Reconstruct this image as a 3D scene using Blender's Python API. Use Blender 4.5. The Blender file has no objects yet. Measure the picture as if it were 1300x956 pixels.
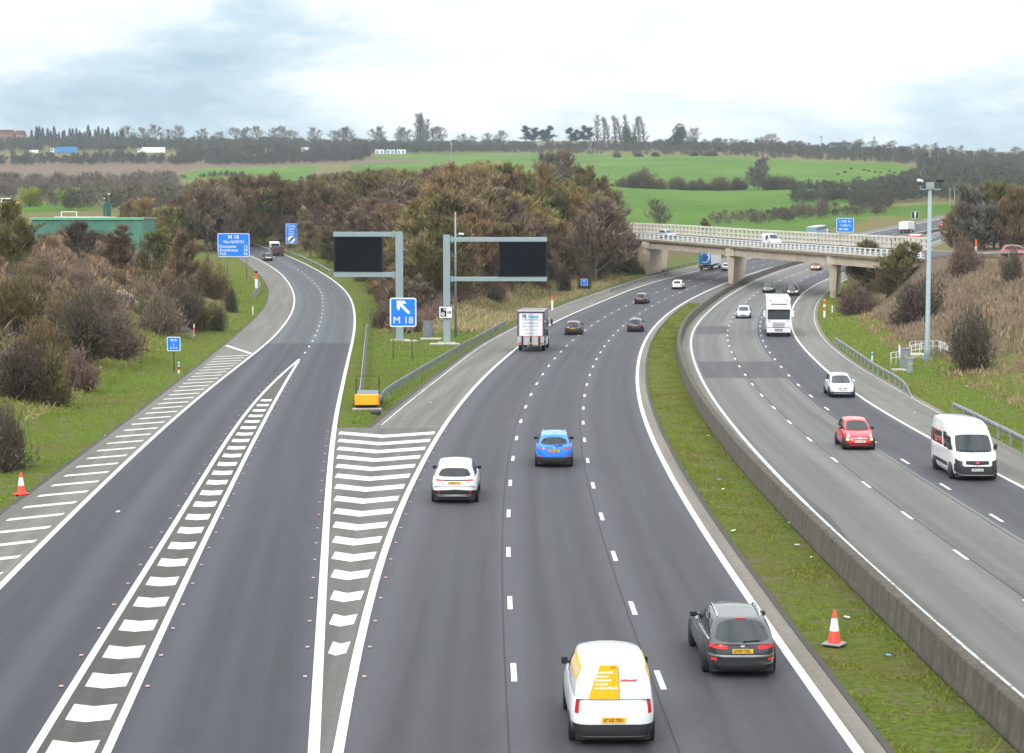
import bpy, math, random
import numpy as np
from mathutils import Matrix, Vector
PI = math.pi
R = math.radians
scene = bpy.context.scene
col = scene.collection
rng = np.random.default_rng(7)
random.seed(5)

# ------------------------------------------------------------------ camera
F = 2400.0; CX = 650.0; CY = 478.0; HY = 290.0; CAMZ = 11.3
TH = math.atan((CY - HY) / F)
cam_d = bpy.data.cameras.new("camera"); cam = bpy.data.objects.new("camera", cam_d); col.objects.link(cam)
cam.location = (0, 0, CAMZ); cam.rotation_euler = (PI / 2 - TH, 0, 0)
cam_d.sensor_width = 36; cam_d.lens = 36 * F / 1300; cam_d.clip_start = 0.5; cam_d.clip_end = 9000
scene.camera = cam

def ray(px, py):
    u = CY - py
    return np.array([px - CX, F * math.cos(TH) + u * math.sin(TH), -F * math.sin(TH) + u * math.cos(TH)])

def zr(Y):
    Y = np.asarray(Y, float)
    a = 1e-4 * np.clip(Y - 185, 0, 405) ** 2
    b = 0.081 * 75 * (1 - np.exp(-np.clip(Y - 590, 0, None) / 75))
    return a + b

YS = np.arange(20, 1500, 1.0)
def G(px, py, z=0.0, fn=None):
    """world point where the sight line of a photo pixel meets the road level (+z)"""
    r = ray(px, py)
    s = YS / r[1]
    g = zr(YS) if fn is None else fn(r[0] * s, YS)
    d = CAMZ + r[2] * s - g - z
    i = np.where(d <= 0)[0]
    if len(i) == 0: return None
    i = i[0]
    if i == 0: Y = YS[0]
    else: Y = YS[i - 1] + d[i - 1] / (d[i - 1] - d[i])
    X = r[0] * Y / r[1]
    return (X, Y, CAMZ + r[2] * Y / r[1])

def fit(pts, lam=30.0, y0=20, y1=760, fn=None):
    """smooth curve X(Y) through traced pixels"""
    P = np.array([G(*p)[:2] for p in pts])
    st = 5.0; ys = np.arange(y0, y1 + st, st); n = len(ys)
    A = np.zeros((n, n)); b = np.zeros(n)
    for X, Y in P:
        t = (Y - y0) / st; i = int(min(max(t, 0), n - 2)); f = t - i
        w = 1.0 / (1 + (Y / 220.0) ** 3)
        A[i, i] += w * (1 - f) ** 2; A[i + 1, i + 1] += w * f * f
        A[i, i + 1] += w * f * (1 - f); A[i + 1, i] += w * f * (1 - f)
        b[i] += w * (1 - f) * X; b[i + 1] += w * f * X
    D = np.zeros((n - 2, n))
    for i in range(n - 2): D[i, i:i + 3] = (1, -2, 1)
    D3 = np.zeros((n - 3, n))
    for i in range(n - 3): D3[i, i:i + 4] = (-1, 3, -3, 1)
    A += lam * 0.02 * D.T @ D + lam * D3.T @ D3 + 1e-9 * np.eye(n)
    x = np.linalg.solve(A, b)
    return lambda Y: np.interp(Y, ys, x)

def slope(fn, Y): return (fn(Y + 2.0) - fn(Y - 2.0)) / 4.0
def off(fn, d):
    return lambda Y: fn(Y) + d * np.sqrt(1 + slope(fn, Y) ** 2)
def mix(f1, f2, t): return lambda Y: f1(Y) * (1 - t) + f2(Y) * t

# ------------------------------------------------------------------ traced lines (photo pixels on the carriageway)
L1 = fit([(447,867),(470,761.6),(481.5,722),(498,667),(523,615.4),(534.6,592.3),(546,573.8),(556.5,548.5),(573.8,528.5),(594.6,500.8),(617.7,475.4),(652.3,445.4),(703,409.6),(735.4,394.6),(767.7,382),(806,365.8),(850,353),(885.8,343.8),(908.5,338.5),(950.5,328),(1150,287),(1213,274)])
R1 = fit([(1024.6,866),(988,810),(957,769.7),(935,736.2),(910.8,700.5),(888.8,667),(883,657),(864.6,627),(843.8,588.9),(828.8,557.7),(817.3,527.7),(810.4,501),(809.2,477.7),(810.3,461.5),(812.7,450),(820.8,429.2),(833.5,412),(857,391.8),(889,373.4),(921.5,359.5),(976.3,340),(1010,332),(1190,289.5),(1214,286)])
R2 = fit([(1274.6,865.5),(1182.3,787),(1138.5,747.8),(1099.2,713),(1049.6,667),(1000,615.4),(982.3,598.5),(952.3,566),(927,536),(903.8,503.8),(887.7,475),(878.5,446),(877.3,429),(884.2,413),(900.4,395),(924.6,375.6),(948.8,361.9),(973,350.6),(997.3,341.7),(1028,332.8),(1195,294),(1214,290)])
R3 = fit([(1300,619.5),(1270,603.8),(1160,543),(1113.8,520),(1086,499.2),(1056,475),(1033,455.4),(1017,438),(1007.7,423),(1004,409.2),(1003.5,400),(1005.4,393.4),(1010.2,383.7),(1018.3,374),(1029.6,364.3),(1050.6,354.6),(1085,341),(1190,306)])
R4 = fit([(1300,579.6),(1198.5,526.5),(1129,487),(1087.7,463.8),(1053,436),(1038,415.4),(1035,401),(1037,388),(1042.5,378.8),(1050,371),(1080,352),(1190,312)])
K1 = fit([(483,539),(498,524),(530.6,499),(570.8,469),(606,441),(650,417.7),(698.5,393.5),(724,384),(760,372),(783,362.5),(817.7,353.0),(850,345)])
SL = fit([(0,744.3),(39.2,706.2),(77.3,667),(115.4,628.5),(161.5,587),(207.7,543),(253.8,504),(296,469.5),(314.6,455.4),(340,434.6),(357.5,416),(368,401.5),(373.4,387),(372.9,374),(368,361.9),(359,350.6),(344.6,338.5),(328.5,330),(317,324.7)])
SE = fit([(0,655),(30,633),(76,598.5),(108.5,574.3),(147.7,545.5),(184.6,519),(217,491.2),(243,471.5),(266,454.2),(289.2,434.6),(312.3,415),(327.3,400),(335,391.8),(341,375.6),(339.8,364.3),(333.3,353),(323.6,343.3),(304.2,329.6)])
SR = fit([(403,867),(409.5,747.8),(414.6,667),(418.5,600),(422,561.5),(426.5,529.2),(434.6,492.3),(441.5,457.7),(448.8,427),(449.8,398),(445.6,380.5),(436.7,367.5),(422.2,355.4),(404.4,344),(383.4,332.8),(360.8,323.6),(341.4,315),(318,308.6)])
SD = fit([(387,447.8),(393,439.2),(397.7,431.6),(403.7,417.8),(407.4,405.8),(409.1,396),(410,386.8),(407.9,373.2),(404,364),(398.9,358.5),(391.3,352),(383.8,345.7),(375.6,340),(366,334.4),(355.5,329.2),(340,322),(327,318)])
GL = fit([(97,867),(129.2,810),(161.5,759.3),(191.5,713),(221.5,667),(244.6,628.5),(270,587),(300,540.8),(321.5,513),(344.6,487.7),(367.7,467),(381.5,454.7)], y1=300)
GR = fit([(176.5,867),(200.8,810),(221.5,766.2),(247,713),(270,667),(302,600),(326,552.3),(342.3,522.3),(356,497),(372.3,469.2),(381.5,454.7)], y1=300)
BAR = fit([(1198,865),(1150,812),(1092.3,759.3),(1035,700),(985,645),(935,588),(893,535),(868,487),(857.5,452),(860,432),(868,413),(885,394),(905,379),(928,366)], lam=60)
def rbar(Y):   # left foot of the median barrier stays just left of the southbound line
    return np.minimum(R2(Y) - 0.8, np.maximum(R2(Y) - 1.45, BAR(Y)))
D1 = off(R1, -7.33); D2 = off(R1, -3.67)
E1 = mix(R2, R3, 0.345); E2 = mix(R2, R3, 0.672)
YN = 108.0   # nose of the wide gore

# ------------------------------------------------------------------ helpers
def tag(o, label=None, cat=None, group=None, kind=None):
    if label: o["label"] = label
    if cat: o["category"] = cat
    if group: o["group"] = group
    if kind: o["kind"] = kind
    return o
def empty(name, loc, rz=0, label=None, cat=None, group=None):
    o = bpy.data.objects.new(name, None); col.objects.link(o)
    o.location = loc; o.rotation_euler = (0, 0, rz); o.empty_display_size = 0.3
    return tag(o, label, cat, group)
def raw_mesh(name, V, Fc, mats, smooth=False, mi=None):
    """V (n,3); Fc list of index arrays with equal side count per array"""
    me = bpy.data.meshes.new(name)
    V = np.asarray(V, np.float32)
    if isinstance(Fc, np.ndarray): Fc = [Fc]
    Fc = [np.asarray(f, np.int32) for f in Fc if len(f)]
    me.vertices.add(len(V)); me.vertices.foreach_set("co", V.ravel())
    li = np.concatenate([f.ravel() for f in Fc]); tot = np.concatenate([np.full(len(f), f.shape[1], np.int32) for f in Fc])
    me.loops.add(len(li)); me.loops.foreach_set("vertex_index", li)
    st = np.concatenate([[0], np.cumsum(tot)[:-1]]).astype(np.int32)
    me.polygons.add(len(tot)); me.polygons.foreach_set("loop_start", st)
    try: me.polygons.foreach_set("loop_total", tot)
    except Exception: pass
    if smooth: me.polygons.foreach_set("use_smooth", np.ones(len(tot), bool))
    if mi is not None: me.polygons.foreach_set("material_index", np.asarray(mi, np.int32))
    for m in (mats if isinstance(mats, (list, tuple)) else [mats]): me.materials.append(m)
    me.update(calc_edges=True); me.validate()
    return me
def link(name, me, parent=None, loc=None):
    o = bpy.data.objects.new(name, me); col.objects.link(o)
    if parent is not None: o.parent = parent
    if loc is not None: o.location = loc
    return o

class MB:
    """collects simple solids into one mesh"""
    def __init__(s): s.v = []; s.f = []
    def add(s, V, Fs):
        b = len(s.v); s.v += [tuple(p) for p in V]; s.f += [tuple(i + b for i in f) for f in Fs]; return s
    def box(s, x0, x1, y0, y1, z0, z1):
        V = [(x, y, z) for z in (z0, z1) for y in (y0, y1) for x in (x0, x1)]
        return s.add(V, [(0,2,3,1),(4,5,7,6),(0,1,5,4),(2,6,7,3),(0,4,6,2),(1,3,7,5)])
    def bar(s, a, b, w, h=None, up=(0,0,1)):
        a = Vector(a); b = Vector(b); d = (b - a)
        if d.length < 1e-6: return s
        h = h or w; d.normalize(); u = Vector(up)
        if abs(d.dot(u)) > .98: u = Vector((0,1,0))
        x = d.cross(u).normalized(); y = x.cross(d)
        V = []
        for p in (a, b):
            for i, j in ((-1,-1),(1,-1),(1,1),(-1,1)): V.append(p + x * (i * w / 2) + y * (j * h / 2))
        return s.add(V, [(3,2,1,0),(4,5,6,7),(0,1,5,4),(1,2,6,5),(2,3,7,6),(3,0,4,7)])
    def tube(s, pts, r, n=8, cap=True):
        pts = [Vector(p) for p in pts]; rs = r if isinstance(r, (list, tuple)) else [r] * len(pts)
        V = []; Fs = []
        for i, p in enumerate(pts):
            d = (pts[min(i + 1, len(pts) - 1)] - pts[max(i - 1, 0)]).normalized()
            u = Vector((0,0,1)) if abs(d.z) < .95 else Vector((0,1,0))
            x = d.cross(u).normalized(); y = x.cross(d)
            for k in range(n):
                a = 2 * PI * k / n; V.append(p + x * (math.cos(a) * rs[i]) + y * (math.sin(a) * rs[i]))
        for i in range(len(pts) - 1):
            for k in range(n):
                k2 = (k + 1) % n; Fs.append((i*n+k, i*n+k2, (i+1)*n+k2, (i+1)*n+k))
        if cap: Fs.append(tuple(range(n))[::-1]); Fs.append(tuple((len(pts)-1)*n + k for k in range(n)))
        return s.add(V, Fs)
    def prism(s, poly, y0, y1, ax='y'):
        """poly in (x,z), extruded along y"""
        n = len(poly)
        V = [(p[0], y0, p[1]) for p in poly] + [(p[0], y1, p[1]) for p in poly]
        Fs = [tuple(range(n)), tuple(range(2*n-1, n-1, -1))] + [(i, i+n, (i+1)%n+n, (i+1)%n) for i in range(n)]
        if ax == 'z': V = [(a, c, b) for a, b, c in V]
        if ax == 'x': V = [(b, a, c) for a, b, c in V]
        return s.add(V, Fs)
    def build(s, name, m, parent=None, smooth=False, bevel=0, loc=None):
        me = bpy.data.meshes.new(name); me.from_pydata([tuple(v) for v in s.v], [], s.f)
        for mm in (m if isinstance(m, (list, tuple)) else [m]): me.materials.append(mm)
        if smooth:
            for p in me.polygons: p.use_smooth = True
        me.update(); o = link(name, me, parent, loc)
        if bevel:
            b = o.modifiers.new("bevel", "BEVEL"); b.width = bevel; b.segments = 2; b.limit_method = 'ANGLE'; b.angle_limit = R(30)
        return o

# ------------------------------------------------------------------ materials
MATS = {}
def new_mat(name):
    m = bpy.data.materials.new(name); m.use_nodes = True; nt = m.node_tree
    return m, nt, nt.nodes["Principled BSDF"]
def lin(c): return tuple(c) + (1.0,) if len(c) == 3 else tuple(c)
def N(nt, t, **kw):
    n = nt.nodes.new(t)
    for k, v in kw.items(): setattr(n, k, v)
    return n
def noise(nt, vec, scale, detail=4, rough=.6, dist=0):
    n = N(nt, "ShaderNodeTexNoise"); n.inputs["Scale"].default_value = scale; n.inputs["Detail"].default_value = detail
    n.inputs["Roughness"].default_value = rough; n.inputs["Distortion"].default_value = dist
    if vec is not None: nt.links.new(vec, n.inputs["Vector"])
    return n.outputs[0]
def ramp(nt, fac, stops, interp='LINEAR'):
    r = N(nt, "ShaderNodeValToRGB"); r.color_ramp.interpolation = interp
    e = r.color_ramp.elements
    while len(e) < len(stops): e.new(0.5)
    for i, (p, c) in enumerate(stops):
        e[i].position = p; e[i].color = lin(c) if hasattr(c, '__len__') else (c, c, c, 1)
    nt.links.new(fac, r.inputs[0]); return r.outputs[0]
def mixc(nt, fac, a, b, mode='MIX'):
    m = N(nt, "ShaderNodeMix", data_type='RGBA', blend_type=mode)
    if isinstance(fac, (int, float)): m.inputs[0].default_value = fac
    else: nt.links.new(fac, m.inputs[0])
    for s, v in ((6, a), (7, b)):
        if hasattr(v, 'is_output') or hasattr(v, 'node'): nt.links.new(v, m.inputs[s])
        else: m.inputs[s].default_value = lin(v)
    return m.outputs[2]
def math_(nt, op, a, b=None, clamp=False):
    m = N(nt, "ShaderNodeMath", operation=op, use_clamp=clamp)
    for i, v in enumerate((a, b)):
        if v is None: continue
        if isinstance(v, (int, float)): m.inputs[i].default_value = v
        else: nt.links.new(v, m.inputs[i])
    return m.outputs[0]
def coord(nt, which="Object"):
    return N(nt, "ShaderNodeTexCoord").outputs[which]
def geo_pos(nt): return N(nt, "ShaderNodeNewGeometry").outputs["Position"]
def bump(nt, b, h, strength=.3, dist=.02):
    n = N(nt, "ShaderNodeBump"); n.inputs["Strength"].default_value = strength; n.inputs["Distance"].default_value = dist
    nt.links.new(h, n.inputs["Height"]); nt.links.new(n.outputs[0], b.inputs["Normal"])

def plain(name, c, rough=.5, metal=0, var=.12, scale=6, dirt=None, coat=0, spec=None, emit=None):
    """colour with fine uneven soiling"""
    if name in MATS: return MATS[name]
    m, nt, b = new_mat(name)
    p = coord(nt)
    n1 = noise(nt, p, scale, 5)
    lo = tuple(x * (1 - var) for x in c[:3]); hi = tuple(min(1, x * (1 + var)) for x in c[:3])
    out = ramp(nt, n1, [(.3, lo), (.7, hi)])
    if dirt:
        n2 = noise(nt, p, scale * .35, 6, .7)
        out = mixc(nt, ramp(nt, n2, [(.45, 0), (.75, dirt[1])]), out, dirt[0])
    nt.links.new(out, b.inputs["Base Color"])
    b.inputs["Roughness"].default_value = rough; b.inputs["Metallic"].default_value = metal
    if coat: b.inputs["Coat Weight"].default_value = coat; b.inputs["Coat Roughness"].default_value = .06
    if spec is not None: b.inputs["Specular IOR Level"].default_value = spec
    if emit:
        b.inputs["Emission Color"].default_value = lin(emit[0]); b.inputs["Emission Strength"].default_value = emit[1]
    MATS[name] = m; return m
def paint(name, c, rough=.25, metal=0.0):
    return plain(name, c, rough, metal, var=.05, scale=2.5, dirt=(tuple(x * .6 + .03 for x in c[:3]), .35), coat=.8)

M_GLASS = plain("dark_glass", (.010, .015, .018), .05, 0, var=.3, scale=1.5, spec=.55)
M_TYRE = plain("tyre_rubber", (.02, .02, .021), .85)
M_RIM = plain("wheel_rim", (.42, .43, .44), .35, .7)
M_DARK = plain("dark_trim", (.022, .023, .025), .55)
M_CHROME = plain("bright_trim", (.6, .62, .64), .2, .9)
M_RED = plain("red_lens", (.55, .012, .015), .25, coat=.5)
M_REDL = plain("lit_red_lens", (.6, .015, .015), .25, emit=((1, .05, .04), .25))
M_CLEAR = plain("clear_lens", (.62, .66, .68), .12, spec=.9)
M_LIT = plain("lit_headlamp", (.9, .9, .88), .2, emit=((1, .95, .9), 3.0))
M_AMBER = plain("amber_lens", (.8, .25, .02), .3)
M_AMBERL = plain("lit_amber_lamp", (.9, .5, .1), .3, emit=((1, .7, .3), 3.0))
M_PLY = plain("yellow_plate", (.80, .42, .015), .45, var=.04)
M_PLW = plain("white_plate", (.75, .76, .76), .45, var=.04)
M_INK = plain("black_ink", (.012, .012, .014), .6)
M_WHITE = plain("white_sheeting", (.8, .81, .82), .5, var=.03)
M_BLUE = plain("blue_sheeting", (.0, .20, .84), .5, var=.05)
M_GALV = plain("galvanised_steel", (.28, .30, .31), .45, .35, var=.18, scale=3, dirt=((.22, .2, .17), .5))
M_GANTRY = plain("pale_blue_grey_steel", (.27, .35, .38), .5, .1, var=.06, scale=1.2, dirt=((.25, .3, .3), .5))
M_CONC = plain("pale_concrete", (.42, .39, .34), .85, var=.15, scale=1.5, dirt=((.16, .14, .12), .6))
M_ORANGE = plain("orange_plastic", (.85, .10, .02), .5)
M_CONER = plain("cone_red", (.80, .045, .02), .5, var=.12, dirt=((.35, .06, .04), .3))
M_CABIN = plain("grey_cabinet_paint", (.22, .25, .28), .5, dirt=((.12, .12, .12), .4))
M_POST = plain("brown_grey_post", (.16, .15, .14), .7)
# ------------------------------------------------------------------ world: overcast daylight
world = bpy.data.worlds.new("World"); scene.world = world; world.use_nodes = True
wn = world.node_tree; bg = wn.nodes["Background"]
SUN_EL, SUN_AZ = 34.0, 215.0      # azimuth of the sun, clockwise from +Y
sky = N(wn, "ShaderNodeTexSky", sky_type='NISHITA', sun_disc=False); sky.sun_elevation = R(SUN_EL); sky.sun_rotation = R(SUN_AZ)
d_ = coord(wn, "Generated")
mp = N(wn, "ShaderNodeMapping"); mp.inputs["Scale"].default_value = (5.5, 5.5, 17); mp.inputs["Rotation"].default_value = (0, 0, R(-20)); mp.inputs["Location"].default_value = (3.1, 1.3, .6)
wn.links.new(d_, mp.inputs["Vector"])
n1 = noise(wn, mp.outputs[0], 1.0, 10, .60, .15)
mp2 = N(wn, "ShaderNodeMapping"); mp2.inputs["Scale"].default_value = (3.2, 3.2, 11); mp2.inputs["Rotation"].default_value = (0, 0, R(-20)); mp2.inputs["Location"].default_value = (7.7, 2.1, 1.3)
wn.links.new(d_, mp2.inputs["Vector"])
n2 = noise(wn, mp2.outputs[0], 1.0, 4, .5, .2)
sep = N(wn, "ShaderNodeSeparateXYZ"); wn.links.new(d_, sep.inputs[0])
nm = math_(wn, 'ADD', math_(wn, 'MULTIPLY', n1, .62), math_(wn, 'MULTIPLY', n2, .38))
cl = ramp(wn, nm, [(.33, (.42, .58, .70)), (.40, (.62, .77, .86)), (.45, (.86, .94, .97)), (.50, (.97, 1.0, 1.01)), (.56, (1.05, 1.06, 1.06))])
lum = math_(wn, 'ADD', math_(wn, 'MULTIPLY', math_(wn, 'MAXIMUM', math_(wn, 'SUBTRACT', sep.outputs[2], .12), 0.0), 24.0), 11.2)
scl = N(wn, "ShaderNodeVectorMath", operation='SCALE'); wn.links.new(cl, scl.inputs[0]); wn.links.new(lum, scl.inputs["Scale"])
cover = ramp(wn, nm, [(.30, .82), (.5, .97)])
wn.links.new(mixc(wn, cover, sky.outputs[0], scl.outputs[0]), bg.inputs["Color"])
bg.inputs["Strength"].default_value = 0.1
sun_d = bpy.data.lights.new("sun", 'SUN'); sun = bpy.data.objects.new("sun", sun_d); col.objects.link(sun)
sun_d.energy = 1.5; sun_d.angle = R(12); sun_d.color = (1, .96, .9)
sd = Vector((math.sin(R(SUN_AZ)) * math.cos(R(SUN_EL)), math.cos(R(SUN_AZ)) * math.cos(R(SUN_EL)), math.sin(R(SUN_EL))))
sun.rotation_euler = sd.to_track_quat('Z', 'Y').to_euler(); sun.location = (-60, -90, 90)
vs = scene.view_settings; vs.view_transform = 'Standard'; vs.look = 'None'; vs.exposure = 0.0; vs.gamma = 1; vs.use_curve_mapping = False

# ------------------------------------------------------------------ terrain heights
def sm(t): t = np.clip(t, 0, 1); return t * t * (3 - 2 * t)
BR = np.array([(5.0, 400.0, 10.0), (14.0, 378.0, 9.9), (25.0, 352.0, 9.30), (37.3, 323.0, 8.34), (47.5, 283.0, 7.65), (53.0, 262.0, 7.3), (58.5, 250.0, 7.3), (67.0, 243.5, 7.7), (80.0, 242.0, 8.0), (110.0, 248.0, 8.2), (170, 262, 8.4)])
def catmull(P, n=10):
    P = np.asarray(P, float); out = []
    for i in range(len(P) - 1):
        p0, p1, p2, p3 = P[max(i-1, 0)], P[i], P[i+1], P[min(i+2, len(P)-1)]
        for k in range(n):
            t = k / n; out.append(.5 * ((2*p1) + (-p0+p2)*t + (2*p0-5*p1+4*p2-p3)*t*t + (-p0+3*p1-3*p2+p3)*t**3))
    out.append(P[-1]); return np.array(out)
BRC = catmull(BR, 12)
SLIP = BRC[(BRC[:, 1] < 268)]
FPX = np.array([-500, -100, 100, 300, 500, 700, 900, 1100, 1300, 1500, 2000.])
FD = np.array([420, 600, 800, 1000, 1300, 1600, 2000, 2400, 3200, 5200.])
FY = np.array([  # photo row of the ground at that distance and column
 [290,272,256,246,236,212,182,181,184,220],
 [290,272,256,246,236,212,182,181,184,220],
 [288,268,252,244,236,208,180,179,183,220],
 [300,264,252,242,226,207,184,180,183,220],
 [300,262,246,234,219,205,188,182,184,220],
 [298,264,248,236,216,201,188,180,184,220],
 [302,286,262,242,207,198,188,181,184,220],
 [304,274,256,238,208,200,192,188,190,220],
 [304,266,250,238,224,212,200,194,196,220],
 [304,266,250,238,224,212,200,194,196,220],
 [304,266,250,238,224,212,200,194,196,220]], float)
def far_z(X, Y):
    D = np.maximum(Y, 400.0); px = CX + X / Y * 2407
    i = np.clip(np.searchsorted(FPX, px) - 1, 0, len(FPX) - 2); tx = sm((px - FPX[i]) / (FPX[i+1] - FPX[i]))
    j = np.clip(np.searchsorted(FD, D) - 1, 0, len(FD) - 2); ty = np.clip((D - FD[j]) / (FD[j+1] - FD[j]), 0, 1)
    # heights from rows, then interpolate
    Z = CAMZ + (HY - FY) / 2407 * FD[None, :]
    a = Z[i, j] * (1 - ty) + Z[i, j+1] * ty; b = Z[i+1, j] * (1 - ty) + Z[i+1, j+1] * ty
    return a * (1 - tx) + b * tx + 0.8 * np.sin(X * .011 + 1) * np.sin(Y * .009)
def seg_dist(X, Y, C):
    best = np.full(X.shape, 1e9); bz = np.zeros(X.shape)
    for a, b in zip(C[:-1], C[1:]):
        d = b[:2] - a[:2]; L = d @ d
        t = np.clip(((X - a[0]) * d[0] + (Y - a[1]) * d[1]) / L, 0, 1)
        q = np.hypot(X - a[0] - t * d[0], Y - a[1] - t * d[1])
        m = q < best; best = np.where(m, q, best); bz = np.where(m, a[2] + t * (b[2] - a[2]), bz)
    return best, bz
def tdist(X, Y):
    """distances outside the road edges: left bank, island (to its nearer edge), right bank"""
    c = lambda f: 1 / np.sqrt(1 + slope(f, Y) ** 2)
    tl = (SE(Y) - X) * c(SE)
    isl = np.minimum((X - SR(Y) - .7) * c(SR), (K1(Y) - .5 - X) * c(K1))
    tr = (X - R4(Y)) * c(R4)
    return tl, isl, tr
def hills(X, Y): return .5 * np.sin(X * .21 + .3 * Y * .1) * np.sin(Y * .13 + X * .05) + .25 * np.sin(X * .5 + 2) * np.sin(Y * .37)
def terr(X, Y):
    X = np.asarray(X, float); Y = np.asarray(Y, float); sh = np.broadcast_shapes(X.shape, Y.shape)
    X = np.atleast_1d(X); Y = np.atleast_1d(Y)
    X, Y = np.broadcast_arrays(X, Y)
    base = zr(Y)
    tl, isl, tr = tdist(X, Y)
    zc = np.interp(Y, [0, 120, 260, 420, 520], [8.5, 9.0, 9.2, 9.4, 13])
    near = base.copy()
    hl = sm((tl - 2.5) / 27) * np.maximum(zc - base, 1.0) + sm((tl - 30) / 80) * 1.5 + hills(X, Y) * sm((tl - 5) / 12) * .8
    near = np.where(tl > 0, base + hl, near)
    ih = np.clip(isl - 5, 0, 22) * .36 * sm((Y - 205) / 30) + hills(X, Y) * sm((isl - 7) / 10) * .6 * sm((Y - 205) / 30)
    near = np.where((isl > 0) & (Y > YN), base + ih, near)
    zcr = np.interp(Y, [0, 200, 300, 400, 520], [6.5, 7.4, 7.4, 7.5, 15])
    rw = np.interp(Y, [0, 150, 240, 300], [36, 33, 24, 22])
    hr = sm((tr - 2.5) / rw) * np.maximum(zcr - base, 0.6) + hills(X, Y) * sm((tr - 6) / 12) * .5
    near = np.atleast_1d(np.where(tr > 0, base + hr, near)); tr = np.atleast_1d(tr)
    mk = (tr > 7) & (Y > 215) & (Y < 300) & (X < 200)
    if mk.any():
        ds, zs = seg_dist(X[mk], Y[mk], SLIP)
        w = 1 - sm((ds - 5.5) / 13); w = w * sm((tr[mk] - 8) / 8)
        near[mk] = near[mk] * (1 - w) + (zs - .02) * w
    f = far_z(X, Y)
    # carve the carriageways through the far ground
    dm = np.maximum(np.maximum(L1(Y) - 4.5 - X, X - R4(Y)), 0) * .85
    dS = np.maximum(np.maximum(SE(Y) - X, X - SR(Y) - 1), 0)
    dd = np.minimum(dm, np.where(Y < 540, dS, 1e3))
    wc = (1 - sm(dd / 34)) * (1 - sm((Y - 690) / 60))
    f = f * (1 - wc) + base * wc
    k = sm((Y - 400) / 110)
    return (near * (1 - k) + f * k - .05).reshape(sh)

def GT(px, py):
    return G(px, py, 0, fn=lambda X, Y: terr(X, Y) + .05)
def at(px, d, z=0):
    """point on the ground in a photo column at a given distance"""
    X = (px - CX) / 2407 * d
    return (X, d, float(terr(X, d)) + .03 + z)

# ------------------------------------------------------------------ terrain mesh with land-cover masks
A = np.concatenate([np.arange(-.62, -.30, .008), np.arange(-.30, .30, .0021), np.arange(.30, .62, .008)])
Yr = [16.0]
while Yr[-1] < 5200: Yr.append(Yr[-1] * (1.0075 if Yr[-1] < 1200 else 1.012))
Yr = np.array(Yr); gx, gy = np.meshgrid(A, Yr); TX = gx * (gy + 30); TY = gy
TZ = terr(TX, TY)
ny, nx = TX.shape
idx = np.arange(ny * nx).reshape(ny, nx)
Q = np.stack([idx[:-1, :-1], idx[:-1, 1:], idx[1:, 1:], idx[1:, :-1]], -1).reshape(-1, 4)

def in_poly(X, Y, poly):
    """poly given as (photo column, distance)"""
    px = CX + X / Y * 2407; inside = np.zeros(X.shape, bool); n = len(poly)
    for i in range(n):
        x1, y1 = poly[i]; x2, y2 = poly[(i + 1) % n]
        c = ((y1 > Y) != (y2 > Y)) & (px < (x2 - x1) * (Y - y1) / (y2 - y1 + 1e-9) + x1)
        inside ^= c
    return inside
F_GREEN = [[(200,1250),(395,1150),(400,1560),(330,1640),(260,1480)],
           [(445,1330),(620,1300),(640,1760),(520,1820),(450,1640)],
           [(640,1030),(820,1010),(940,1005),(1075,985),(1165,990),(1200,1180),(1120,1320),(1000,1420),(950,1500),(700,1760),(640,1700)],
           [(700,430),(1000,470),(1100,560),(1100,900),(1060,985),(940,1000),(760,1010),(700,900)],
           [(1040,640),(1160,560),(1240,610),(1230,740),(1100,700)],
           [(1255,1050),(1500,1050),(1500,1250),(1262,1180)],
           [(-200,560),(60,560),(130,620),(110,720),(-200,800)]]
F_BROWN = [[(-300,1330),(170,1310),(290,1560),(240,1640),(-300,1640)],[(270,1500),(560,1560),(520,1660),(260,1660)]]
tl, isl, tr = tdist(TX, TY)
lush = np.zeros(TX.shape); straw = np.zeros(TX.shape); soil = np.zeros(TX.shape); crop = np.zeros(TX.shape)
nearm = TY < 430
nz = .5 + .5 * np.sin(TX * .31 + 1.7 * np.sin(TY * .11)) * np.sin(TY * .23 + 1.3 * np.sin(TX * .17))
lush = np.where((tl > -2) & nearm, 1 - sm((tl - 4.5 - 4 * nz) / 7), lush)
lush = np.where((isl > -1) & nearm & (tl < 0) & (tr < 0), np.maximum(1 - sm((isl - 5) / 4) * sm((TY - 150) / 30), 0), lush)
lush = np.where((tr > -2) & nearm, 1 - sm((tr - 3.5 - 3 * nz) / 6), lush)
med = (TX > R1(TY)) & (TX < R2(TY)); lush = np.where(med & nearm, .75, lush)
straw = np.where(tl > 8, sm((tl - 12) / 20) * .8, straw); straw = np.where(tr > 6, .55, straw)
soil = np.where(tr > 6, sm((tr - 5 - 7 * sm((190 - TY) / 40)) / 7) * .95, soil)
soil = np.where((isl > 4) & (TY > 195) & (TY < 430), .9, soil)
soil = np.where((tl > 12) & nearm, sm((tl - 12) / 14) * .85, soil)
far = TY > 430
straw = np.where(far, .35, straw); soil = np.where(far, .25, soil); lush = np.where(far, .15, lush)
for p in F_GREEN:
    m = in_poly(TX, TY, p); crop = np.where(m, 1, crop); soil = np.where(m, 0, soil); straw = np.where(m, 0, straw); lush = np.where(m, 1, lush)
for p in F_BROWN:
    m = in_poly(TX, TY, p); soil = np.where(m, 1.0, soil); lush = np.where(m, 0, lush); crop = np.where(m, 0, crop)
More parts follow.
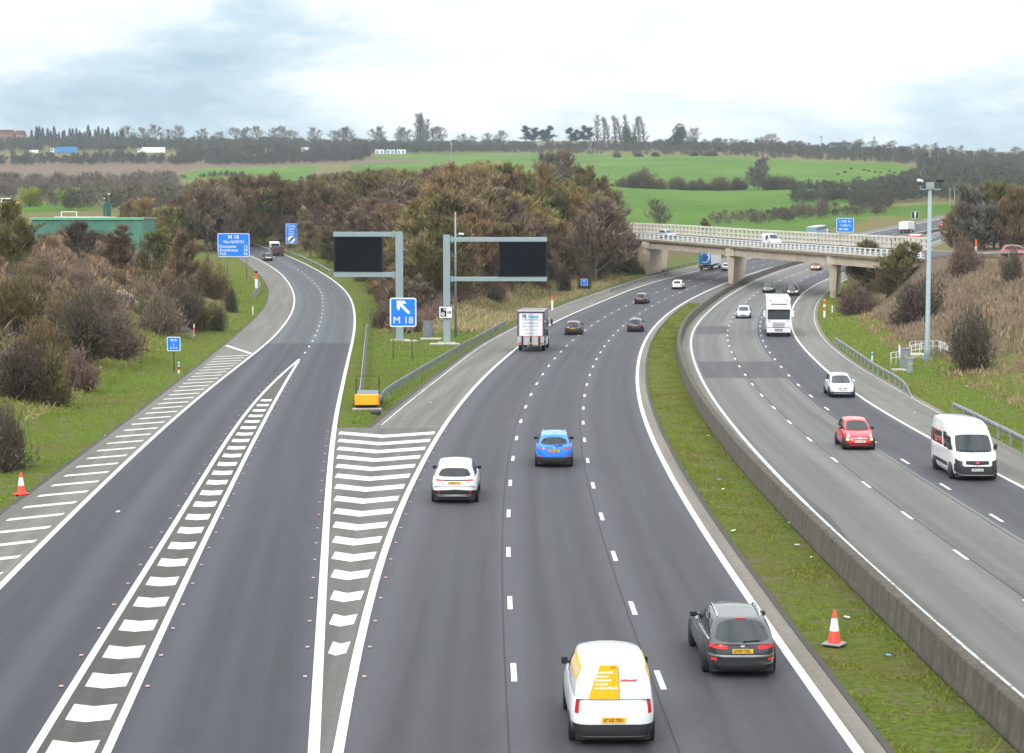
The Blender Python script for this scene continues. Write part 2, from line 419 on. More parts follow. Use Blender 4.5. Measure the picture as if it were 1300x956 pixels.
def grass_mat():
    m, nt, b = new_mat("ground_cover")
    p = geo_pos(nt)
    at_ = N(nt, "ShaderNodeAttribute", attribute_name="cov"); s = N(nt, "ShaderNodeSeparateColor"); nt.links.new(at_.outputs["Color"], s.inputs[0])
    at2 = N(nt, "ShaderNodeAttribute", attribute_name="crop")
    big = noise(nt, p, .09, 6, .62); mid = noise(nt, p, .8, 6, .7); fine = noise(nt, p, 5.0, 6, .75); vf = noise(nt, p, 22.0, 4, .8)
    jag = math_(nt, 'MULTIPLY', math_(nt, 'SUBTRACT', math_(nt, 'ADD', mid, fine), 1.0), 1.2)
    def wob(v, k=1.0): return math_(nt, 'ADD', v, math_(nt, 'MULTIPLY', jag, k), True)
    olive = ramp(nt, fine, [(.3, (.075, .078, .026)), (.5, (.145, .140, .052)), (.7, (.23, .20, .09))])
    green = ramp(nt, fine, [(.3, (.055, .094, .012)), (.5, (.112, .175, .023)), (.70, (.20, .255, .055))])
    green = mixc(nt, ramp(nt, big, [(.42, 0), (.62, .7)]), green, (.145, .135, .042))
    green = mixc(nt, ramp(nt, mid, [(.50, 0), (.62, .8)]), green, (.19, .155, .105))
    dry = ramp(nt, fine, [(.3, (.17, .13, .07)), (.55, (.30, .235, .13)), (.75, (.42, .34, .21))])
    dead = ramp(nt, fine, [(.3, (.095, .070, .052)), (.52, (.18, .135, .105)), (.72, (.28, .21, .16))])
    cropg = mixc(nt, ramp(nt, noise(nt, p, .012, 5, .6), [(.38, 0), (.62, 1)]), (.075, .155, .030), (.122, .205, .048))
    cropg = mixc(nt, ramp(nt, noise(nt, p, .05, 5, .6), [(.45, 0), (.7, .5)]), cropg, (.13, .19, .06))
    mpg = N(nt, "ShaderNodeMapping"); mpg.inputs["Rotation"].default_value = (0, 0, 1.0); mpg.inputs["Scale"].default_value = (.16, .008, .02); nt.links.new(p, mpg.inputs[0])
    cropg = mixc(nt, ramp(nt, noise(nt, mpg.outputs[0], 1.0, 3, .6), [(.5, 0), (.62, .35)]), cropg, (.12, .15, .055))
    c = mixc(nt, wob(s.outputs[1], .6), olive, dry)
    c = mixc(nt, wob(s.outputs[2], .5), c, dead)
    lushf = math_(nt, 'MULTIPLY', wob(s.outputs[0], .7), 1.0, True)
    c = mixc(nt, lushf, c, green)
    c = mixc(nt, at2.outputs["Fac"], c, cropg)
    c = mixc(nt, ramp(nt, vf, [(.35, .0), (.65, .45)]), c, mixc(nt, .5, c, (.02, .022, .01)))
    nt.links.new(c, b.inputs["Base Color"]); b.inputs["Roughness"].default_value = 1; b.inputs["Specular IOR Level"].default_value = .0
    bump(nt, b, math_(nt, 'ADD', fine, math_(nt, 'MULTIPLY', mid, 2)), .8, .25)
    return m
M_GROUND = grass_mat()
me = raw_mesh("ground", np.stack([TX, TY, TZ], -1).reshape(-1, 3), Q, M_GROUND, True)
ca = me.color_attributes.new("cov", 'FLOAT_COLOR', 'POINT')
cc = np.ones((ny * nx, 4), np.float32); cc[:, 0] = lush.ravel(); cc[:, 1] = straw.ravel(); cc[:, 2] = soil.ravel()
ca.data.foreach_set("color", cc.ravel())
fa = me.attributes.new("crop", 'FLOAT', 'POINT'); fa.data.foreach_set("value", crop.ravel().astype(np.float32))
tag(link("ground", me), kind="structure")

# ------------------------------------------------------------------ road sheets
def road_mat(name, base, var, lanes=None, tint=(0, 0, 0), spots=False, cracks=0):
    m, nt, b = new_mat(name)
    uv = N(nt, "ShaderNodeUVMap", uv_map="UVMap").outputs[0]; p = geo_pos(nt)
    s = N(nt, "ShaderNodeSeparateXYZ"); nt.links.new(uv, s.inputs[0])
    fine = noise(nt, p, 8, 8, .85); mid = noise(nt, p, .35, 5, .6)
    mpg = N(nt, "ShaderNodeMapping"); mpg.inputs["Scale"].default_value = (1.0, .022, 1); nt.links.new(uv, mpg.inputs[0])
    streak = noise(nt, mpg.outputs[0], 1.3, 5, .6)
    lo = tuple(x * (1 - var) for x in base); hi = tuple(x * (1 + var) for x in base)
    c = ramp(nt, fine, [(.38, lo), (.62, hi)])
    c = mixc(nt, ramp(nt, noise(nt, p, 2.2, 6, .75), [(.42, 0), (.60, .8)]), c, (base[0] * 1.30, base[1] * 1.24, base[2] * 1.22))
    c = mixc(nt, ramp(nt, noise(nt, p, .7, 7, .75), [(.53, 0), (.62, .55)]), c, tuple(x * .6 for x in base))
    c = mixc(nt, ramp(nt, mid, [(.40, 0), (.62, .6)]), c, tuple(x * 1.28 for x in base))
    c = mixc(nt, ramp(nt, streak, [(.42, 0), (.60, .8)]), c, tuple(x * .62 for x in base))
    if lanes:   # polished wheel paths: bands across each lane
        ph = math_(nt, 'MULTIPLY', math_(nt, 'ADD', math_(nt, 'DIVIDE', s.outputs[0], lanes), math_(nt, 'MULTIPLY', mid, .05)), 2 * PI * 2)
        w = math_(nt, 'MULTIPLY', math_(nt, 'ADD', math_(nt, 'COSINE', ph), 1), .32)
        c = mixc(nt, w, c, tuple(x * 1.5 + .005 for x in base))
        ph1 = math_(nt, 'MULTIPLY', math_(nt, 'DIVIDE', s.outputs[0], lanes), 2 * PI)
        w1 = math_(nt, 'POWER', math_(nt, 'MULTIPLY', math_(nt, 'SUBTRACT', 1.0, math_(nt, 'COSINE', ph1)), .5), 6)
        c = mixc(nt, math_(nt, 'MULTIPLY', w1, .55), c, tuple(x * .62 for x in base))
    if cracks:
        mc = N(nt, "ShaderNodeMapping"); mc.inputs["Scale"].default_value = (.30, .035, 1); nt.links.new(uv, mc.inputs[0])
        vo = N(nt, "ShaderNodeTexVoronoi", feature='DISTANCE_TO_EDGE'); vo.inputs["Scale"].default_value = 1.0
        mdv = N(nt, "ShaderNodeVectorMath", operation='ADD'); nt.links.new(mc.outputs[0], mdv.inputs[0])
        nn = N(nt, "ShaderNodeTexNoise"); nn.inputs["Scale"].default_value = 1.2; nt.links.new(p, nn.inputs["Vector"])
        sc_ = N(nt, "ShaderNodeVectorMath", operation='SCALE'); sc_.inputs["Scale"].default_value = .25; nt.links.new(nn.outputs["Color"], sc_.inputs[0]); nt.links.new(sc_.outputs[0], mdv.inputs[1])
        nt.links.new(mdv.outputs[0], vo.inputs["Vector"])
        c = mixc(nt, ramp(nt, vo.outputs[0], [(.0, cracks), (.012, 0)]), c, (.04, .04, .04))
    nt.links.new(c, b.inputs["Base Color"])
    nt.links.new(ramp(nt, streak, [(.3, .82), (.7, .62)]), b.inputs["Roughness"])
    b.inputs["Specular IOR Level"].default_value = .22
    bump(nt, b, fine, .25, .02)
    return m
M_ASPH = road_mat("dark_asphalt", (.0475, .0475, .054), .45, lanes=3.67)
M_ASPH18 = road_mat("slip_asphalt", (.041, .042, .050), .45, lanes=3.8)
M_ASPHFAR = road_mat("older_asphalt", (.064, .070, .076), .18, lanes=3.67)
M_OLD = road_mat("pale_worn_asphalt", (.108, .105, .099), .3, lanes=3.5, cracks=.25)
M_HS = road_mat("hard_shoulder_surface", (.130, .121, .106), .25, cracks=.2)
M_HS2 = road_mat("hard_shoulder_grey", (.135, .127, .114), .25, cracks=.25)
M_GORE = road_mat("gore_surface", (.098, .094, .086), .25)
M_GORE2 = road_mat("narrow_gore_surface", (.066, .064, .058), .3)
M_PATCH = road_mat("asphalt_patch", (.068, .066, .069), .15)
M_EDGE = road_mat("drain_channel_concrete", (.15, .135, .115), .25)
M_EDGED = road_mat("dark_channel", (.05, .045, .042), .3)

def ys_between(y0, y1):
    out = [y0]
    while out[-1] < y1: out.append(min(y1, out[-1] + max(.8, out[-1] * .012)))
    return np.array(out)
def sheet(name, f0, f1, y0, y1, m, z=0.0, nx=8, kind="structure", zf=None):
    Ys = ys_between(y0, y1); a = f0(Ys); b = f1(Ys); t = np.linspace(0, 1, nx + 1)
    X = a[:, None] * (1 - t) + b[:, None] * t; Y = np.repeat(Ys[:, None], nx + 1, 1)
    Z = zr(Y) + z if zf is None else zf(X, Y)
    s = np.concatenate([[0], np.cumsum(np.hypot(np.diff(Ys), np.diff((a + b) / 2)))])
    U = (X - b[:, None]) / np.sqrt(1 + slope(f1, Ys)[:, None] ** 2); Vv = np.repeat(s[:, None], nx + 1, 1)
    n = nx + 1; idx = np.arange(len(Ys) * n).reshape(-1, n)
    Qf = np.stack([idx[:-1, :-1], idx[:-1, 1:], idx[1:, 1:], idx[1:, :-1]], -1).reshape(-1, 4)
    me = raw_mesh(name, np.stack([X, Y, Z], -1).reshape(-1, 3), Qf, m, True)
    uv = me.uv_layers.new(name="UVMap"); UVv = np.stack([U, Vv], -1).reshape(-1, 2)[Qf.ravel()]
    uv.data.foreach_set("uv", UVv.astype(np.float32).ravel())
    return tag(link(name, me), kind=kind)
Y0 = 24.0; YE = 690.0
sheet("road_northbound", off(L1, -.12), off(R1, .12), Y0, YE, M_ASPH, nx=12)
sheet("road_southbound_old_lanes", off(R2, -.2), off(E2, -.35), Y0, YE, M_OLD, nx=8)
sheet("road_southbound_new_lane", off(E2, -.35), off(R3, .1), Y0, YE, M_ASPH, nx=5)
sheet("hard_shoulder_southbound", off(R3, .1), R4, Y0, YE, M_HS2, nx=5)
sheet("hard_shoulder_northbound", off(K1, -.25), off(L1, -.12), YN - 1.0, 440, M_HS, nx=5)
sheet("hard_shoulder_northbound_far", off(L1, -3.5), off(L1, -.12), 440, YE, M_HS, nx=4)
sheet("slip_road", off(SL, -.12), off(SR, .12), Y0, 560, M_ASPH18, nx=12)
sheet("slip_hard_shoulder", SE, off(SL, -.12), Y0, 560, M_HS, nx=5)
def LG(Y): return np.maximum(L1(Y) - .12, SR(Y) + .13)
sheet("gore", off(SR, .12), LG, Y0, YN - 1.0, M_GORE, nx=6)
sheet("narrow_gore", off(GL, .1), off(GR, -.1), Y0, 150, M_GORE2, z=.004, nx=4)
sheet("older_slip_surface", off(SL, .1), off(SR, -.12), 186, 560, M_ASPHFAR, z=.004, nx=10)
# edge strips of the median
sheet("median_channel", off(R1, .12), off(R1, .62), Y0, YE, M_EDGE, nx=2)
sheet("median_channel_dark", off(R1, .62), off(R1, .78), Y0, 400, M_EDGED, z=.02, nx=1)
sheet("median_strip_southbound", lambda Y: rbar(Y) + .3, off(R2, -.2), Y0, YE, M_EDGE, nx=2)
sheet("median_paving", off(R1, .62), lambda Y: rbar(Y) + .05, 268, YE, M_GORE, z=-.004, nx=3)
sheet("slip_channel", off(SE, -.28), SE, Y0, 480, M_EDGED, z=-.006, nx=1)
sheet("kerb_island", off(K1, -.55), off(K1, -.25), YN - 1, 440, M_EDGED, z=.02, nx=1)
sheet("kerb_right", R4, off(R4, .28), Y0, 440, M_EDGE, z=.01, nx=1)
# patches
for ya, yb, fa_, fb_ in ((G(900,424)[1], G(900,414)[1], R2, E1), (G(900,480)[1], G(900,459)[1], R2, off(E2, -.35))):
    sheet("road_patch", off(fa_, .3), off(fb_, .1), ya, yb, M_PATCH, z=.004, nx=6)
sheet("road_patch", off(R2, .12), lambda Y: R2(Y) + .14 + .34 * np.clip(1 - np.abs(Y - 74) / 6, 0, 1) ** .5, 68, 80, M_PATCH, z=.004, nx=3)

# ------------------------------------------------------------------ painted markings
def paint_mat(name, wear):
    m, nt, b = new_mat(name); p = geo_pos(nt)
    n = noise(nt, p, 5, 6, .7); n2 = noise(nt, p, 1.6, 5, .7)
    w = math_(nt, 'ADD', math_(nt, 'MULTIPLY', n, .6), math_(nt, 'MULTIPLY', n2, .4))
    c = mixc(nt, ramp(nt, w, [(wear, 0), (wear + .09, .95)]), (.55, .545, .51), (.085, .085, .08))
    nt.links.new(c, b.inputs["Base Color"]); b.inputs["Roughness"].default_value = .6
    return m
M_LINE = paint_mat("line_paint", .545); M_LINEW = paint_mat("worn_line_paint", .49)
def line(name, f, y0, y1, w, m=M_LINE): return sheet(name, off(f, -w / 2), off(f, w / 2), y0, y1, m, z=.009, nx=1)
line("edge_line", L1, Y0, YE, .24); line("edge_line", R1, Y0, YE, .24)
line("edge_line", R2, Y0, YE, .2, M_LINEW); line("edge_line", R3, Y0, YE, .2)
line("edge_line", SL, Y0, 560, .22); line("edge_line", SR, Y0, 560, .26)
line("gore_line", GL, Y0, 163.5, .2); line("gore_line", off(GR, .0), Y0, 161.5, .2)
line("shoulder_line", off(K1, .15), YN + .5, 430, .1, M_LINEW)
line("shoulder_line", off(R4, -.12), 100, 420, .08, M_LINEW)
M_SEAL = road_mat('joint_sealant', (.035, .034, .034), .3)
for f_, y1_ in ((off(D1, -.22), 330), (off(D2, -.2), 330), (off(E1, .12), 260), (off(E2, -.55), 240)): line('road_joint', f_, Y0, y1_, .035, M_SEAL)
def arc(f, y0, y1):
    ys = np.arange(y0, y1, .5); x = f(ys); s = np.concatenate([[0], np.cumsum(np.hypot(.5, np.diff(x)))]); return ys, s
def strips(name, quads, m=M_LINE, z=.009):
    V = []; Fq = []
    for q in quads:
        b = len(V)
        for (x, y) in q: V.append((x, y, float(zr(y)) + z))
        Fq.append([b + i for i in range(len(q))])
    mb = MB(); mb.v = V; mb.f = [tuple(f) for f in Fq]
    return tag(mb.build(name, m), kind="structure")
def dashes(name, f, py_ref, y0, y1, w=.15, m=M_LINE, mod=9.0, ln=2.0):
    yref = G(650, py_ref)[1]; ys, s = arc(f, y0, y1); sref = np.interp(yref, ys, s)
    k0 = math.ceil((0 - sref) / mod); quads = []
    k = k0
    while sref + k * mod < s[-1]:
        sc = sref + k * mod; a, b = np.interp([sc - ln / 2, sc + ln / 2], s, ys); k += 1
        n = off(f, -w / 2), off(f, w / 2)
        quads.append([(float(n[0](a)), a), (float(n[1](a)), a), (float(n[1](b)), b), (float(n[0](b)), b)])
    return strips(name, quads, m)
dashes("lane_line", D1, 765.3, 26, 600); dashes("lane_line", D2, 772.2, 26, 600)
dashes("lane_line", E1, 704.2, 26, 600, .14); dashes("lane_line", E2, 657.6, 26, 600, .14)
dashes("lane_line", SD, 447.8, 166, 540, .14)
# chevrons in the wide gore
quads = []
for pyL in (549.7,559.2,569.3,580,591.4,603.9,617.5,632.5,648.6,666,684.8,705,728,755.5,786,822,863,905):
    ya = G(420, pyL)[1]; xa = SR(ya) + .30; xb = L1(ya) - .28
    if xb - xa < .3: continue
    tt = 1.45; ap = .30 * (xb - xa) + .15; xm = (xa + xb) / 2 - .02 * (xb - xa)
    yb = ya + (.0)
    quads += [[(xa, ya + tt/2), (xa, ya - tt/2), (xm, ya - ap - tt/2), (xm, ya - ap + tt/2)], [(xm, ya - ap + tt/2), (xm, ya - ap - tt/2), (xb, yb - tt/2), (xb, yb + tt/2)]]
strips("gore_chevrons", quads)
quads = []
for pyc in (508.5,514.7,521.4,528.3,535.5,543.3,551.4,559.7,569,578.8,589.6,600.8,612.9,626.2,640.8,657.0,674,693.5,715,739.2,765.5,795.5,829.5,865.5,907,955):
    ya = G(250, pyc)[1]; xa = GL(ya) + .28; xb = GR(ya) - .28; tt = 1.45; ap = .12 * (xb - xa) + .1; xm = (xa + xb) / 2
    sl = float(slope(GL, ya)); 
    e = lambda x, y: (x, y)
    xa2, xb2 = GL(ya + tt/2) + .28, GR(ya + tt/2) - .28; xa1, xb1 = GL(ya - tt/2) + .28, GR(ya - tt/2) - .28
    quads += [[(float(xa2), ya + tt/2 + ap), (float(xa1), ya - tt/2 + ap), (float((xa1+xb1)/2), ya - tt/2), (float((xa2+xb2)/2), ya + tt/2)],
              [(float((xa2+xb2)/2), ya + tt/2), (float((xa1+xb1)/2), ya - tt/2), (float(xb1), ya - tt/2 + ap), (float(xb2), ya + tt/2 + ap)]]
strips("narrow_gore_bars", quads)
# hatching on the slip road shoulder
quads = []
ye = G(300, 447)[1]; yy = G(82, 652.8)[1] - 3.25 * 12
while yy < ye - 4:
    if yy > 30:
        w = float(SL(yy) - SE(yy)); x0 = float(SL(yy)) - .35; ln = (w - .75) * .95; dx = ln * .95; dy = ln * .78; t = .64
        quads.append([(x0, yy - t/2), (x0, yy + t/2), (x0 - dx, yy - dy + t/2), (x0 - dx, yy - dy - t/2)])
    yy += 3.25
ya = ye; quads.append([(float(SL(ya)) - .1, ya - 3), (float(SL(ya)) - .1, ya - 1.6), (float(SE(ya + 10)) + .2, ya + 10.5), (float(SE(ya + 10)) + .2, ya + 9)])
strips("shoulder_hatching", quads)
# ------------------------------------------------------------------ vehicles
def grid_mesh(P):
    """P (a,b,3) -> verts, quads"""
    a, b = P.shape[:2]; i = np.arange(a * b).reshape(a, b)
    return P.reshape(-1, 3), np.stack([i[:-1, :-1], i[:-1, 1:], i[1:, 1:], i[1:, :-1]], -1).reshape(-1, 4)
def join_grids(gs):
    V = []; Fq = []; b = 0
    for P in gs:
        v, f = grid_mesh(np.asarray(P, float)); V.append(v); Fq.append(f + b); b += len(v)
    return np.concatenate(V), np.concatenate(Fq)
def smooth_interp(pts):
    xs = np.array([p[0] for p in pts], float); zs = np.array([p[1] for p in pts], float)
    def f(y):
        y = np.clip(y, xs[0], xs[-1]); i = np.clip(np.searchsorted(xs, y) - 1, 0, len(xs) - 2)
        t = (y - xs[i]) / (xs[i+1] - xs[i])
        m = np.gradient(zs, xs) * .8; h = xs[i+1] - xs[i]
        return (2*t**3-3*t**2+1)*zs[i] + (t**3-2*t**2+t)*h*m[i] + (-2*t**3+3*t**2)*zs[i+1] + (t**3-t**2)*h*m[i+1]
    return f

def wheel(parent, x, y, r, wd, side, rim=M_RIM):
    w = MB(); n = 28; V = []; prof = [(-wd/2, r*.80), (-wd/2, r*.96), (-wd*.35, r), (wd*.35, r), (wd/2, r*.96), (wd/2, r*.80), (wd*.3, r*.66), (-wd*.3, r*.66)]
    for (px_, rr) in prof:
        for k in range(n): a = 2*PI*k/n; V.append((px_, rr*math.cos(a), rr*math.sin(a)))
    Fs = []
    m_ = len(prof)
    for i in range(m_):
        for k in range(n): Fs.append((i*n+k, i*n+(k+1)%n, ((i+1)%m_)*n+(k+1)%n, ((i+1)%m_)*n+k))
    w.add(V, Fs); wo = w.build("wheel", M_TYRE, parent, True, loc=(x, y, r))
    s = MB(); xf = side * wd * .36
    for k in range(10):
        a = 2*PI*k/10; s.bar((xf*.9, .05*math.cos(a), .05*math.sin(a)), (xf, r*.64*math.cos(a), r*.64*math.sin(a)), .05, .035)
    s.tube([(xf-.03, 0, 0), (xf+.015*side, 0, 0)], r*.17, 12)
    ring = [];
    for k in range(25): a = 2*PI*k/24; ring.append((xf, r*.66*math.cos(a), r*.66*math.sin(a)))
    s.tube(ring, .025, 5, cap=False)
    s.build("rim", rim, wo, True)
    d = MB(); d.tube([(side*wd*.02, 0, 0), (side*wd*.12, 0, 0)], r*.62, 18); d.build("brake_disc", M_DARK, wo)
    return wo

def plate(parent, loc, rx, rzv, m, w=.52, h=.112, name="number_plate"):
    b = MB().box(-w/2, w/2, -.006, .006, -h/2, h/2); o = b.build(name, m, parent, loc=loc); o.rotation_euler = (rx, 0, rzv)
    t = MB(); x = -w*.42; s_ = random.Random(int(abs(loc[1])*1000)+3)
    for i in range(7):
        cw = w*.088
        # letter-like strokes, too small to read
        t.box(x, x+cw*.28, -.009, -.0065, -h*.32, h*.32)
        if s_.random() < .7: t.box(x+cw*.3, x+cw, -.009, -.0065, h*.16, h*.32)
        if s_.random() < .6: t.box(x+cw*.3, x+cw, -.009, -.0065, -h*.32, -h*.16)
        if s_.random() < .6: t.box(x+cw*.72, x+cw, -.0092, -.0067, -h*.3, h*.3)
        x += w*.115 + (w*.045 if i == 3 else 0)
    t.build("plate_characters", M_INK, o)
    return o

def make_car(S):
    L, W, H = S['L'], S['W'], S['H']; l = L / 2; w = W / 2
    z0 = S.get('z0', .24); n_e = S.get('ne', 5.2)
    root = empty(S['name'], (0, 0, 0)); m = S['paint']
    zt = smooth_interp([(a * l, b) for a, b in S['top']])
    LV = S.get('levels', [(0, .90, .03, .03), (.10, .955, .0, .0), (.3, .99, 0, 0), (.52, 1.0, .01, .01), (.75, .985, .03, .05), (.92, .955, .06, .10), (1.0, .925, .09, .15)])
    ph = np.linspace(-PI/2, 1.5*PI, 1601)[:-1]
    def outline(k):  # k: (t, wf, dr, df)
        ww = w * k[1]; c, s = np.cos(ph), np.sin(ph); e = 2 / n_e
        x = ww * np.sign(c) * np.abs(c) ** e; ef = 2 / (n_e * S.get('front_round', .72)); 
        y = np.where(s > 0, (l - k[3]) * np.abs(s) ** ef, -(l - k[2]) * np.abs(s) ** e)
        return x, y
    xr, yr = outline((.5, 1, 0, 0)); dd = np.concatenate([[0], np.cumsum(np.hypot(np.diff(np.append(xr, xr[0])), np.diff(np.append(yr, yr[0]))))]); PER = dd[-1]
    tl_ = np.array([k[0] for k in LV])
    outs = [outline(k) for k in LV]
    def B(s, t):
        """s (m) from rear centre, t 0..1 (arrays of same shape) -> xyz"""
        i = np.interp(s % PER, dd, np.arange(1601)); i0 = np.floor(i).astype(int) % 1600; i1 = (i0 + 1) % 1600; fr = i - np.floor(i)
        X = np.array([o[0] for o in outs]); Y = np.array([o[1] for o in outs])
        xs = X[:, i0] * (1 - fr) + X[:, i1] * fr; ys = Y[:, i0] * (1 - fr) + Y[:, i1] * fr
        j = np.clip(np.searchsorted(tl_, t, side='right') - 1, 0, len(tl_) - 2); ft = (t - tl_[j]) / (tl_[j+1] - tl_[j]); ar = np.arange(len(s))
        x = xs[j, ar] * (1 - ft) + xs[j+1, ar] * ft; y = ys[j, ar] * (1 - ft) + ys[j+1, ar] * ft
        z = z0 + t * (zt(y) - z0); return np.stack([x, y, z], -1)
    # body
    NS = 112; sv = np.linspace(0, PER, NS + 1)[:-1]
    rings = []
    for t in [0, .05, .1, .2, .3, .42, .52, .64, .75, .84, .92, .965, 1.0]: rings.append(B(sv, np.full(NS, t)))
    top = rings[-1]
    for k in (.97, .9, .8, .6, .4, .2, .04):
        x = top[:, 0] * k; y = top[:, 1] * (k if k > .8 else k); rings.append(np.stack([x, y, zt(y) + S.get('crown', .045) * (1 - k * k) ** .7], -1))
    P = np.array(rings); P = np.concatenate([P, P[:, :1]], 1)
    V, Q_ = grid_mesh(P[:, :, :]); me = raw_mesh("body", V, Q_[:, ::-1], m, True); body = link("body", me, root)
    def skin(name, s0, s1, za, zb, mat, offs=.006, za1=None, zb1=None, parent=None, ns=14, nt=4):
        u = np.linspace(0, 1, ns); v = np.linspace(0, 1, nt); U, Vv = np.meshgrid(u, v)
        s = s0 + (s1 - s0) * U; lo = za + ((za1 if za1 is not None else za) - za) * U; hi = zb + ((zb1 if zb1 is not None else zb) - zb) * U
        zz = lo + (hi - lo) * Vv
        t = np.full(zz.shape, .5).ravel(); sr_ = s.ravel(); zz = zz.ravel()
        for _ in range(4):
            p = B(sr_, np.clip(t, 0, 1)); t = (zz - z0) / (zt(p[:, 1]) - z0)
        p = B(sr_, np.clip(t, 0, 1)); p1 = B(sr_ + .03, np.clip(t, 0, 1)); tg = p1 - p; nrm = np.stack([tg[:, 1], -tg[:, 0]], -1)
        nrm /= np.linalg.norm(nrm, axis=1)[:, None] + 1e-9
        q = p.copy(); q[:, :2] += nrm * offs
        # close the rim of the patch so that it has thickness
        Pg = q.reshape(nt, ns, 3); base = p.copy(); base[:, :2] -= nrm * .01; Bg = base.reshape(nt, ns, 3)
        gs = [Pg, np.stack([Bg[0], Pg[0]]), np.stack([Pg[-1], Bg[-1]]), np.stack([Pg[:, 0], Bg[:, 0]]), np.stack([Bg[:, -1], Pg[:, -1]])]
        V, Qq = join_grids(gs); return link(name, raw_mesh(name, V, Qq, mat, False), parent or root)
    half = PER / 2
    # cabin
    C = S['cab']; wb_ = C.get('wb', .90) * w; wt_ = C.get('wt', .70) * w
    yr0, yf0, yr1, yf1 = [C[k] * l for k in ('r0', 'f0', 'r1', 'f1')]
    rz_ = smooth_interp([(a, b) for a, b in C['roof']])   # u -> height
    bul = C.get('bulge', .05)
    def low(u):
        y = yr0 + (yf0 - yr0) * u; k = 1 - .10 * np.clip((u - .6) / .4, 0, 1) ** 2 - C.get('rt', .06) * np.clip((.35 - u) / .35, 0, 1) ** 2
        return np.stack([wb_ * k, y, zt(y) - .02 + 0 * u], -1)
    def up(u):
        y = yr1 + (yf1 - yr1) * u; k = 1 - .08 * np.clip((u - .6) / .4, 0, 1) ** 2 - .06 * np.clip((.3 - u) / .3, 0, 1) ** 2
        return np.stack([wt_ * k, y, rz_(u)], -1)
    def side_s(u, v):
        a = low(u); b = up(u); p = a * (1 - v[..., None]) + b * v[..., None]; p[..., 0] += bul * np.sin(PI * v) * .9; return p
    def end_s(a, v, front):
        u = np.full(a.shape, 1.0 if front else 0.0); lo_ = low(u); hi_ = up(u)
        p = lo_ * (1 - v[..., None]) + hi_ * v[..., None]; hw = p[..., 0] + bul * np.sin(PI * v) * .9
        p[..., 0] = hw * a; p[..., 2] += C.get('rc', .05) * (1 - np.abs(a) ** 2.5) * v ** 2; p[..., 1] += (1 if front else -1) * (C.get('fb', .16) if front else C.get('rb', .07)) * (1 - np.abs(a) ** 2.2)
        return p
    def roof_s(a, u):
        p = up(u); wv = p[..., 0].copy(); p[..., 0] = wv * a; p[..., 2] += C.get('rc', .05) * (1 - np.abs(a) ** 2.5)
        p[..., 1] += (1 - np.abs(a) ** 2.2) * (C.get('fb', .16) * np.clip((u - .7) / .3, 0, 1) - C.get('rb', .07) * np.clip((.3 - u) / .3, 0, 1)); return p
    us = np.linspace(0, 1, 15); vs_ = np.linspace(0, 1, 6); a_s = np.linspace(-1, 1, 13)
    U, Vv = np.meshgrid(us, vs_); S1 = side_s(U, Vv); S2 = S1.copy(); S2[..., 0] *= -1
    Aa, V2 = np.meshgrid(a_s, vs_); Fr = end_s(Aa, V2, True); Re = end_s(Aa, V2, False)
    A3, U3 = np.meshgrid(a_s, us); Ro = roof_s(A3, U3)
    V, Qq = join_grids([S1, S2[:, ::-1], Fr[:, ::-1], Re, Ro])
    rm = S.get('roofmat', m)
    mi = np.zeros(len(Qq), int)
    bm_me = raw_mesh("cabin", V, Qq, [m], True)
    co = link("cabin", bm_me, root); wmod = co.modifiers.new("weld", "WELD"); wmod.merge_threshold = .004
    bv = co.modifiers.new("bevel", "BEVEL"); bv.width = .035; bv.segments = 2; bv.limit_method = 'ANGLE'; bv.angle_limit = R(32)
    def pane(name, fn, a0, a1, b0, b1, mat=M_GLASS, offs=.008, na=10, nb=5, parent=None, top_in=0.0, cut=None):
        """window sheet following a cabin face; top_in pulls the upper corners inwards"""
        u = np.linspace(0, 1, na); v = np.linspace(0, 1, nb); Ug, Vg = np.meshgrid(u, v)
        aa = a0 + (a1 - a0) * Ug; bb = b0 + (b1 - b0) * Vg
        mid = (a0 + a1) / 2; aa = mid + (aa - mid) * (1 - top_in * Vg)
        if cut is not None: bb = bb - cut * (np.abs(Ug * 2 - 1) ** 6) * np.where(Vg > .5, 1, -1) * .5 * (b1 - b0)
        p = fn(aa, bb); e = 1e-3; da = fn(aa + e, bb) - p; db = fn(aa, bb + e) - p
        nr_ = np.cross(da, db); nr_ /= np.linalg.norm(nr_, axis=-1)[..., None] + 1e-12
        c = p - np.array([0, (yr0 + yf0) / 2, zt(0.0)]); sg = np.sign((nr_ * c).sum(-1).mean()); nr_ *= sg
        q = p + nr_ * offs; b_ = p - nr_ * .012
        gs = [q, np.stack([b_[0], q[0]]), np.stack([q[-1], b_[-1]]), np.stack([q[:, 0], b_[:, 0]]), np.stack([b_[:, -1], q[:, -1]])]
        V, Qq = join_grids(gs); return link(name, raw_mesh(name, V, Qq, mat, False), parent or root)
    fr = lambda a, v: end_s(a, v, True); re = lambda a, v: end_s(a, v, False)
    wr = C.get('rear_win', (-.86, .86, .10, .90))
    if wr: rw = pane("rear_window", re, *wr, top_in=C.get('rti', .04), cut=C.get('rcut', .25))
    wf = C.get('front_win', (-.90, .90, .06, .93)); ws = pane("windscreen", fr, *wf, top_in=.03, cut=.12)
    if S.get('frontglass'): pass
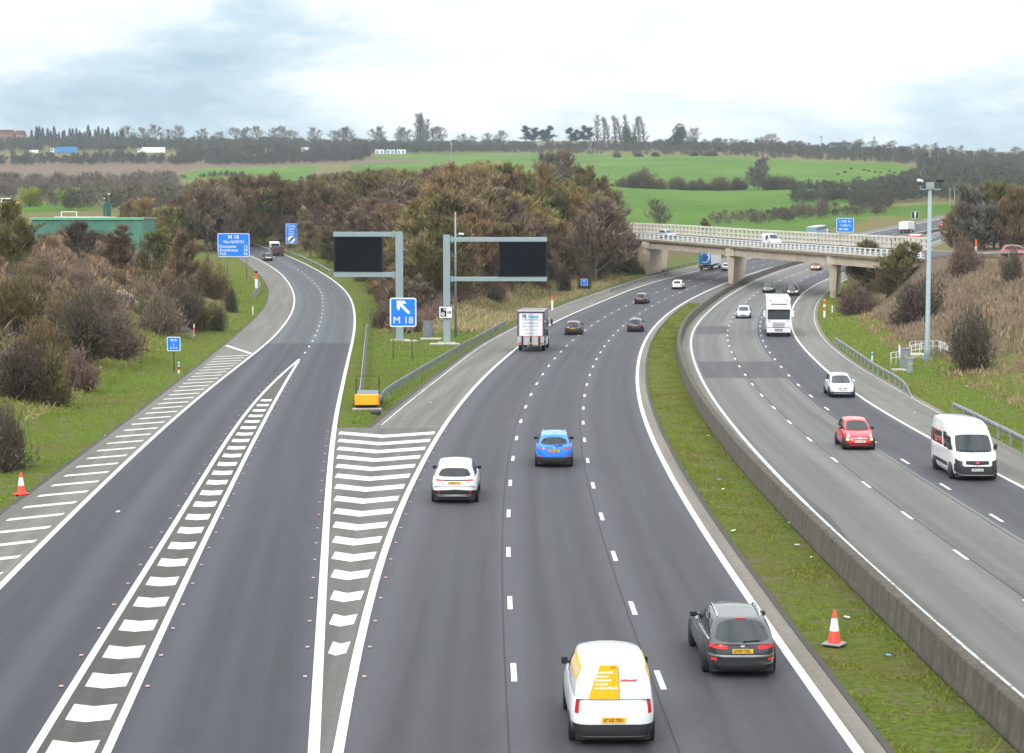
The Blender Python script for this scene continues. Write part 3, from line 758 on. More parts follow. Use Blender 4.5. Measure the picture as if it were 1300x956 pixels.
    for sg in (1, -1):
        def sd_(u, v, sg=sg):
            p = side_s(u, v); p[..., 0] *= sg; return p
        for (a0, a1, b0, b1) in C.get('side_win', [(.07, .30, .2, .86), (.33, .60, .12, .88), (.63, .93, .10, .88)]):
            pane("side_window", sd_, a0, a1, b0, b1)
        if S.get('rails'):
            pts = [tuple(np.array([sg * (up(np.array(u))[0] - .05), up(np.array(u))[1], up(np.array(u))[2] + .07])) for u in np.linspace(.08, .88, 7)]
            pts[0] = (pts[0][0], pts[0][1], pts[0][2] - .05); pts[-1] = (pts[-1][0], pts[-1][1], pts[-1][2] - .05)
            MB().tube(pts, .022, 6).build("roof_rail", S['rails'], root, True)
        # mirrors
        my = yf0 - (yf0 - yf1) * .25 - .1; mx = wb_ * .93; mz = zt(my) + .06
        ms = S.get('mirror_size', 1.0)
        mw = .19 if ms == 1 else .15; mh = .13 * ms
        mo = MB().box(0 if sg > 0 else -mw, mw if sg > 0 else 0, -.06, .08, -.02, mh).build("wing_mirror", S.get('mirror', M_DARK), root, bevel=.04, loc=(sg * (mx + .04), my, mz))
        MB().bar((sg * -.12, 0, 0), (sg * .03, 0, .05), .05).build("mirror_arm", M_DARK, mo)
        MB().box((.03 if sg > 0 else -mw + .03), (mw - .03 if sg > 0 else -.03), -.064, -.0605, .012, mh - .03).build("mirror_glass", M_GLASS, mo)
    # wheels
    r = S.get('wr', .34); wy = S.get('wy', (.62, .60))
    for fy in (-wy[0] * l, wy[1] * l):
        for sg in (1, -1):
            wheel(root, sg * (w * .985 - .115), fy, r, .23, sg, S.get('rim', M_RIM))
            ar_ = MB(); pts = [(sg * (w * .60), fy, r + .01), (sg * (w * .992), fy, r + .01)]
            ar_.tube(pts, r + S.get('arch', .055), 28); ar_.build("wheel_arch", S.get('archmat', M_INK), root, True)
    MB().box(-w * .86, w * .86, -l * .93, l * .93, .15, z0 + .12).build("underbody", M_INK, root)
    # body details
    for d in S.get('skins', []):
        nm, where, x0, x1, za, zb, mat = d[:7]; kw = d[7] if len(d) > 7 else {}
        kk = dict(kw); mirror = kk.pop('mirror', True)
        for sg in ((1, -1) if mirror else (1,)):
            c0 = 0 if where == 'rear' else half
            sx = sg if where == 'rear' else -sg
            skin(nm, c0 + sx * x0, c0 + sx * x1, za, zb, mat, **kk)
    if S.get('side_strip'):
        for (y0_, y1_, za, zb, mat) in S['side_strip']:
            q = PER / 4
            for c0, sg in ((q, 1), (3 * q, -1)): skin("side_trim", c0 + sg * y0_, c0 + sg * y1_, za, zb, mat, ns=20)
    if S.get('rear_plate'):
        z_ = S['rear_plate'][0]; p = B(np.array([0.0]), np.array([(z_ - z0) / (zt(-l) - z0)]))[0]
        plate(root, (0, p[1] - .014, z_), S.get('rp_tilt', -.12), 0, M_PLY)
    if S.get('front_plate'):
        z_ = S['front_plate']; p = B(np.array([half]), np.array([(z_ - z0) / (zt(l) - z0)]))[0]
        plate(root, (0, p[1] + .014, z_), 0.0, PI, M_PLW)
    if S.get('wiper'):
        u0 = re(np.array([.02]), np.array([.12]))[0]; u1 = re(np.array([.55]), np.array([.16]))[0]
        MB().bar((u0[0], u0[1] - .03, u0[2]), (u1[0], u1[1] - .03, u1[2]), .03).build("rear_wiper", M_INK, rw)
    if S.get('fin'):
        p = up(np.array(.12)); MB().add([(-.02, p[1], p[2]+.05), (.02, p[1], p[2]+.05), (.0, p[1]+.16, p[2]+.05), (0, p[1]-.02, p[2]+.14)], [(0,1,3),(1,2,3),(2,0,3),(0,2,1)]).build("roof_aerial", M_DARK, root)
    if S.get('brake3'):
        p = re(np.array([-.22, .22]), np.array([.965, .965])); MB().bar(p[0] - [0, .02, 0], p[1] - [0, .02, 0], .035).build("high_brake_light", M_RED, root)
    if S.get('wipers_front', True):
        for a0_, a1_ in ((-.75, -.05), (.0, .7)):
            p = fr(np.array([a0_, a1_]), np.array([.075, .10])); MB().bar(p[0] + [0, .03, .01], p[1] + [0, .03, .01], .022).build("wiper", M_INK, ws)
    return root, dict(B=B, zt=zt, l=l, w=w, up=up, re=re, fr=fr, side=side_s, half=half)

HATCH_TOP = [(-1, .88), (-.7, .93), (-.3, .93), (.25, .93), (.42, .91), (.7, .82), (.92, .70), (1, .62)]
def hatch(name, paint_, L=4.2, W=1.77, H=1.45, away=True, lamps=None, plate_r=.72, **kw):
    S = dict(name=name, L=L, W=W, H=H, paint=paint_, top=HATCH_TOP,
        cab=dict(r0=-.93, f0=.50, r1=-.72, f1=.08, roof=[(0, H - .09), (.3, H - .01), (.7, H - .01), (1, H - .07)], wb=.90, wt=.68, rear_win=(-.84, .84, .14, .88)),
        skins=[("tail_light", 'rear', .50, .92, .74, .88, M_RED), ("lower_bumper", 'rear', 0, 1.0, .25, .40, M_DARK, dict(ns=20)),
               ("headlight", 'front', .48, .95, .62, .74, M_CLEAR, dict(za1=.66, zb1=.80)), ("grille", 'front', 0, .42, .34, .46, M_INK),
               ("bumper_intake", 'front', 0, .75, .26, .33, M_DARK), ("upper_grille", 'front', 0, .3, .60, .67, M_INK)],
        rear_plate=(plate_r,), front_plate=.50, wr=.32, wiper=True, brake3=True)
    S.update(kw); return make_car(S)

def bars_text(name, parent, rows, m, y, th=.004):
    """illegible lines of small lettering: rows of (x0, x1, z, height, seed)"""
    b = MB()
    for x0, x1, z, h, sd in rows:
        r_ = random.Random(sd); x = x0
        while x < x1:
            wv = h * r_.uniform(.35, .6); k = r_.random()
            if k < .16: x += h * .45; continue
            b.box(x, x + wv * .35, y - th, y, z - h / 2, z + h / 2 * r_.choice([1, .6, 1]))
            b.box(x + wv * .35, x + wv, y - th, y, z - h / 2 + h * r_.choice([0, .4, .75]), z - h / 2 + h * r_.choice([.25, .6, 1]))
            x += wv + h * .16
    return b.build(name, m, parent)
def text(parent, body, x, y, z, size, m, rot=(PI/2, 0, 0), name="lettering", align='CENTER', bold=.012, ext=.004, sx=1.0):
    c = bpy.data.curves.new(name, 'FONT'); c.body = body; c.size = size; c.align_x = align; c.align_y = 'CENTER'
    c.extrude = ext; c.offset = bold * size; c.materials.append(m); c.resolution_u = 3
    tmp = bpy.data.objects.new("tmp", c); col.objects.link(tmp); bpy.context.view_layer.update()
    me = bpy.data.meshes.new_from_object(tmp.evaluated_get(bpy.context.evaluated_depsgraph_get())); me.name = name
    bpy.data.objects.remove(tmp); bpy.data.curves.remove(c)
    o = bpy.data.objects.new(name, me); col.objects.link(o); o.parent = parent; o.location = (x, y, z); o.rotation_euler = rot; o.scale = (sx, 1, 1)
    return o
def put(root, px, py, fn, away, label, cat, length, z=0, dx=0, group=None, w=0):
    """stand a vehicle so that its nearer end rests at the photo pixel, heading along the lane"""
    p = G(px, py); sl = float(slope(fn, p[1])); h = math.atan(sl)
    d = (math.sin(h), math.cos(h)); Yc = p[1] + d[1] * length / 2; Xc = p[0] + d[0] * length / 2
    h = math.atan(float(slope(fn, Yc))); pitch = math.atan(float(zr(Yc + 2) - zr(Yc - 2)) / 4)
    root.location = (Xc, Yc, float(zr(Yc)) + z + .004)
    root.rotation_euler = (pitch if away else -pitch, 0, -h if away else PI - h)
    tag(root, label, cat, group); return root

P_WHITE = paint("white_paint", (.80, .81, .82)); P_SILVER = paint("silver_paint", (.50, .56, .60), .3, .35)
P_BLUE = paint("bright_blue_paint", (.0, .19, .74), .25, .0); P_GREY = paint("dark_grey_paint", (.045, .048, .052), .22, .35)
P_RED = paint("red_paint", (.62, .012, .02)); P_BLACK = paint("black_paint", (.010, .011, .013), .2); P_NAVY = paint("dark_navy_paint", (.012, .018, .035), .2)
P_DRED = paint("dark_red_paint", (.35, .015, .03)); P_ORANGE = paint("burnt_orange_paint", (.35, .10, .03)); P_SILVB = paint("pale_silver_paint", (.62, .68, .71), .28, .2)

# large white SUV, seen from behind
HS_ = 1.665
S = dict(name="parked", L=4.80, W=1.95, H=HS_, paint=P_WHITE, top=[(-1, 1.0), (-.7, 1.04), (-.2, 1.03), (.35, 1.03), (.7, .98), (1, .86)], z0=.30,
    cab=dict(r0=-.90, f0=.42, r1=-.74, f1=.05, roof=[(0, 1.56), (.3, 1.63), (.7, 1.65), (1, 1.58)], wb=.90, wt=.66, rear_win=(-.84, .84, .18, .74), rti=.10, rcut=.3, rb=.10),
    skins=[("tail_light", 'rear', .48, .90, .93, 1.03, M_REDL, dict(za1=.95, zb1=1.06)), ("black_strip", 'rear', 0, .48, .95, 1.02, M_INK, dict(ns=8)),
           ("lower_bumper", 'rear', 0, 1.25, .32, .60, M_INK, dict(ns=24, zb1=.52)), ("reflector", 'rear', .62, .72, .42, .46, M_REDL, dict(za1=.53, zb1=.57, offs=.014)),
           ("tailgate_gap", 'rear', 0, .80, .705, .718, M_INK, dict(ns=20, offs=.008)), ("bumper_vent", 'rear', .68, .93, .72, .745, M_INK, dict(za1=.64, zb1=.67)), ("badge", 'rear', -.51, -.45, .80, .83, M_INK, dict(mirror=False)),
           ("headlight", 'front', .55, .95, .78, .86, M_CLEAR), ("grille", 'front', 0, .5, .6, .8, M_INK)],
    rear_plate=(.86,), wr=.38, wy=(.60, .62), arch=.05, mirror=M_DARK, fin=True, wiper=False)
S['name'] = "suv_car"; r_, _ = make_car(S)
put(r_, 577, 640, off(L1, 1.9), True, "white SUV driving away beside the wide chevron markings", "car", 4.8)
# bright blue crossover
S = dict(name="suv_car", L=4.39, W=1.82, H=1.60, paint=P_BLUE, top=[(-1, .98), (-.7, 1.02), (-.2, 1.01), (.35, 1.0), (.7, .94), (1, .80)], z0=.26,
    cab=dict(r0=-.93, f0=.45, r1=-.76, f1=.06, roof=[(0, 1.49), (.3, 1.57), (.7, 1.58), (1, 1.51)], wb=.88, wt=.64, rear_win=(-.88, .88, .22, .80), rti=.14, rcut=.42, rb=.10),
    skins=[("tail_light", 'rear', .48, .94, .86, .96, M_RED, dict(za1=.94, zb1=1.07)), ("lamp_lens", 'rear', .68, .74, .93, .97, M_CLEAR, dict(offs=.012)), ("lower_bumper", 'rear', 0, 1.15, .26, .50, M_DARK, dict(ns=24)),
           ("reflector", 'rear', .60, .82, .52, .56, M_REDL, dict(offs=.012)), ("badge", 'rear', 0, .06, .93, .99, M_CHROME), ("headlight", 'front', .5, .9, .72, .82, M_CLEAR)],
    rear_plate=(.80,), wr=.34, wy=(.60, .61), mirror=M_DARK, fin=True, wiper=True, rails=M_CHROME)
r_, _ = make_car(S); put(r_, 703.5, 594, off(R1, -5.5), True, "bright blue crossover car in the middle lane ahead of the white SUV", "car", 4.39)
# dark grey estate
S = dict(name="estate_car", L=4.87, W=1.86, H=1.48, paint=P_GREY, top=[(-1, .88), (-.75, .94), (-.2, .93), (.3, .92), (.65, .86), (1, .70)], z0=.22,
    cab=dict(r0=-.95, f0=.40, r1=-.70, f1=.03, roof=[(0, 1.39), (.3, 1.45), (.7, 1.47), (1, 1.40)], wb=.90, wt=.66, rear_win=(-.88, .88, .10, .92), rti=.03, rcut=.3, rb=.12,
             side_win=[(.10, .30, .24, .82), (.33, .60, .14, .86), (.63, .93, .12, .86)]),
    skins=[("tail_light", 'rear', .40, .98, .75, .84, M_REDL, dict(za1=.76, zb1=.93, ns=20)), ("bumper_line", 'rear', 0, 1.0, .55, .60, M_CHROME, dict(ns=24)),
           ("tailgate_gap", 'rear', 0, .72, .612, .622, M_INK, dict(ns=20, offs=.009)), ("bumper_shadow_strip", 'rear', 0, .85, .47, .53, M_INK, dict(ns=24)), ("lower_bumper", 'rear', 0, 1.1, .22, .35, M_INK, dict(ns=24)),  # black strip below the bumper line is painted-on shadow
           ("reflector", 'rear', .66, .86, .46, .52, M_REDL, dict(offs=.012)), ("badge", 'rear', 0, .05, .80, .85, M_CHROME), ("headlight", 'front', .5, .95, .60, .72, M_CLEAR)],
    rear_plate=(.70,), wr=.34, wy=(.60, .62), mirror=M_DARK, rails=M_CHROME, wiper=True, brake3=True)
r_, H_ = make_car(S)
for sg in (1, -1):
    us_ = np.linspace(.08, .95, 9); pl_ = H_['side'](us_, np.full(9, .06)); pl_[:, 0] = sg * (pl_[:, 0] + .012)
    MB().tube([tuple(p) for p in pl_], .014, 5).build("window_trim", M_CHROME, r_, True)
put(r_, 943, 862, off(R1, -1.75), True, "dark grey estate car with roof rails in the lane beside the median", "car", 4.87)
# white and yellow van, nearest
P_YEL = plain("yellow_graphic", (.86, .46, .005), .4, var=.04); P_PINK = plain("red_graphic", (.65, .06, .05), .4)
S = dict(name="panel_van", L=4.4, W=1.90, H=1.86, paint=P_WHITE, ne=7.0, top=[(-1, 1.10), (-.7, 1.12), (-.2, 1.12), (.45, 1.10), (.75, 1.0), (1, .84)], z0=.24, crown=.02,
    cab=dict(r0=-.975, f0=.56, r1=-.94, f1=.16, roof=[(0, 1.79), (.3, 1.83), (.7, 1.83), (1, 1.74)], wb=.93, wt=.74, rear_win=None, rb=.03, side_win=[(.70, .95, .10, .84)]),
    skins=[("tail_light", 'rear', .78, .90, .75, 1.05, M_RED), ("lower_bumper", 'rear', 0, 1.1, .25, .52, M_DARK, dict(ns=24)), ("headlight", 'front', .5, .95, .68, .84, M_CLEAR)],
    rear_plate=(.62,), wr=.32, mirror=M_DARK, mirror_size=1.3, wiper=False)
r_, H_ = make_car(S)
re = H_['re']
def rear_panel(name, a0, a1, v0, v1, mat, offs=.012, par=None, a2=None):
    n = 6; aa, vv = np.meshgrid(np.linspace(0, 1, n), np.linspace(v0, v1, n)); lo_ = a0 + (0 if a2 is None else (a2 - a0)) * (vv - v0) / (v1 - v0)
    A_ = lo_ + (a1 - lo_) * aa; p = re(A_, vv); p[..., 1] -= offs
    q = p.copy(); q[..., 1] += .02
    V, Qq = join_grids([p, np.stack([q[0], p[0]]), np.stack([p[-1], q[-1]]), np.stack([p[:, 0], q[:, 0]]), np.stack([q[:, -1], p[:, -1]])]); return link(name, raw_mesh(name, V, Qq, mat), par or r_)
yp = rear_panel("yellow_panel", -.66, .14, .0, .97, P_YEL, a2=-.44)
rear_panel("red_tab", -.08, .06, .89, .92, P_PINK, .016, yp)
for i in range(5):
    rr_ = random.Random(i); a = -.50
    while a < (-.02, -.16, -.10, -.20, .08)[i]:
        wd_ = rr_.uniform(.02, .05); hh_ = rr_.uniform(.045, .07); rear_panel("lettering", a, a + wd_, .74 - i * .11, .74 - i * .11 + hh_, M_WHITE, .016, yp); a += wd_ + .016
    
a = .20
for i in range(9):
    rear_panel("red_lettering", a, a + .036, .52, .52 + (.07 if i in (2, 8) else .05), P_PINK, .014); a += .05
rear_panel("door_seam", .145, .152, .0, .9, M_DARK, .012)
# orange band with white lettering on the sides
for sg in (1, -1):
    sd2 = lambda u, v: H_['side'](u, v) * np.array([sg, 1, 1])
    uu, vv = np.meshgrid(np.linspace(.04, .62, 10), np.linspace(.55, .95, 4)); p = sd2(uu, vv); p[..., 0] += sg * .012; q = p.copy(); q[..., 0] -= sg * .02
    V, Qq = join_grids([p, np.stack([q[0], p[0]]), np.stack([p[-1], q[-1]]), np.stack([p[:, 0], q[:, 0]]), np.stack([q[:, -1], p[:, -1]])]); bnd = link("yellow_band", raw_mesh("yellow_band", V, Qq, P_YEL), r_)
    for i in range(9):
        u0_ = .08 + i * .058; uu, vv = np.meshgrid(np.linspace(u0_, u0_ + .022, 2), np.linspace(.63, .86, 3)); p = sd2(uu, vv); p[..., 0] += sg * .018
        V, Qq = join_grids([p]); link("band_lettering", raw_mesh("band_lettering", V, Qq, M_WHITE), bnd)
put(r_, 779, 950, off(R1, -5.5), True, "white van with yellow rear panel and side bands at the bottom of the picture", "van", 4.4)
# red small car, oncoming
S = dict(name="small_car", L=3.57, W=1.64, H=1.49, paint=P_RED, ne=4.0, top=[(-1, .88), (-.6, .94), (-.2, .94), (.35, .94), (.6, .90), (.85, .78), (1, .66)], z0=.22, crown=.06, front_round=.8,
    cab=dict(r0=-.92, f0=.50, r1=-.66, f1=.12, roof=[(0, 1.38), (.3, 1.46), (.7, 1.47), (1, 1.40)], wb=.88, wt=.66, side_win=[(.12, .40, .2, .82), (.45, .92, .12, .86)]),
    skins=[("headlight", 'front', .56, .76, .66, .80, M_CLEAR, dict(ns=8)), ("sidelight", 'front', .58, .76, .50, .61, M_AMBERL, dict(ns=8, offs=.015)), ("grille", 'front', 0, .48, .30, .38, M_INK),
           ("chrome_strip", 'front', .06, .36, .60, .625, M_CHROME), ("badge", 'front', 0, .06, .58, .67, M_CHROME, dict(offs=.012)), ("tail_light", 'rear', .5, .7, .6, .8, M_RED)],
    front_plate=.455, wr=.30, wy=(.64, .66), arch=.04, mirror=M_DARK, mirror_sky=0, wiper=False)
r_, _ = make_car(S); put(r_, 1092, 572, mix(R2, R3, .55), False, "small bright red hatchback coming on with its side lamps lit", "car", 3.57)
# pale silver hatchback, oncoming
S = dict(L=4.18, W=1.74, H=1.44)
r_, _ = hatch("hatchback_car", P_SILVB, 4.18, 1.76, 1.44, skins=[("headlight", 'front', .42, .86, .58, .70, M_CLEAR), ("grille", 'front', .06, .30, .58, .65, M_INK), ("bumper_intake", 'front', 0, .78, .30, .38, M_DARK), ("tail_light", 'rear', .5, .85, .7, .85, M_RED)], mirror=P_SILVB)
put(r_, 1070, 505, mix(R2, R3, .84), False, "pale silver hatchback on the dark lane just above the red car", "car", 4.18)
# white minibus
S = dict(name="minibus", L=5.7, W=2.06, H=2.52, paint=P_WHITE, ne=7.5, front_round=.6, top=[(-1, 1.28), (-.5, 1.28), (.3, 1.28), (.62, 1.26), (.80, 1.16), (.93, 1.02), (1, .92)], z0=.26, crown=.03,
    levels=[(0, .93, .03, .0), (.10, .97, 0, 0), (.3, .99, 0, 0), (.55, 1.0, 0, .02), (.8, .995, 0, .06), (1.0, .985, .01, .12)],
    cab=dict(r0=-.985, f0=.74, r1=-.965, f1=.40, roof=[(0, 2.42), (.3, 2.46), (.7, 2.46), (1, 2.34)], wb=.965, wt=.80, bulge=.07, rb=.02, fb=.16, rc=.07, front_win=(-.90, .90, .03, .66),
             rear_win=(-.8, .8, .08, .6), side_win=[(.05, .33, .06, .56), (.34, .60, .06, .56), (.66, .80, .03, .60), (.81, .95, .03, .52)]),
    skins=[("front_bumper", 'front', 0, 1.25, .28, .66, M_DARK, dict(ns=30, zb1=.74)), ("bumper_wing", 'front', .66, 1.12, .60, .88, M_DARK, dict(ns=10, zb1=.98, offs=.009)), ("grille", 'front', 0, .52, .70, .90, M_INK, dict(za1=.74)),
           ("grille_frame", 'front', 0, .60, .66, .70, P_WHITE, dict(offs=.012)), ("badge", 'front', 0, .08, .77, .87, plain("round_badge_red", (.5, .05, .06), .3), dict(offs=.018)),
           ("headlight", 'front', .55, .96, .92, 1.04, M_CLEAR, dict(zb1=1.18, za1=.98)), ("lit_bulb", 'front', .62, .86, .95, 1.04, M_LIT, dict(offs=.014)), ("lower_bumper", 'rear', 0, 1.2, .28, .55, M_DARK), ("tail_light", 'rear', .9, 1.0, .8, 1.25, M_RED)],
    side_strip=[(-1.3, 1.3, .50, .68, M_DARK)], front_plate=.50, wr=.35, wy=(.52, .64), mirror=M_DARK, mirror_size=1.9, mirror_sky=0, rim=M_CHROME)
r_, _ = make_car(S); put(r_, 1241, 611, mix(R2, R3, .84), False, "white high roof minibus with dark bumper and lit headlamps", "minibus", 5.7)
# cars farther up the northbound side
for (nm, pt, px_, py_, fn, lab, kw) in [
    ("hatchback_car", P_BLACK, 727, 425.5, off(R1, -5.6), "black hatchback just ahead of the box truck, nearest the lane line", dict(L=4.3, W=1.78, H=1.42)),
    ("small_car", P_NAVY, 806, 421.5, off(R1, -1.85), "dark small hatchback with upright tail lamps beside the median verge", dict(L=3.85, W=1.73, H=1.41)),
    ("hatchback_car", P_NAVY, 813, 386, off(R1, -5.5), "dark navy car between the small hatchback and the bridge", dict(L=4.3, W=1.8, H=1.46)),
    ("saloon_car", P_WHITE, 859, 367.5, off(R1, -5.5), "white car driving away just before the bridge shadow", dict(L=4.5, W=1.8, H=1.44)),
    ("saloon_car", P_SILVER, 921, 344, off(R1, -5.4), "silver car half hidden behind the central bridge pier", dict(L=4.4, W=1.8, H=1.44))]:
    if nm == "small_car":
        kw = dict(kw, skins=[("tail_light", 'rear', .55, .75, .66, .90, M_REDL), ("lower_bumper", 'rear', 0, 1.0, .25, .42, M_DARK, dict(ns=20)), ("headlight", 'front', .5, .75, .6, .8, M_CLEAR)], roofmat=P_WHITE)
    r_, _ = hatch(nm, pt, **kw); put(r_, px_, py_, fn, True, lab, "car", kw['L'])
for (nm, pt, px_, py_, fn, lab, kw, lit) in [
    ("saloon_car", P_SILVB, 943.5, 404.5, mix(R2, R3, .50), "silver saloon in the middle lane left of the white lorry", dict(L=4.5, W=1.79, H=1.46), 0),
    ("hatchback_car", P_BLACK, 975, 372, mix(R2, R3, .50), "black car in the bridge shadow, the left of the two oncoming dark cars", dict(L=4.3, W=1.8, H=1.5), 0),
    ("hatchback_car", P_BLACK, 1006, 375.5, mix(R2, R3, .84), "black car with bright headlamps, right of the other dark car at the bridge", dict(L=4.1, W=1.76, H=1.44), 1),
    ("hatchback_car", P_ORANGE, 1034.5, 343.5, mix(R2, R3, .52), "dark orange car coming on beneath the right bridge span", dict(L=4.2, W=1.8, H=1.5), 2)]:
    lm = {0: M_CLEAR, 1: M_LIT, 2: M_AMBERL}[lit]
    r_, _ = hatch(nm, pt, skins=[("headlight", 'front', .48, .88, .58, .72, lm), ("grille", 'front', 0, .42, .32, .44, M_INK), ("tail_light", 'rear', .5, .85, .7, .85, M_RED)], **kw); put(r_, px_, py_, fn, False, lab, "car", kw['L'])
# slip road: grey and white SUV
r_, _ = hatch("suv_car", P_GREY, 4.5, 1.84, 1.65, roofmat=P_WHITE, skins=[("tail_light", 'rear', .55, .88, .85, .98, M_REDL), ("rear_door", 'rear', 0, .6, .62, .86, P_SILVB), ("lower_bumper", 'rear', 0, 1.0, .25, .5, M_INK, dict(ns=20))], plate_r=.74, rails=M_CHROME)
put(r_, 341, 331.5, off(SL, 1.9), True, "grey SUV following the flat bed truck up the slip road", "car", 4.5)
# far right part of the motorway
for (nm, pt, px_, py_, fn, away, lab) in [
    ("hatchback_car", P_RED, 1195, 289, off(R1, -4.5), True, "red car far off on the motorway beyond the bridge"),
    ("saloon_car", P_WHITE, 1205, 304.5, mix(R2, R3, .5), False, "white car with dark windows far beyond the mast"),
    ("saloon_car", P_WHITE, 1210, 280.5, off(R1, -8.5), True, "tiny white car at the last visible bend of the motorway")]:
    r_, _ = hatch(nm, pt, 4.3, 1.8, 1.46); put(r_, px_, py_, fn, away, lab, "car", 4.3)

# --- goods vehicles
def truck_wheels(root, xs, ys, r=.5):
    for y in ys:
        for sg in (1, -1): wheel(root, sg * xs, y, r, .32, sg, M_GALV)
def cab_unit(root, y0, W=2.5, zb=1.0, zt_=3.3, deep=2.1, m=P_WHITE, front=True, fairing=True):
    """lorry cab: y0 is the front face"""
    w = W / 2
    prof = [(y0 - deep, .55), (y0 - .08, .55), (y0, .75), (y0, 1.55), (y0 - .06, 1.75), (y0 - .32, 2.85), (y0 - .55, zt_ - .1), (y0 - .8, zt_), (y0 - deep, zt_)]
    cb = MB().prism([(a, b) for a, b in prof], -w, w, 'x'); co = cb.build("cab", m, root, bevel=.09)
    return co
def box_truck(px_, py_, fn, L, body_m, label, W=2.5, H=3.75, rows=True):
    root = empty("box_truck", (0, 0, 0)); l = L / 2; w = W / 2; yb = -l
    MB().box(-w, w, yb, l - 2.2, 1.12, H).build("box_body", body_m, root, bevel=.03)
    MB().box(-w - .005, w + .005, yb - .005, l - 2.19, H - .05, H + .02).build("box_roof", P_WHITE, root)
    MB().box(-.45, .45, yb + .3, l - .4, .55, 1.1).build("chassis", M_DARK, root)
    co = cab_unit(root, l, 2.35, zt_=2.75, deep=2.0)
    truck_wheels(root, w - .17, (yb + 1.8, l - 1.3), .46)
    for sg in (1, -1):
        mo = MB().box(-.09, .09, -.05, .05, -.28, .28).build("wing_mirror", M_INK, root, bevel=.03, loc=(sg * (w + .22), l - .45, 2.35))
        MB().bar((0, 0, 0), (-sg * .3, -.1, .1), .04).build("mirror_arm", M_INK, mo)
    return root, yb, w
P_NAVYB = paint("navy_box_paint", (.02, .045, .14))
t, yb, w = box_truck(0, 0, None, 8.2, P_NAVYB, "")
dr = MB().box(-w + .14, w - .14, yb - .03, yb - .008, 1.42, 3.55).build("rear_door_panel", P_WHITE, t)
for sg in (1, -1): MB().box(sg * (w - .18) - .02, sg * (w - .18) + .02, yb - .036, yb - .031, 1.42, 3.55).build("red_border", M_RED, t)
for z_ in (1.43, 3.54): MB().box(-w + .2, w - .2, yb - .036, yb - .031, z_ - .02, z_ + .02).build("red_border", M_RED, t)
for x_ in (-.06, .06, .2): MB().tube([(x_, yb - .055, 1.4), (x_, yb - .055, 3.55)], .014, 6).build("door_bar", M_GALV, t)
M_NAVYI = plain("navy_lettering", (.01, .03, .2), .5); M_CYANI = plain("cyan_lettering", (.01, .45, .65), .5)
text(dr, "FS", -.78, yb - .045, 3.22, .46, M_NAVYI, bold=.04, align='LEFT', sx=.9); text(dr, "Rentals", -.24, yb - .045, 3.22, .40, M_CYANI, bold=.03, align='LEFT', sx=.82)
bars_text("small_lettering", dr, [(-.9, .95, 2.93, .08, 1), (-.7, .72, 2.62, .09, 2), (-.82, .8, 2.34, .07, 3), (-.7, .75, 2.0, .05, 4), (-.5, .6, 1.68, .05, 5)], M_NAVYI, yb - .038)
MB().box(-w + .02, w - .02, yb - .09, yb - .03, .62, 1.40).build("tail_lift", plain("tail_lift_grey", (.45, .46, .47), .5, .2), t)
for x_ in (-.78, 0, .78): MB().box(x_ - .09, x_ + .09, yb - .12, yb - .092, .42, 1.42).build("lift_bracket", M_INK, t)
for sg in (1, -1): MB().box(sg * 1.0 - .16, sg * 1.0 + .16, yb - .13, yb - .1, .70, .84).build("tail_light", M_REDL, t)
plate(t, (0.0, yb - .14, .77), 0, 0, M_PLY)
for sg in (1, -1):
    for k in range(4): MB().bar((sg * (w + .01), yb + 1.0 + k * .9, .5), (sg * (w + .01), yb + 1.6 + k * .9, 1.05), .1, .04).build("side_guard", P_WHITE if k % 2 else M_INK, t)
put(t, 674, 446.5, off(L1, 1.9), True, "box truck with white rear doors lettered FS Rentals on a navy body", "truck", 8.2)
# blue and white lorry at the bridge
P_SKY = paint("sky_blue_panel", (.05, .30, .60)); t, yb, w = box_truck(0, 0, None, 9.5, P_WHITE, "", H=4.0)
dr = MB().box(-w + .05, w - .05, yb - .03, yb - .006, 1.15, 3.9).build("rear_door_panel", P_SKY, t)
rg = MB(); pts = [(math.cos(a) * .82, yb - .04, 2.5 + math.sin(a) * 1.0) for a in np.linspace(-2.2, 2.8, 22)]; rg.tube(pts, [.03 + .17 * math.sin(PI * i / 21) for i in range(22)], 6); rg.build("white_swirl", P_WHITE, dr, True)
MB().box(-.35, .45, yb - .038, yb - .031, 1.9, 2.9).build("dark_blue_shape", plain("deep_blue", (.02, .12, .4), .4), dr)
MB().box(-w + .02, w - .02, yb - .06, yb, .55, 1.0).build("rear_beam", M_DARK, t)
for sg in (1, -1): MB().box(sg * .95 - .22, sg * .95 + .22, yb - .09, yb - .06, .66, .86).build("tail_light", M_REDL, t)
put(t, 895, 343.5, off(L1, 1.9), True, "lorry with blue rear doors and a white swirl passing below the bridge", "lorry", 9.5)
# white articulated lorry, oncoming
t = empty("articulated_lorry", (0, 0, 0)); L_ = 14.5; l = L_ / 2
co = cab_unit(t, l, 2.5, zt_=3.35, deep=2.2)
MB().prism([(l - 2.2, 3.3), (l - .72, 3.3), (l - .9, 3.62), (l - 1.5, 4.0), (l - 2.2, 4.05)], -1.15, 1.15, 'x').build("roof_fairing", P_WHITE, t, bevel=.06)
g = MB(); g.v = []; 
MB().prism([(l - .055, 1.80), (l - .045, 1.84), (l - .29, 2.78), (l - .33, 2.78)], -1.16, 1.16, 'x').build("windscreen", M_GLASS, t)
o_ = MB().prism([(l - .03, 1.86), (l + .015, 1.86), (l - .20, 2.72), (l - .27, 2.72)], -1.10, 1.10, 'x').build("windscreen_glass", M_GLASS, t)
MB().box(-1.2, 1.2, l - .35, l + .18, 2.86, 2.93).build("sun_visor", P_WHITE, t, bevel=.02)
MB().box(-.85, .85, l - .9, l - .66, 3.34, 3.44).build("roof_light_bar", M_INK, t)
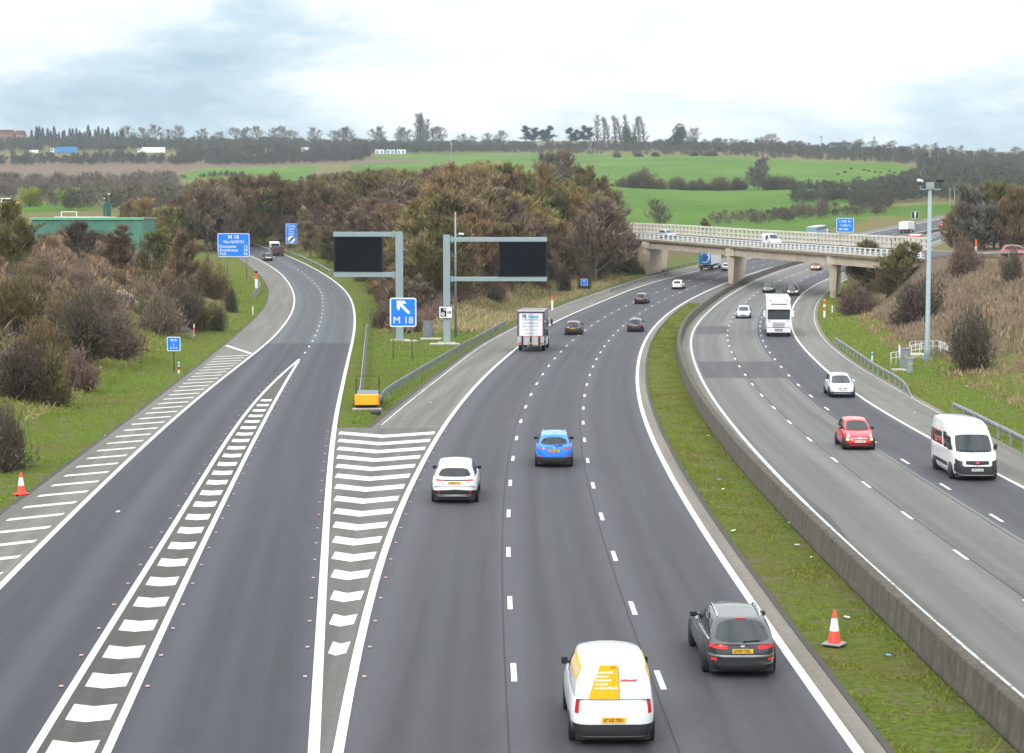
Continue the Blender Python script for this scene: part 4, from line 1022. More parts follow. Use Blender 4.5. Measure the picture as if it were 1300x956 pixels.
for sg in (1, -1): MB().tube([(sg * .85, l - .93, 3.72), (sg * .85, l - .85, 3.72)], .09, 10).build("spot_lamp", M_DARK, t)
for k in range(4): MB().box(-.62, .62, l - .005, l + .018, 1.0 + k * .14, 1.05 + k * .14).build("grille_slot", M_DARK, t)
for sg in (1, -1):
    MB().box(sg * .95 - .18, sg * .95 + .18, l - .01, l + .02, 1.62, 1.67).build("vent_slot", M_DARK, t)
    MB().box(sg * .98 - .17, sg * .98 + .17, l - .01, l + .025, .62, .84).build("headlight", M_CLEAR, t, bevel=.03)
MB().box(-1.24, 1.24, l - .3, l + .04, .42, .93).build("front_bumper", P_WHITE, t, bevel=.05); MB().box(-.42, .42, l + .035, l + .055, .56, .84).build("bumper_grille", plain("mid_grey_mesh", (.25, .27, .28), .6), t)
MB().box(-1.25, 1.25, l - .02, l + .03, .9, .96).build("bumper_gap", M_INK, t); MB().box(-1.2, 1.2, l - 2.0, l - .05, .28, .45).build("cab_skirt", M_INK, t)
tr_ = MB().box(-1.27, 1.27, -l - .0, l - 2.6, 1.15, 3.95).build("trailer_box", P_WHITE, t, bevel=.04)
MB().box(-1.0, 1.0, -l + .3, l - 2.7, .7, 1.14).build("trailer_chassis", M_DARK, t)
for sg in (1, -1): MB().box(sg * 1.26 - .02, sg * 1.26 + .02, -l + 4, l - 5.5, .45, 1.1).build("side_skirt", P_WHITE, t)
truck_wheels(t, 1.08, (l - 1.4, l - 4.6, -l + 2.0, -l + 3.3, -l + 4.6), .5)
for sg in (1, -1):
    mo = MB().box(-.12, .12, -.08, .05, -.3, .35).build("wing_mirror", P_WHITE, t, bevel=.04, loc=(sg * 1.48, l - .25, 2.35)); MB().bar((0, 0, .2), (-sg * .25, -.1, .25), .05).build("mirror_arm", M_DARK, mo)
put(t, 989, 427.5, mix(R2, R3, .84), False, "white articulated lorry coming on along the dark lane", "lorry", L_)
# tipper truck on the slip road
t = empty("tipper_truck", (0, 0, 0)); l = 3.9
P_RUST = plain("brown_tipper_body", (.10, .055, .045), .7, var=.3)
MB().box(-1.15, 1.15, -l, l - 2.1, .95, 1.12).build("flat_bed", P_RUST, t); MB().box(-1.15, 1.15, -l - .03, -l + .03, .98, 1.75).build("tailgate", P_RUST, t)
for sg in (1, -1): MB().box(sg * 1.15 - .03, sg * 1.15 + .03, -l, l - 2.1, 1.1, 1.7).build("side_board", P_RUST, t)
MB().box(-.9, .9, -l + .8, l - 2.3, 1.12, 1.95).build("load", plain("dark_load", (.05, .05, .055), .9, var=.4), t, bevel=.15)
cab_unit(t, l, 2.2, zt_=2.6, deep=1.9, m=P_WHITE); MB().box(-.95, .95, l - 1.94, l - 1.9, 1.75, 2.4).build("rear_window", M_GLASS, t)
for sg in (1, -1): MB().bar((sg * .95, l - 2.1, 1.1), (sg * .95, l - 2.1, 2.75), .08).build("frame_post", P_WHITE, t); MB().box(sg * .85 - .2, sg * .85 + .2, -l - .06, -l - .035, .66, .8).build("tail_light", M_REDL, t)
MB().box(-1.1, 1.1, -l - .03, -l + .1, .5, .9).build("rear_beam", M_DARK, t); truck_wheels(t, .97, (-l + 1.3, l - 1.1), .42)
put(t, 354, 325.2, off(SR, -2.0), True, "brown flat bed tipper truck leading the grey SUV on the slip road", "truck", 7.8)
# ------------------------------------------------------------------ roadside furniture
def pz(x, y): return float(terr(x, y)) + .05
def guardrail(name, pts, label, h=.62, post_gap=3.2, side=1, ends=(0, 0), mat=M_GALV):
    """pts: ground points (x, y); corrugated beam with posts on the side away from traffic"""
    P = catmull([(x, y, 0) for x, y in pts], 8)[:, :2]
    s = np.concatenate([[0], np.cumsum(np.hypot(*np.diff(P, axis=0).T))]); n = max(4, int(s[-1] / 1.2))
    q = np.linspace(0, s[-1], n); X = np.interp(q, s, P[:, 0]); Y = np.interp(q, s, P[:, 1]); Z = np.array([pz(a, b) for a, b in zip(X, Y)])
    for e, k in ((0, ends[0]), (1, ends[1])):
        if k:
            dist = q if e == 0 else s[-1] - q; Z = Z - h * .9 * (1 - sm(dist / k))
    tx = np.gradient(X); ty = np.gradient(Y); nl = np.hypot(tx, ty); nx_, ny_ = -ty / nl * side, tx / nl * side
    prof = [(0, .00), (-.05, .05), (-.05, .10), (0, .155), (-.05, .21), (-.05, .26), (0, .31), (.012, .31), (.012, 0)]
    root = empty(name, (float(X[0]), float(Y[0]), 0), 0, label, "guard rail")
    V = []
    for i in range(n):
        for a, b in prof: V.append((X[i] - X[0] + nx_[i] * a, Y[i] - Y[0] + ny_[i] * a, Z[i] + h - .31 + b))
    m = len(prof); idx = np.arange(n * m).reshape(n, m); nxt = np.roll(idx, -1, 1)
    Qf = np.stack([idx[:-1], nxt[:-1], nxt[1:], idx[1:]], -1).reshape(-1, 4)
    link("rail", raw_mesh("rail", V, Qf, mat), root)
    pm = MB().box(-.05, .05, -.07, .07, -.5, h - .06).build("post", mat, root); first = True
    for d in np.arange(.4, s[-1], post_gap):
        x = np.interp(d, q, X); y = np.interp(d, q, Y); i = int(np.searchsorted(q, d)) - 1
        o = pm if first else pm.copy()
        if not first: col.objects.link(o)
        first = False
        o.parent = root; o.location = (x - X[0] + nx_[i] * .09, y - Y[0] + ny_[i] * .09, np.interp(d, q, Z)); o.rotation_euler = (0, 0, math.atan2(ty[i], tx[i]))
    return root
def gpts(*pp, z=0): return [G(x, y, z)[:2] for x, y in pp]
guardrail("guard_rail", gpts((482,520),(490,507),(520,487),(552,467),(592,443),(626,424),(643,414)), "long black and silver guard rail beside the hard shoulder left of the box truck", h=.75, post_gap=2.4, side=1, mat=plain("weathered_rail", (.16, .17, .18), .5, .3, var=.3))
guardrail("guard_rail", gpts((455,519),(458,500),(461,470),(464,436),(466,419)), "guard rail along the slip road side of the grass triangle", h=.75, post_gap=3, side=-1)
guardrail("guard_rail", gpts((1060,437),(1082,452),(1110,472),(1137,488),(1148,497),(1160,506)), "silver guard rail curving beside the right hard shoulder below the grey cabinets", h=.7, side=-1, ends=(0, 6))
guardrail("guard_rail", gpts((1210,526),(1240,541),(1272,558),(1310,578),(1360,606)), "silver guard rail behind the white minibus", h=.75, side=-1)
guardrail("guard_rail", gpts((776,372),(800,363),(824,355.5),(850,349)) + [(float(K1(y)) - .9, y) for y in (360, 400, 440, 480)], "guard rail running under the left end of the bridge", h=.7, side=1, mat=plain("weathered_rail", (.2, .2, .2), .5))
guardrail("guard_rail", gpts((322,356),(330,366),(326,373),(321,379)), "short bent handrail like barrier end beside the orange marker", h=.8, side=1, post_gap=2)
guardrail("guard_rail", [(float(SR(y)) + 1.2, y) for y in (352, 375, 400, 430)], "guard rail below the speed limit sign on the slip road", h=.8, side=-1, post_gap=4)
for (px_, py_, nm_, lb_) in ((788,0,0,0),):
    pass
# crash cushion end terminal
g0 = G(466, 520); rt = empty("crash_cushion", (g0[0], g0[1], pz(g0[0], g0[1])), .05, "yellow crash cushion at the nose of the grass triangle", "crash barrier")
pf = [(-.78, .0), (-.62, -.14), (.62, -.14), (.78, .0), (.78, .12), (-.78, .12)]
nose = MB().prism([(a, b) for a, b in pf], .30, .95, 'z').build("yellow_nose", plain("yellow_nose_paint", (.85, .42, .01), .5), rt, bevel=.03)
for sg in (1, -1):
    for k in range(3): MB().box(sg * .70 - .09, sg * .70 + .09, -.15 + .10, -.12 + .10, .40 + k * .17, .46 + k * .17).build("side_slot", M_ORANGE, nose)
MB().box(-.72, .72, .13, 5.0, .62, .80).build("cushion_top", plain("slate_plastic", (.11, .12, .14), .5, var=.3), rt)
MB().box(-.75, .75, .4, 5.2, .1, .55).build("cushion_frame", M_DARK, rt)
for y_ in (.9, 2.6):
    for sg in (1, -1): MB().bar((sg * .72, y_, .8), (sg * .72, y_, 1.9), .035).build("frame_upright", M_DARK, rt)
MB().bar((-.72, 2.6, 1.9), (.72, 2.6, 1.9), .03).build("frame_crossbar", M_DARK, rt)
MB().box(-.9, .9, -.6, .1, 0, .1).build("footing", M_CONC, rt)
g1 = G(477.5, 526.5); b_ = MB().box(-.32, .32, -.25, .25, 0, .32).build("sandbag", plain("dark_sack", (.03, .035, .045), .6), bevel=.13, loc=(g1[0], g1[1], pz(g1[0], g1[1]))); tag(b_, "dark sack lying in front of the yellow crash cushion", "sack")

# --- signs
def sign_board(nm, px0, px1, py0, py1, pbase, label, cat="road sign", posts=(.2, .8), mat=M_BLUE, border=.05, postw=.10, post_mat=M_POST, th=.05, radius=.12, base=None, rz=None):
    b = GT((px0 + px1) / 2, pbase) if base is None else base
    d = b[1] * (2407.0 / 2407.0); k = d / 2407.0
    W_ = (px1 - px0) * k; Hh = (py1 - py0) * k; zc = CAMZ + (HY - (py0 + py1) / 2) * k; xc = ((px0 + px1) / 2 - CX) * k
    rz = (-math.atan2(xc, b[1]) * .8) if rz is None else rz
    r_ = empty(nm, (xc, b[1], b[2]), rz, label, cat)
    zc -= b[2]
    def rr(w, h, r, n=5):
        pts = []
        for cx_, cz_, a0 in ((w/2-r, h/2-r, 0), (-w/2+r, h/2-r, 90), (-w/2+r, -h/2+r, 180), (w/2-r, -h/2+r, 270)):
            for i in range(n + 1): a = R(a0 + 90 * i / n); pts.append((cx_ + r * math.cos(a), cz_ + zc + r * math.sin(a)))
        return pts
    MB().prism(rr(W_, Hh, radius), -.012, th).build("border", M_WHITE, r_)
    MB().prism(rr(W_ - 2 * border, Hh - 2 * border, max(.02, radius - border)), -.02, -.013).build("panel", mat, r_)
    for f_ in posts:
        x = (f_ - .5) * W_
        MB().tube([(x, th + .05, -.4), (x, th + .05, zc + Hh / 2 - .05)], postw / 2, 8).build("post", post_mat, r_, True)
    return r_, W_, Hh, zc
def arrow(mb, pts, y0, y1): mb.prism(pts, y0, y1)
r_, W_, Hh, zc = sign_board("direction_sign", 494.4, 528.2, 378, 415.2, 455, "blue sign with a white arrow and M 18 in front of the left gantry post", posts=(.12, .83), border=.11, radius=.2)
text(r_, "M 18", 0, -.028, zc - Hh * .275, Hh * .34, M_WHITE, bold=.0, sx=1.0)
u = Hh * .30; ca_, sa_ = math.cos(R(135)), math.sin(R(135))
shape = [(-1.05, -.16), (.25, -.16), (-.02, -.62), (.36, -.62), (1.0, 0), (.36, .62), (-.02, .62), (.25, .16), (-1.05, .16)]
MB().prism([(p[0] * u * ca_ - p[1] * u * sa_ - .02, p[0] * u * sa_ + p[1] * u * ca_ + zc + Hh * .19) for p in shape], -.03, -.022).build("arrow", M_WHITE, r_)
r_, W_, Hh, zc = sign_board("direction_sign", 276.3, 316.4, 296.2, 326, 352, "blue destination sign reading M 18 The NORTH with three towns and distances", posts=(.30, .90), border=.12, radius=.2, postw=.2, post_mat=M_GALV, base=(0, 338, float(terr(-48, 338)) + .05))
text(r_, "M 18", 0, -.028, zc + Hh * .335, Hh * .22, M_WHITE, bold=.015)
text(r_, "The NORTH", 0, -.028, zc + Hh * .13, Hh * .165, M_WHITE, bold=.015)
for i, (a, b) in enumerate((("Doncaster", "13"), ("Scunthorpe", "38"), ("Hull", "56"))):
    text(r_, a, -W_ * .44, -.028, zc - Hh * (.06 + .155 * i), Hh * .17, M_WHITE, bold=.01, align='LEFT'); text(r_, b, W_ * .44, -.028, zc - Hh * (.06 + .155 * i), Hh * .17, M_WHITE, bold=.01, align='RIGHT')
r_, W_, Hh, zc = sign_board("speed_limit_sign", 362.8, 377.2, 284, 309.6, 318, "tall blue sign with a white disc and black bar beyond the flat bed truck", posts=(.2, .8), border=.08, radius=.15, base=(0, 430, float(terr(-50.5, 430)) + .05), postw=.16)
for i, a in enumerate(("Variable", "speed", "limit", "ENDS")): text(r_, a, 0, -.028, zc + Hh * (.37 - .125 * i), Hh * .125, M_WHITE, bold=.01)
MB().tube([(0, -.022, zc - Hh * .27), (0, -.03, zc - Hh * .27)], W_ * .33, 28).build("white_disc", M_WHITE, r_)
MB().bar((-W_ * .20, -.036, zc - Hh * .27 - W_ * .20), (W_ * .20, -.036, zc - Hh * .27 + W_ * .20), W_ * .14, .012, up=(0, 1, 0)).build("black_bar", M_INK, r_)
r_, W_, Hh, zc = sign_board("direction_sign", 259.5, 268.8, 282.5, 295, 300, "small far blue sign seen above the destination sign", posts=(.5,), base=(0, 460, float(terr(-74, 460)) + .05), postw=.15)
for i in range(3): text(r_, ("M 18", "N", "2 m")[i] if i == 0 else "-", 0, -.028, zc + Hh * (.25 - .25 * i), Hh * .22, M_WHITE, bold=.015) if i == 0 else MB().box(-W_ * .3, W_ * (.3 if i == 1 else .1), -.03, -.022, zc + Hh * (.22 - .25 * i) - .06, zc + Hh * (.22 - .25 * i) + .06).build("lettering_line", M_WHITE, r_)
r_, W_, Hh, zc = sign_board("location_sign", 210, 227, 427.8, 446, 471.5, "small blue location plate reading M18 L on a dark post in the left verge", posts=(.5,), border=.06, radius=.1, postw=.07, post_mat=M_INK)
for i, a in enumerate(("M18", "L", "0 0 6")): text(r_, a, 0, -.028, zc + Hh * (.26 - .27 * i), Hh * .24, M_WHITE, bold=.01)
r_, W_, Hh, zc = sign_board("location_sign", 737.8, 746.5, 353.8, 362.8, 371.5, "small blue location plate on the bank left of the hard shoulder, before the bridge", posts=(.5,), border=.05, radius=.08, postw=.07)
for i, a in enumerate(("M1", "A")): text(r_, a, 0, -.028, zc + Hh * (.2 - .4 * i), Hh * .3, M_WHITE, bold=.01)
r_, W_, Hh, zc = sign_board("direction_sign", 1062, 1083.5, 277, 295, 300, "blue direction sign standing above the bridge parapet", posts=(.3, .7), base=(0, 300, 4.0), border=.07, postw=.14)
bars_text("lettering", r_, [(-.9, .9, zc + .6, .32, 3), (-.7, .7, zc + .0, .3, 5), (-.9, .5, zc - .6, .28, 9)], M_WHITE, -.022)

# --- gantries
def gantry(nm, xpost, w_post, ytop, ybase, side, boom_px, panel_px, b1, b2, pan, label):
    g = GT(xpost, ybase); k = g[1] / 2407.0; zg = g[2]
    zz = lambda py: CAMZ + (HY - py) * k - zg
    xx = lambda px: (px - xpost) * k
    r_ = empty(nm, (g[0], g[1], zg), 0, label, "gantry")
    hw = w_post * k / 2
    MB().box(-hw, hw, -hw, hw, -.2, zz(ytop)).build("column", M_GANTRY, r_, bevel=.02)
    MB().box(-hw * 2.4, hw * 2.4, -hw * 2.4, hw * 2.4, -.4, .08).build("footing", M_CONC, r_)
    for (a, b), nm2 in ((b1, "upper_boom"), (b2, "lower_boom")):
        x0, x1 = sorted((xx(boom_px), side * -hw))
        bo = MB().box(x0, x1, -.22, .22, zz(b), zz(a)).build(nm2, M_GANTRY, r_, bevel=.02)
        xj = side * hw * 1.6
        MB().box(xj - .06, xj + .06, -.3, .3, zz(b) - .1, zz(a) + .1).build("flange", M_GANTRY, bo)
    x0, x1 = xx(pan[0]), xx(pan[1])
    pn = MB().box(x0, x1, -.30, .36, zz(pan[3]), zz(pan[2])).build("message_panel", plain("sign_black_louvres", (.004, .006, .010), .75, spec=.12), r_, bevel=.02)
    fr_ = MB()
    for xa_ in (x0 + .06, x1 - .06): fr_.box(xa_ - .06, xa_ + .06, -.33, -.302, zz(pan[3]) + .05, zz(pan[2]) - .05)
    for i_, xa_ in enumerate((x0 + .06, x1 - .06)): MB().box(xa_ - .06, xa_ + .06, -.33, -.302, zz(pan[3]) + .05, zz(pan[2]) - .05).build("panel_edge", M_INK, pn)
    for k_ in range(9):
        zq = zz(pan[3]) + (k_ + 1) * (zz(pan[2]) - zz(pan[3])) / 10
        MB().box(x0 + .15, x1 - .15, -.318, -.303, zq - .012, zq + .012).build("panel_louvre", plain("louvre_grey", (.007, .010, .015), .7, spec=.15), pn)
    for f_ in (.2, .8): MB().box(x0 + (x1 - x0) * f_ - .05, x0 + (x1 - x0) * f_ + .05, -.1, .1, zz(pan[2]), zz(b1[1]) + .02).build("hanger", M_GANTRY, pn)
    return r_, g, k
r1_, g1_, k1_ = gantry("overhead_gantry", 507.5, 9.3, 294, 432, 1 * -1, 424, None, (294.3, 300.4), (345.5, 351.6), (424.3, 486.6, 300.6, 344.8), "left pale blue cantilever gantry with a black message panel over the slip road")
r2_, g2_, k2_ = gantry("overhead_gantry", 567.3, 8.6, 298, 435.5, 1, 695, None, (301.0, 306.8), (351.4, 357.0), (633, 695, 307, 350.6), "right pale blue cantilever gantry with a black message panel over the northbound lanes")
MB().box(.3, 1.3, -.25, .2, CAMZ + (HY - 396) * k2_ - g2_[2] - .6, CAMZ + (HY - 396) * k2_ - g2_[2] + .6) if False else None
zc = CAMZ + (HY - 396.3) * k2_ - g2_[2]
cs = empty("camera_sign", (g2_[0] - .1, g2_[1] - .45, g2_[2]), 0, "white speed camera sign fixed to the right gantry post", "road sign")
MB().box(-.66, .66, -.02, .04, zc - .60, zc + .60).build("panel_edge", M_INK, cs, bevel=.02); MB().box(-.62, .62, -.035, -.021, zc - .56, zc + .56).build("panel", M_WHITE, cs)
cb_ = MB().box(-.50, .08, -.045, -.036, zc - .42, zc + .42).build("camera_symbol", M_INK, cs)
for cx_, cz_, rr_ in ((-.26, -.18, .18), (-.08, .27, .11)):
    MB().tube([(cx_, -.048, zc + cz_), (cx_, -.055, zc + cz_)], rr_, 20).build("lens_ring", M_WHITE, cb_); MB().tube([(cx_, -.057, zc + cz_), (cx_, -.062, zc + cz_)], rr_ * .5, 16).build("lens", M_INK, cb_)
MB().prism([(.14, zc + .05), (.36, zc + .2), (.36, zc - .2), (.14, zc - .12)], -.045, -.036).build("grey_cone_symbol", plain("symbol_grey", (.4, .4, .4), .5), cs); MB().box(.38, .52, -.045, -.036, zc - .12, zc + .12).build("eye_symbol", M_INK, cs)
MB().box(-.2, .2, .04, .2, zc - .1, zc + .1).build("bracket", M_GALV, cs)
g = GT(578.5, 427); k_ = g[1] / 2407
rt = empty("camera_mast", (g[0], g[1], g[2]), 0, "thin grey camera pole rising above the right gantry", "mast")
MB().tube([(0, 0, -.2), (0, 0, 8), (0, 0, CAMZ + (HY - 268.8) * k_ - g[2])], [.13, .10, .07], 10).build("pole", M_GALV, rt, True)
zq = CAMZ + (HY - 297) * k_ - g[2]; MB().tube([(.1, 0, zq - .1), (.35, 0, zq), (.62, -.1, zq)], .05, 8).build("camera_arm", M_GALV, rt); MB().tube([(.4, -.05, zq + .02), (.85, -.25, zq - .04)], .11, 10).build("camera_head", M_WHITE, rt, True)
# cabinets and slabs at the gantries
def cabinet(px0, px1, py0, py1, label, depth=.45, mat=M_CABIN, door=True):
    b = GT((px0 + px1) / 2, py1); k = b[1] / 2407; w = (px1 - px0) * k; h = (py1 - py0) * k
    r_ = empty("equipment_cabinet", b, 0, label, "cabinet")
    MB().box(-w/2, w/2, -depth/2, depth/2, 0, h).build("cabinet_body", mat, r_, bevel=.015); MB().box(-w/2-.04, w/2+.04, -depth/2-.04, depth/2+.04, h, h+.06).build("cabinet_roof", mat, r_)
    if door:
        dd_ = MB().box(-w/2+.04, w/2-.04, -depth/2-.018, -depth/2-.002, .08, h-.06).build("door", mat, r_); MB().box(w*.3, w*.3+.04, -depth/2-.04, -depth/2-.02, h*.5, h*.6).build("handle", M_CHROME, dd_)
        MB().box(-.09, .09, -depth/2-.022, -depth/2-.019, h*.6, h*.68).build("warning_label", M_PLY, r_)
    return r_
cabinet(537.5, 548, 408, 428.5, "larger dark grey cabinet between the two gantry posts"); cabinet(548.6, 551.6, 408.5, 425, "narrow pale cabinet close behind the larger one between the gantries", mat=M_GALV)
cabinet(1143.5, 1154.8, 443, 468, "tall grey cabinet at the left end of the railings by the mast"); cabinet(1152, 1158, 455.5, 473.5, "short pale grey cabinet with a yellow label by the mast", mat=M_GANTRY)
def slab(x0, x1, y, w, label, d=1.2):
    a = GT(x0, y); b = GT(x1, y); zt_ = max(pz(a[0], a[1]), pz(b[0], b[1])) + .08
    o = MB().box(0, b[0] - a[0], 0, w, -.5, 0).build("concrete_slab", M_CONC, bevel=.01, loc=(a[0], a[1], zt_)); tag(o, label, "slab"); return o
slab(533, 560, 431, 1.8, "pale concrete slab in front of the cabinet between the gantries"); slab(545, 583, 437.5, 1.6, "pale concrete slab at the foot of the right gantry post"); slab(512, 529, 433.5, 1.6, "pale concrete slab beside the left gantry post")
slab(1134, 1152, 470.5, 1.0, "brown paved pad below the tall grey cabinet by the mast"); slab(1155, 1190, 455, 2.6, "pale concrete pad under the camera mast")
# --- camera mast on the right
g = GT(1177, 456.5); k_ = g[1] / 2407; Ht = CAMZ + (HY - 231) * k_ - g[2]
rt = empty("camera_mast", (g[0], g[1], g[2]), 0, "tall pale blue mast with cameras on its head on the right bank", "mast")
MB().tube([(0, 0, -.3), (0, 0, .9), (0, 0, 1.0), (0, 0, Ht - .4)], [.27, .26, .22, .15], 12).build("pole", M_GANTRY, rt, True); MB().box(-.42, .42, -.42, .42, -.2, .12).build("base_plate", M_CABIN, rt)
MB().box(-.30, .30, -.2, .2, Ht - .65, Ht - .05).build("head_box", M_GANTRY, rt, bevel=.03); MB().box(-.8, .9, -.05, .05, Ht - .68, Ht - .58).build("cross_arm", M_GANTRY, rt)
c1 = MB().tube([(-.8, 0, Ht - .62), (-.8, 0, Ht)], .04, 8).build("camera_bracket", M_GANTRY, rt); MB().tube([(-1.05, -.1, Ht + .12), (-.62, .1, Ht + .02)], .13, 10).build("camera_head", M_WHITE, rt, True); MB().tube([(-.84, 0, Ht - .25), (-.84, 0, Ht - .02)], .1, 10).build("camera_dome", M_DARK, rt, True)
c2 = MB().tube([(.85, 0, Ht - .62), (.85, 0, Ht - .1)], .04, 8).build("camera_bracket", M_DARK, rt); MB().box(.5, 1.1, -.15, .15, Ht - .05, Ht + .2).build("radar_unit", M_INK, rt, bevel=.05)
MB().box(-.06, .06, -.22, -.205, Ht - .5, Ht - .38).build("amber_label", M_AMBER, rt)
def railing(P, label, h=1.0, mat=M_WHITE, rails=(1.0, .55), gap=1.0, r=.028, closed=False):
    r_ = empty("railing", P[0], 0, label, "railing"); b = Vector(P[0])
    P = [Vector(p) - b for p in P]
    for zf in rails: MB().tube([p + Vector((0, 0, h * zf)) for p in P], r, 6).build("rail", mat, r_, True)
    for a, c in zip(P[:-1], P[1:]):
        L_ = (c - a).length; n = max(1, int(round(L_ / gap)))
        for i in range(n): p = a + (c - a) * (i / n); MB().tube([p + Vector((0, 0, -.3)), p + Vector((0, 0, h))], r * 1.1, 6).build("post", mat, r_, True)
    MB().tube([P[-1] + Vector((0, 0, -.3)), P[-1] + Vector((0, 0, h))], r * 1.1, 6).build("post", mat, r_, True)
    return r_
M_RAILP = plain("pale_rail_paint", (.62, .68, .68), .5)
railing([GT(1155, 447.5), GT(1192, 447.5), GT(1203, 453)], "pale railing behind the foot of the camera mast", mat=M_RAILP)
railing([GT(1157, 453), GT(1178, 449), ], "short pale railing in front of the camera mast", mat=M_RAILP)
railing([GT(1131, 463), GT(1144, 461), GT(1141, 452)], "pale handrail left of the tall grey cabinet", mat=M_RAILP)
railing([GT(145, 382), GT(158, 379), GT(168, 387), GT(176, 397)], "white handrail half buried in the scrub on the left bank", mat=M_RAILP, rails=(1.0, .5))
railing([GT(206, 404), GT(222, 417), GT(240, 430), GT(246, 433)], "grey handrail running down the left bank to the verge", mat=M_GALV, rails=(1.0,))
# --- markers, cones, posts
def cone(px, py, label, tilt=0, plate_=False):
    g = GT(px, py); r_ = empty("traffic_cone", g, random.uniform(0, 3), label, "traffic cone"); r_.rotation_euler = (tilt, tilt * .5, 1)
    bs = MB().box(-.27, .27, -.27, .27, 0, .05).build("base", M_CONER if not plate_ else M_CABIN, r_, bevel=.02)
    MB().tube([(0, 0, .04), (0, 0, .05), (0, 0, .95), (0, 0, .96)], [.19, .18, .035, .02], 20).build("cone_body", M_CONER, r_, True)
    MB().tube([(0, 0, .38), (0, 0, .73)], [.133, .078], 20, cap=False).build("white_band", M_WHITE, r_, True)
cone(1059, 818, "traffic cone standing on the grass median near the bottom right", 0, True); cone(27, 627.5, "traffic cone on the left verge beside the hatched shoulder")
def marker(px, py, label, h=1.0, w=.14, bands=((.7, .95, 'o'),), z=None, name="marker_post", base=None):
    g = GT(px, py) if base is None else base; r_ = empty(name, g, 0, label, "marker post")
    MB().box(-w/2, w/2, -.035, .035, -.2, h).build("post", M_WHITE, r_, bevel=.01)
    for a, b, c in bands: MB().box(-w/2-.006, w/2+.006, -.041, .041, a * h, b * h).build("band", {'o': M_ORANGE, 'b': M_BLUE, 'r': M_RED, 'k': M_INK}[c], r_)
marker(701, 394, "tall marker post with an orange top beside the box truck", 1.9, .26, ((.70, 1.0, 'o'),)); marker(325.5, 366, "marker post with orange top at the bend of the slip road", 2.8, .45, ((.55, .88, 'o'), (.88, 1.0, 'k')))
marker(1046.5, 402.5, "banded orange and white marker post below the right bridge pier", 2.2, .28, ((.35, .58, 'o'), (.72, .98, 'o')))
marker(1056.5, 396.5, "short white marker just right of the banded orange one", .9, .16, ())
marker(227, 474, "white marker post with a blue cap beside the location plate", .9, .13, ((.72, .86, 'b'), (.3, .6, 'r'))); marker(321, 399, "plain white marker post on the slip road verge", 1.0, .14, ())
marker(1107, 458, "blue topped white marker behind the curved right guard rail", .75, .13, ((.6, .9, 'b'),)); marker(1239.5, 321, "banded marker by the raised road beyond the mast", 1.9, .25, ((.5, 1, 'o'),), base=(float((1239.5 - 650) / 2407 * 262), 262, 7.9))
marker(246.5, 426, "amber marker post at the foot of the left handrail", 1.2, .12, ((.1, .7, 'o'),)); marker(259.5, 414, "thin white marker left of the slip road bend, beside bushes", 1.2, .1, ())
# --- median barrier
ysb = ys_between(24, 640); Xb = rbar(ysb); prof = [(0, 0), (0, .10), (.03, .12), (.09, .86), (.13, .90), (.42, .90), (.46, .86), (.50, .1), (.52, 0)]
V = []; zb_ = zr(ysb); hf = np.interp(ysb, [0, 230, 270, 640], [1, 1, .9, .9])
for i in range(len(ysb)):
    c_ = math.sqrt(1 + float(slope(rbar, ysb[i])) ** 2)
    for a, b in prof: V.append((Xb[i] + a * c_, ysb[i], zb_[i] + b * hf[i] - .01))
m_ = len(prof); idx = np.arange(len(ysb) * m_).reshape(-1, m_); Qf = np.stack([idx[:-1, :-1], idx[:-1, 1:], idx[1:, 1:], idx[1:, :-1]], -1).reshape(-1, 4)[:, ::-1]
def barrier_mat():
    m, nt, b = new_mat("stained_barrier_concrete"); p = geo_pos(nt); s = N(nt, "ShaderNodeSeparateXYZ"); nt.links.new(p, s.inputs[0])
    n = noise(nt, p, 4, 6, .75); c = ramp(nt, n, [(.3, (.040, .034, .025)), (.55, (.075, .063, .046)), (.75, (.125, .107, .080))])
    mp_ = N(nt, "ShaderNodeMapping"); mp_.inputs["Scale"].default_value = (.8, .8, .12); nt.links.new(p, mp_.inputs[0])
    st = noise(nt, mp_.outputs[0], 3.5, 5, .7); c = mixc(nt, ramp(nt, st, [(.48, 0), (.62, .75)]), c, (.03, .027, .022))
    mp3 = N(nt, "ShaderNodeMath", operation='PINGPONG'); mp3.inputs[1].default_value = 3.0; nt.links.new(s.outputs[1], mp3.inputs[0])
    c = mixc(nt, ramp(nt, mp3.outputs[0], [(.0, .8), (.02, 0)]), c, (.03, .028, .025))
    nt.links.new(c, b.inputs["Base Color"]); b.inputs["Roughness"].default_value = .9; bump(nt, b, n, .4, .02); return m
M_BARR = barrier_mat()
tag(link("concrete_barrier", raw_mesh("concrete_barrier", V, Qf, M_BARR)), "long stained concrete barrier between the two carriageways", "barrier")
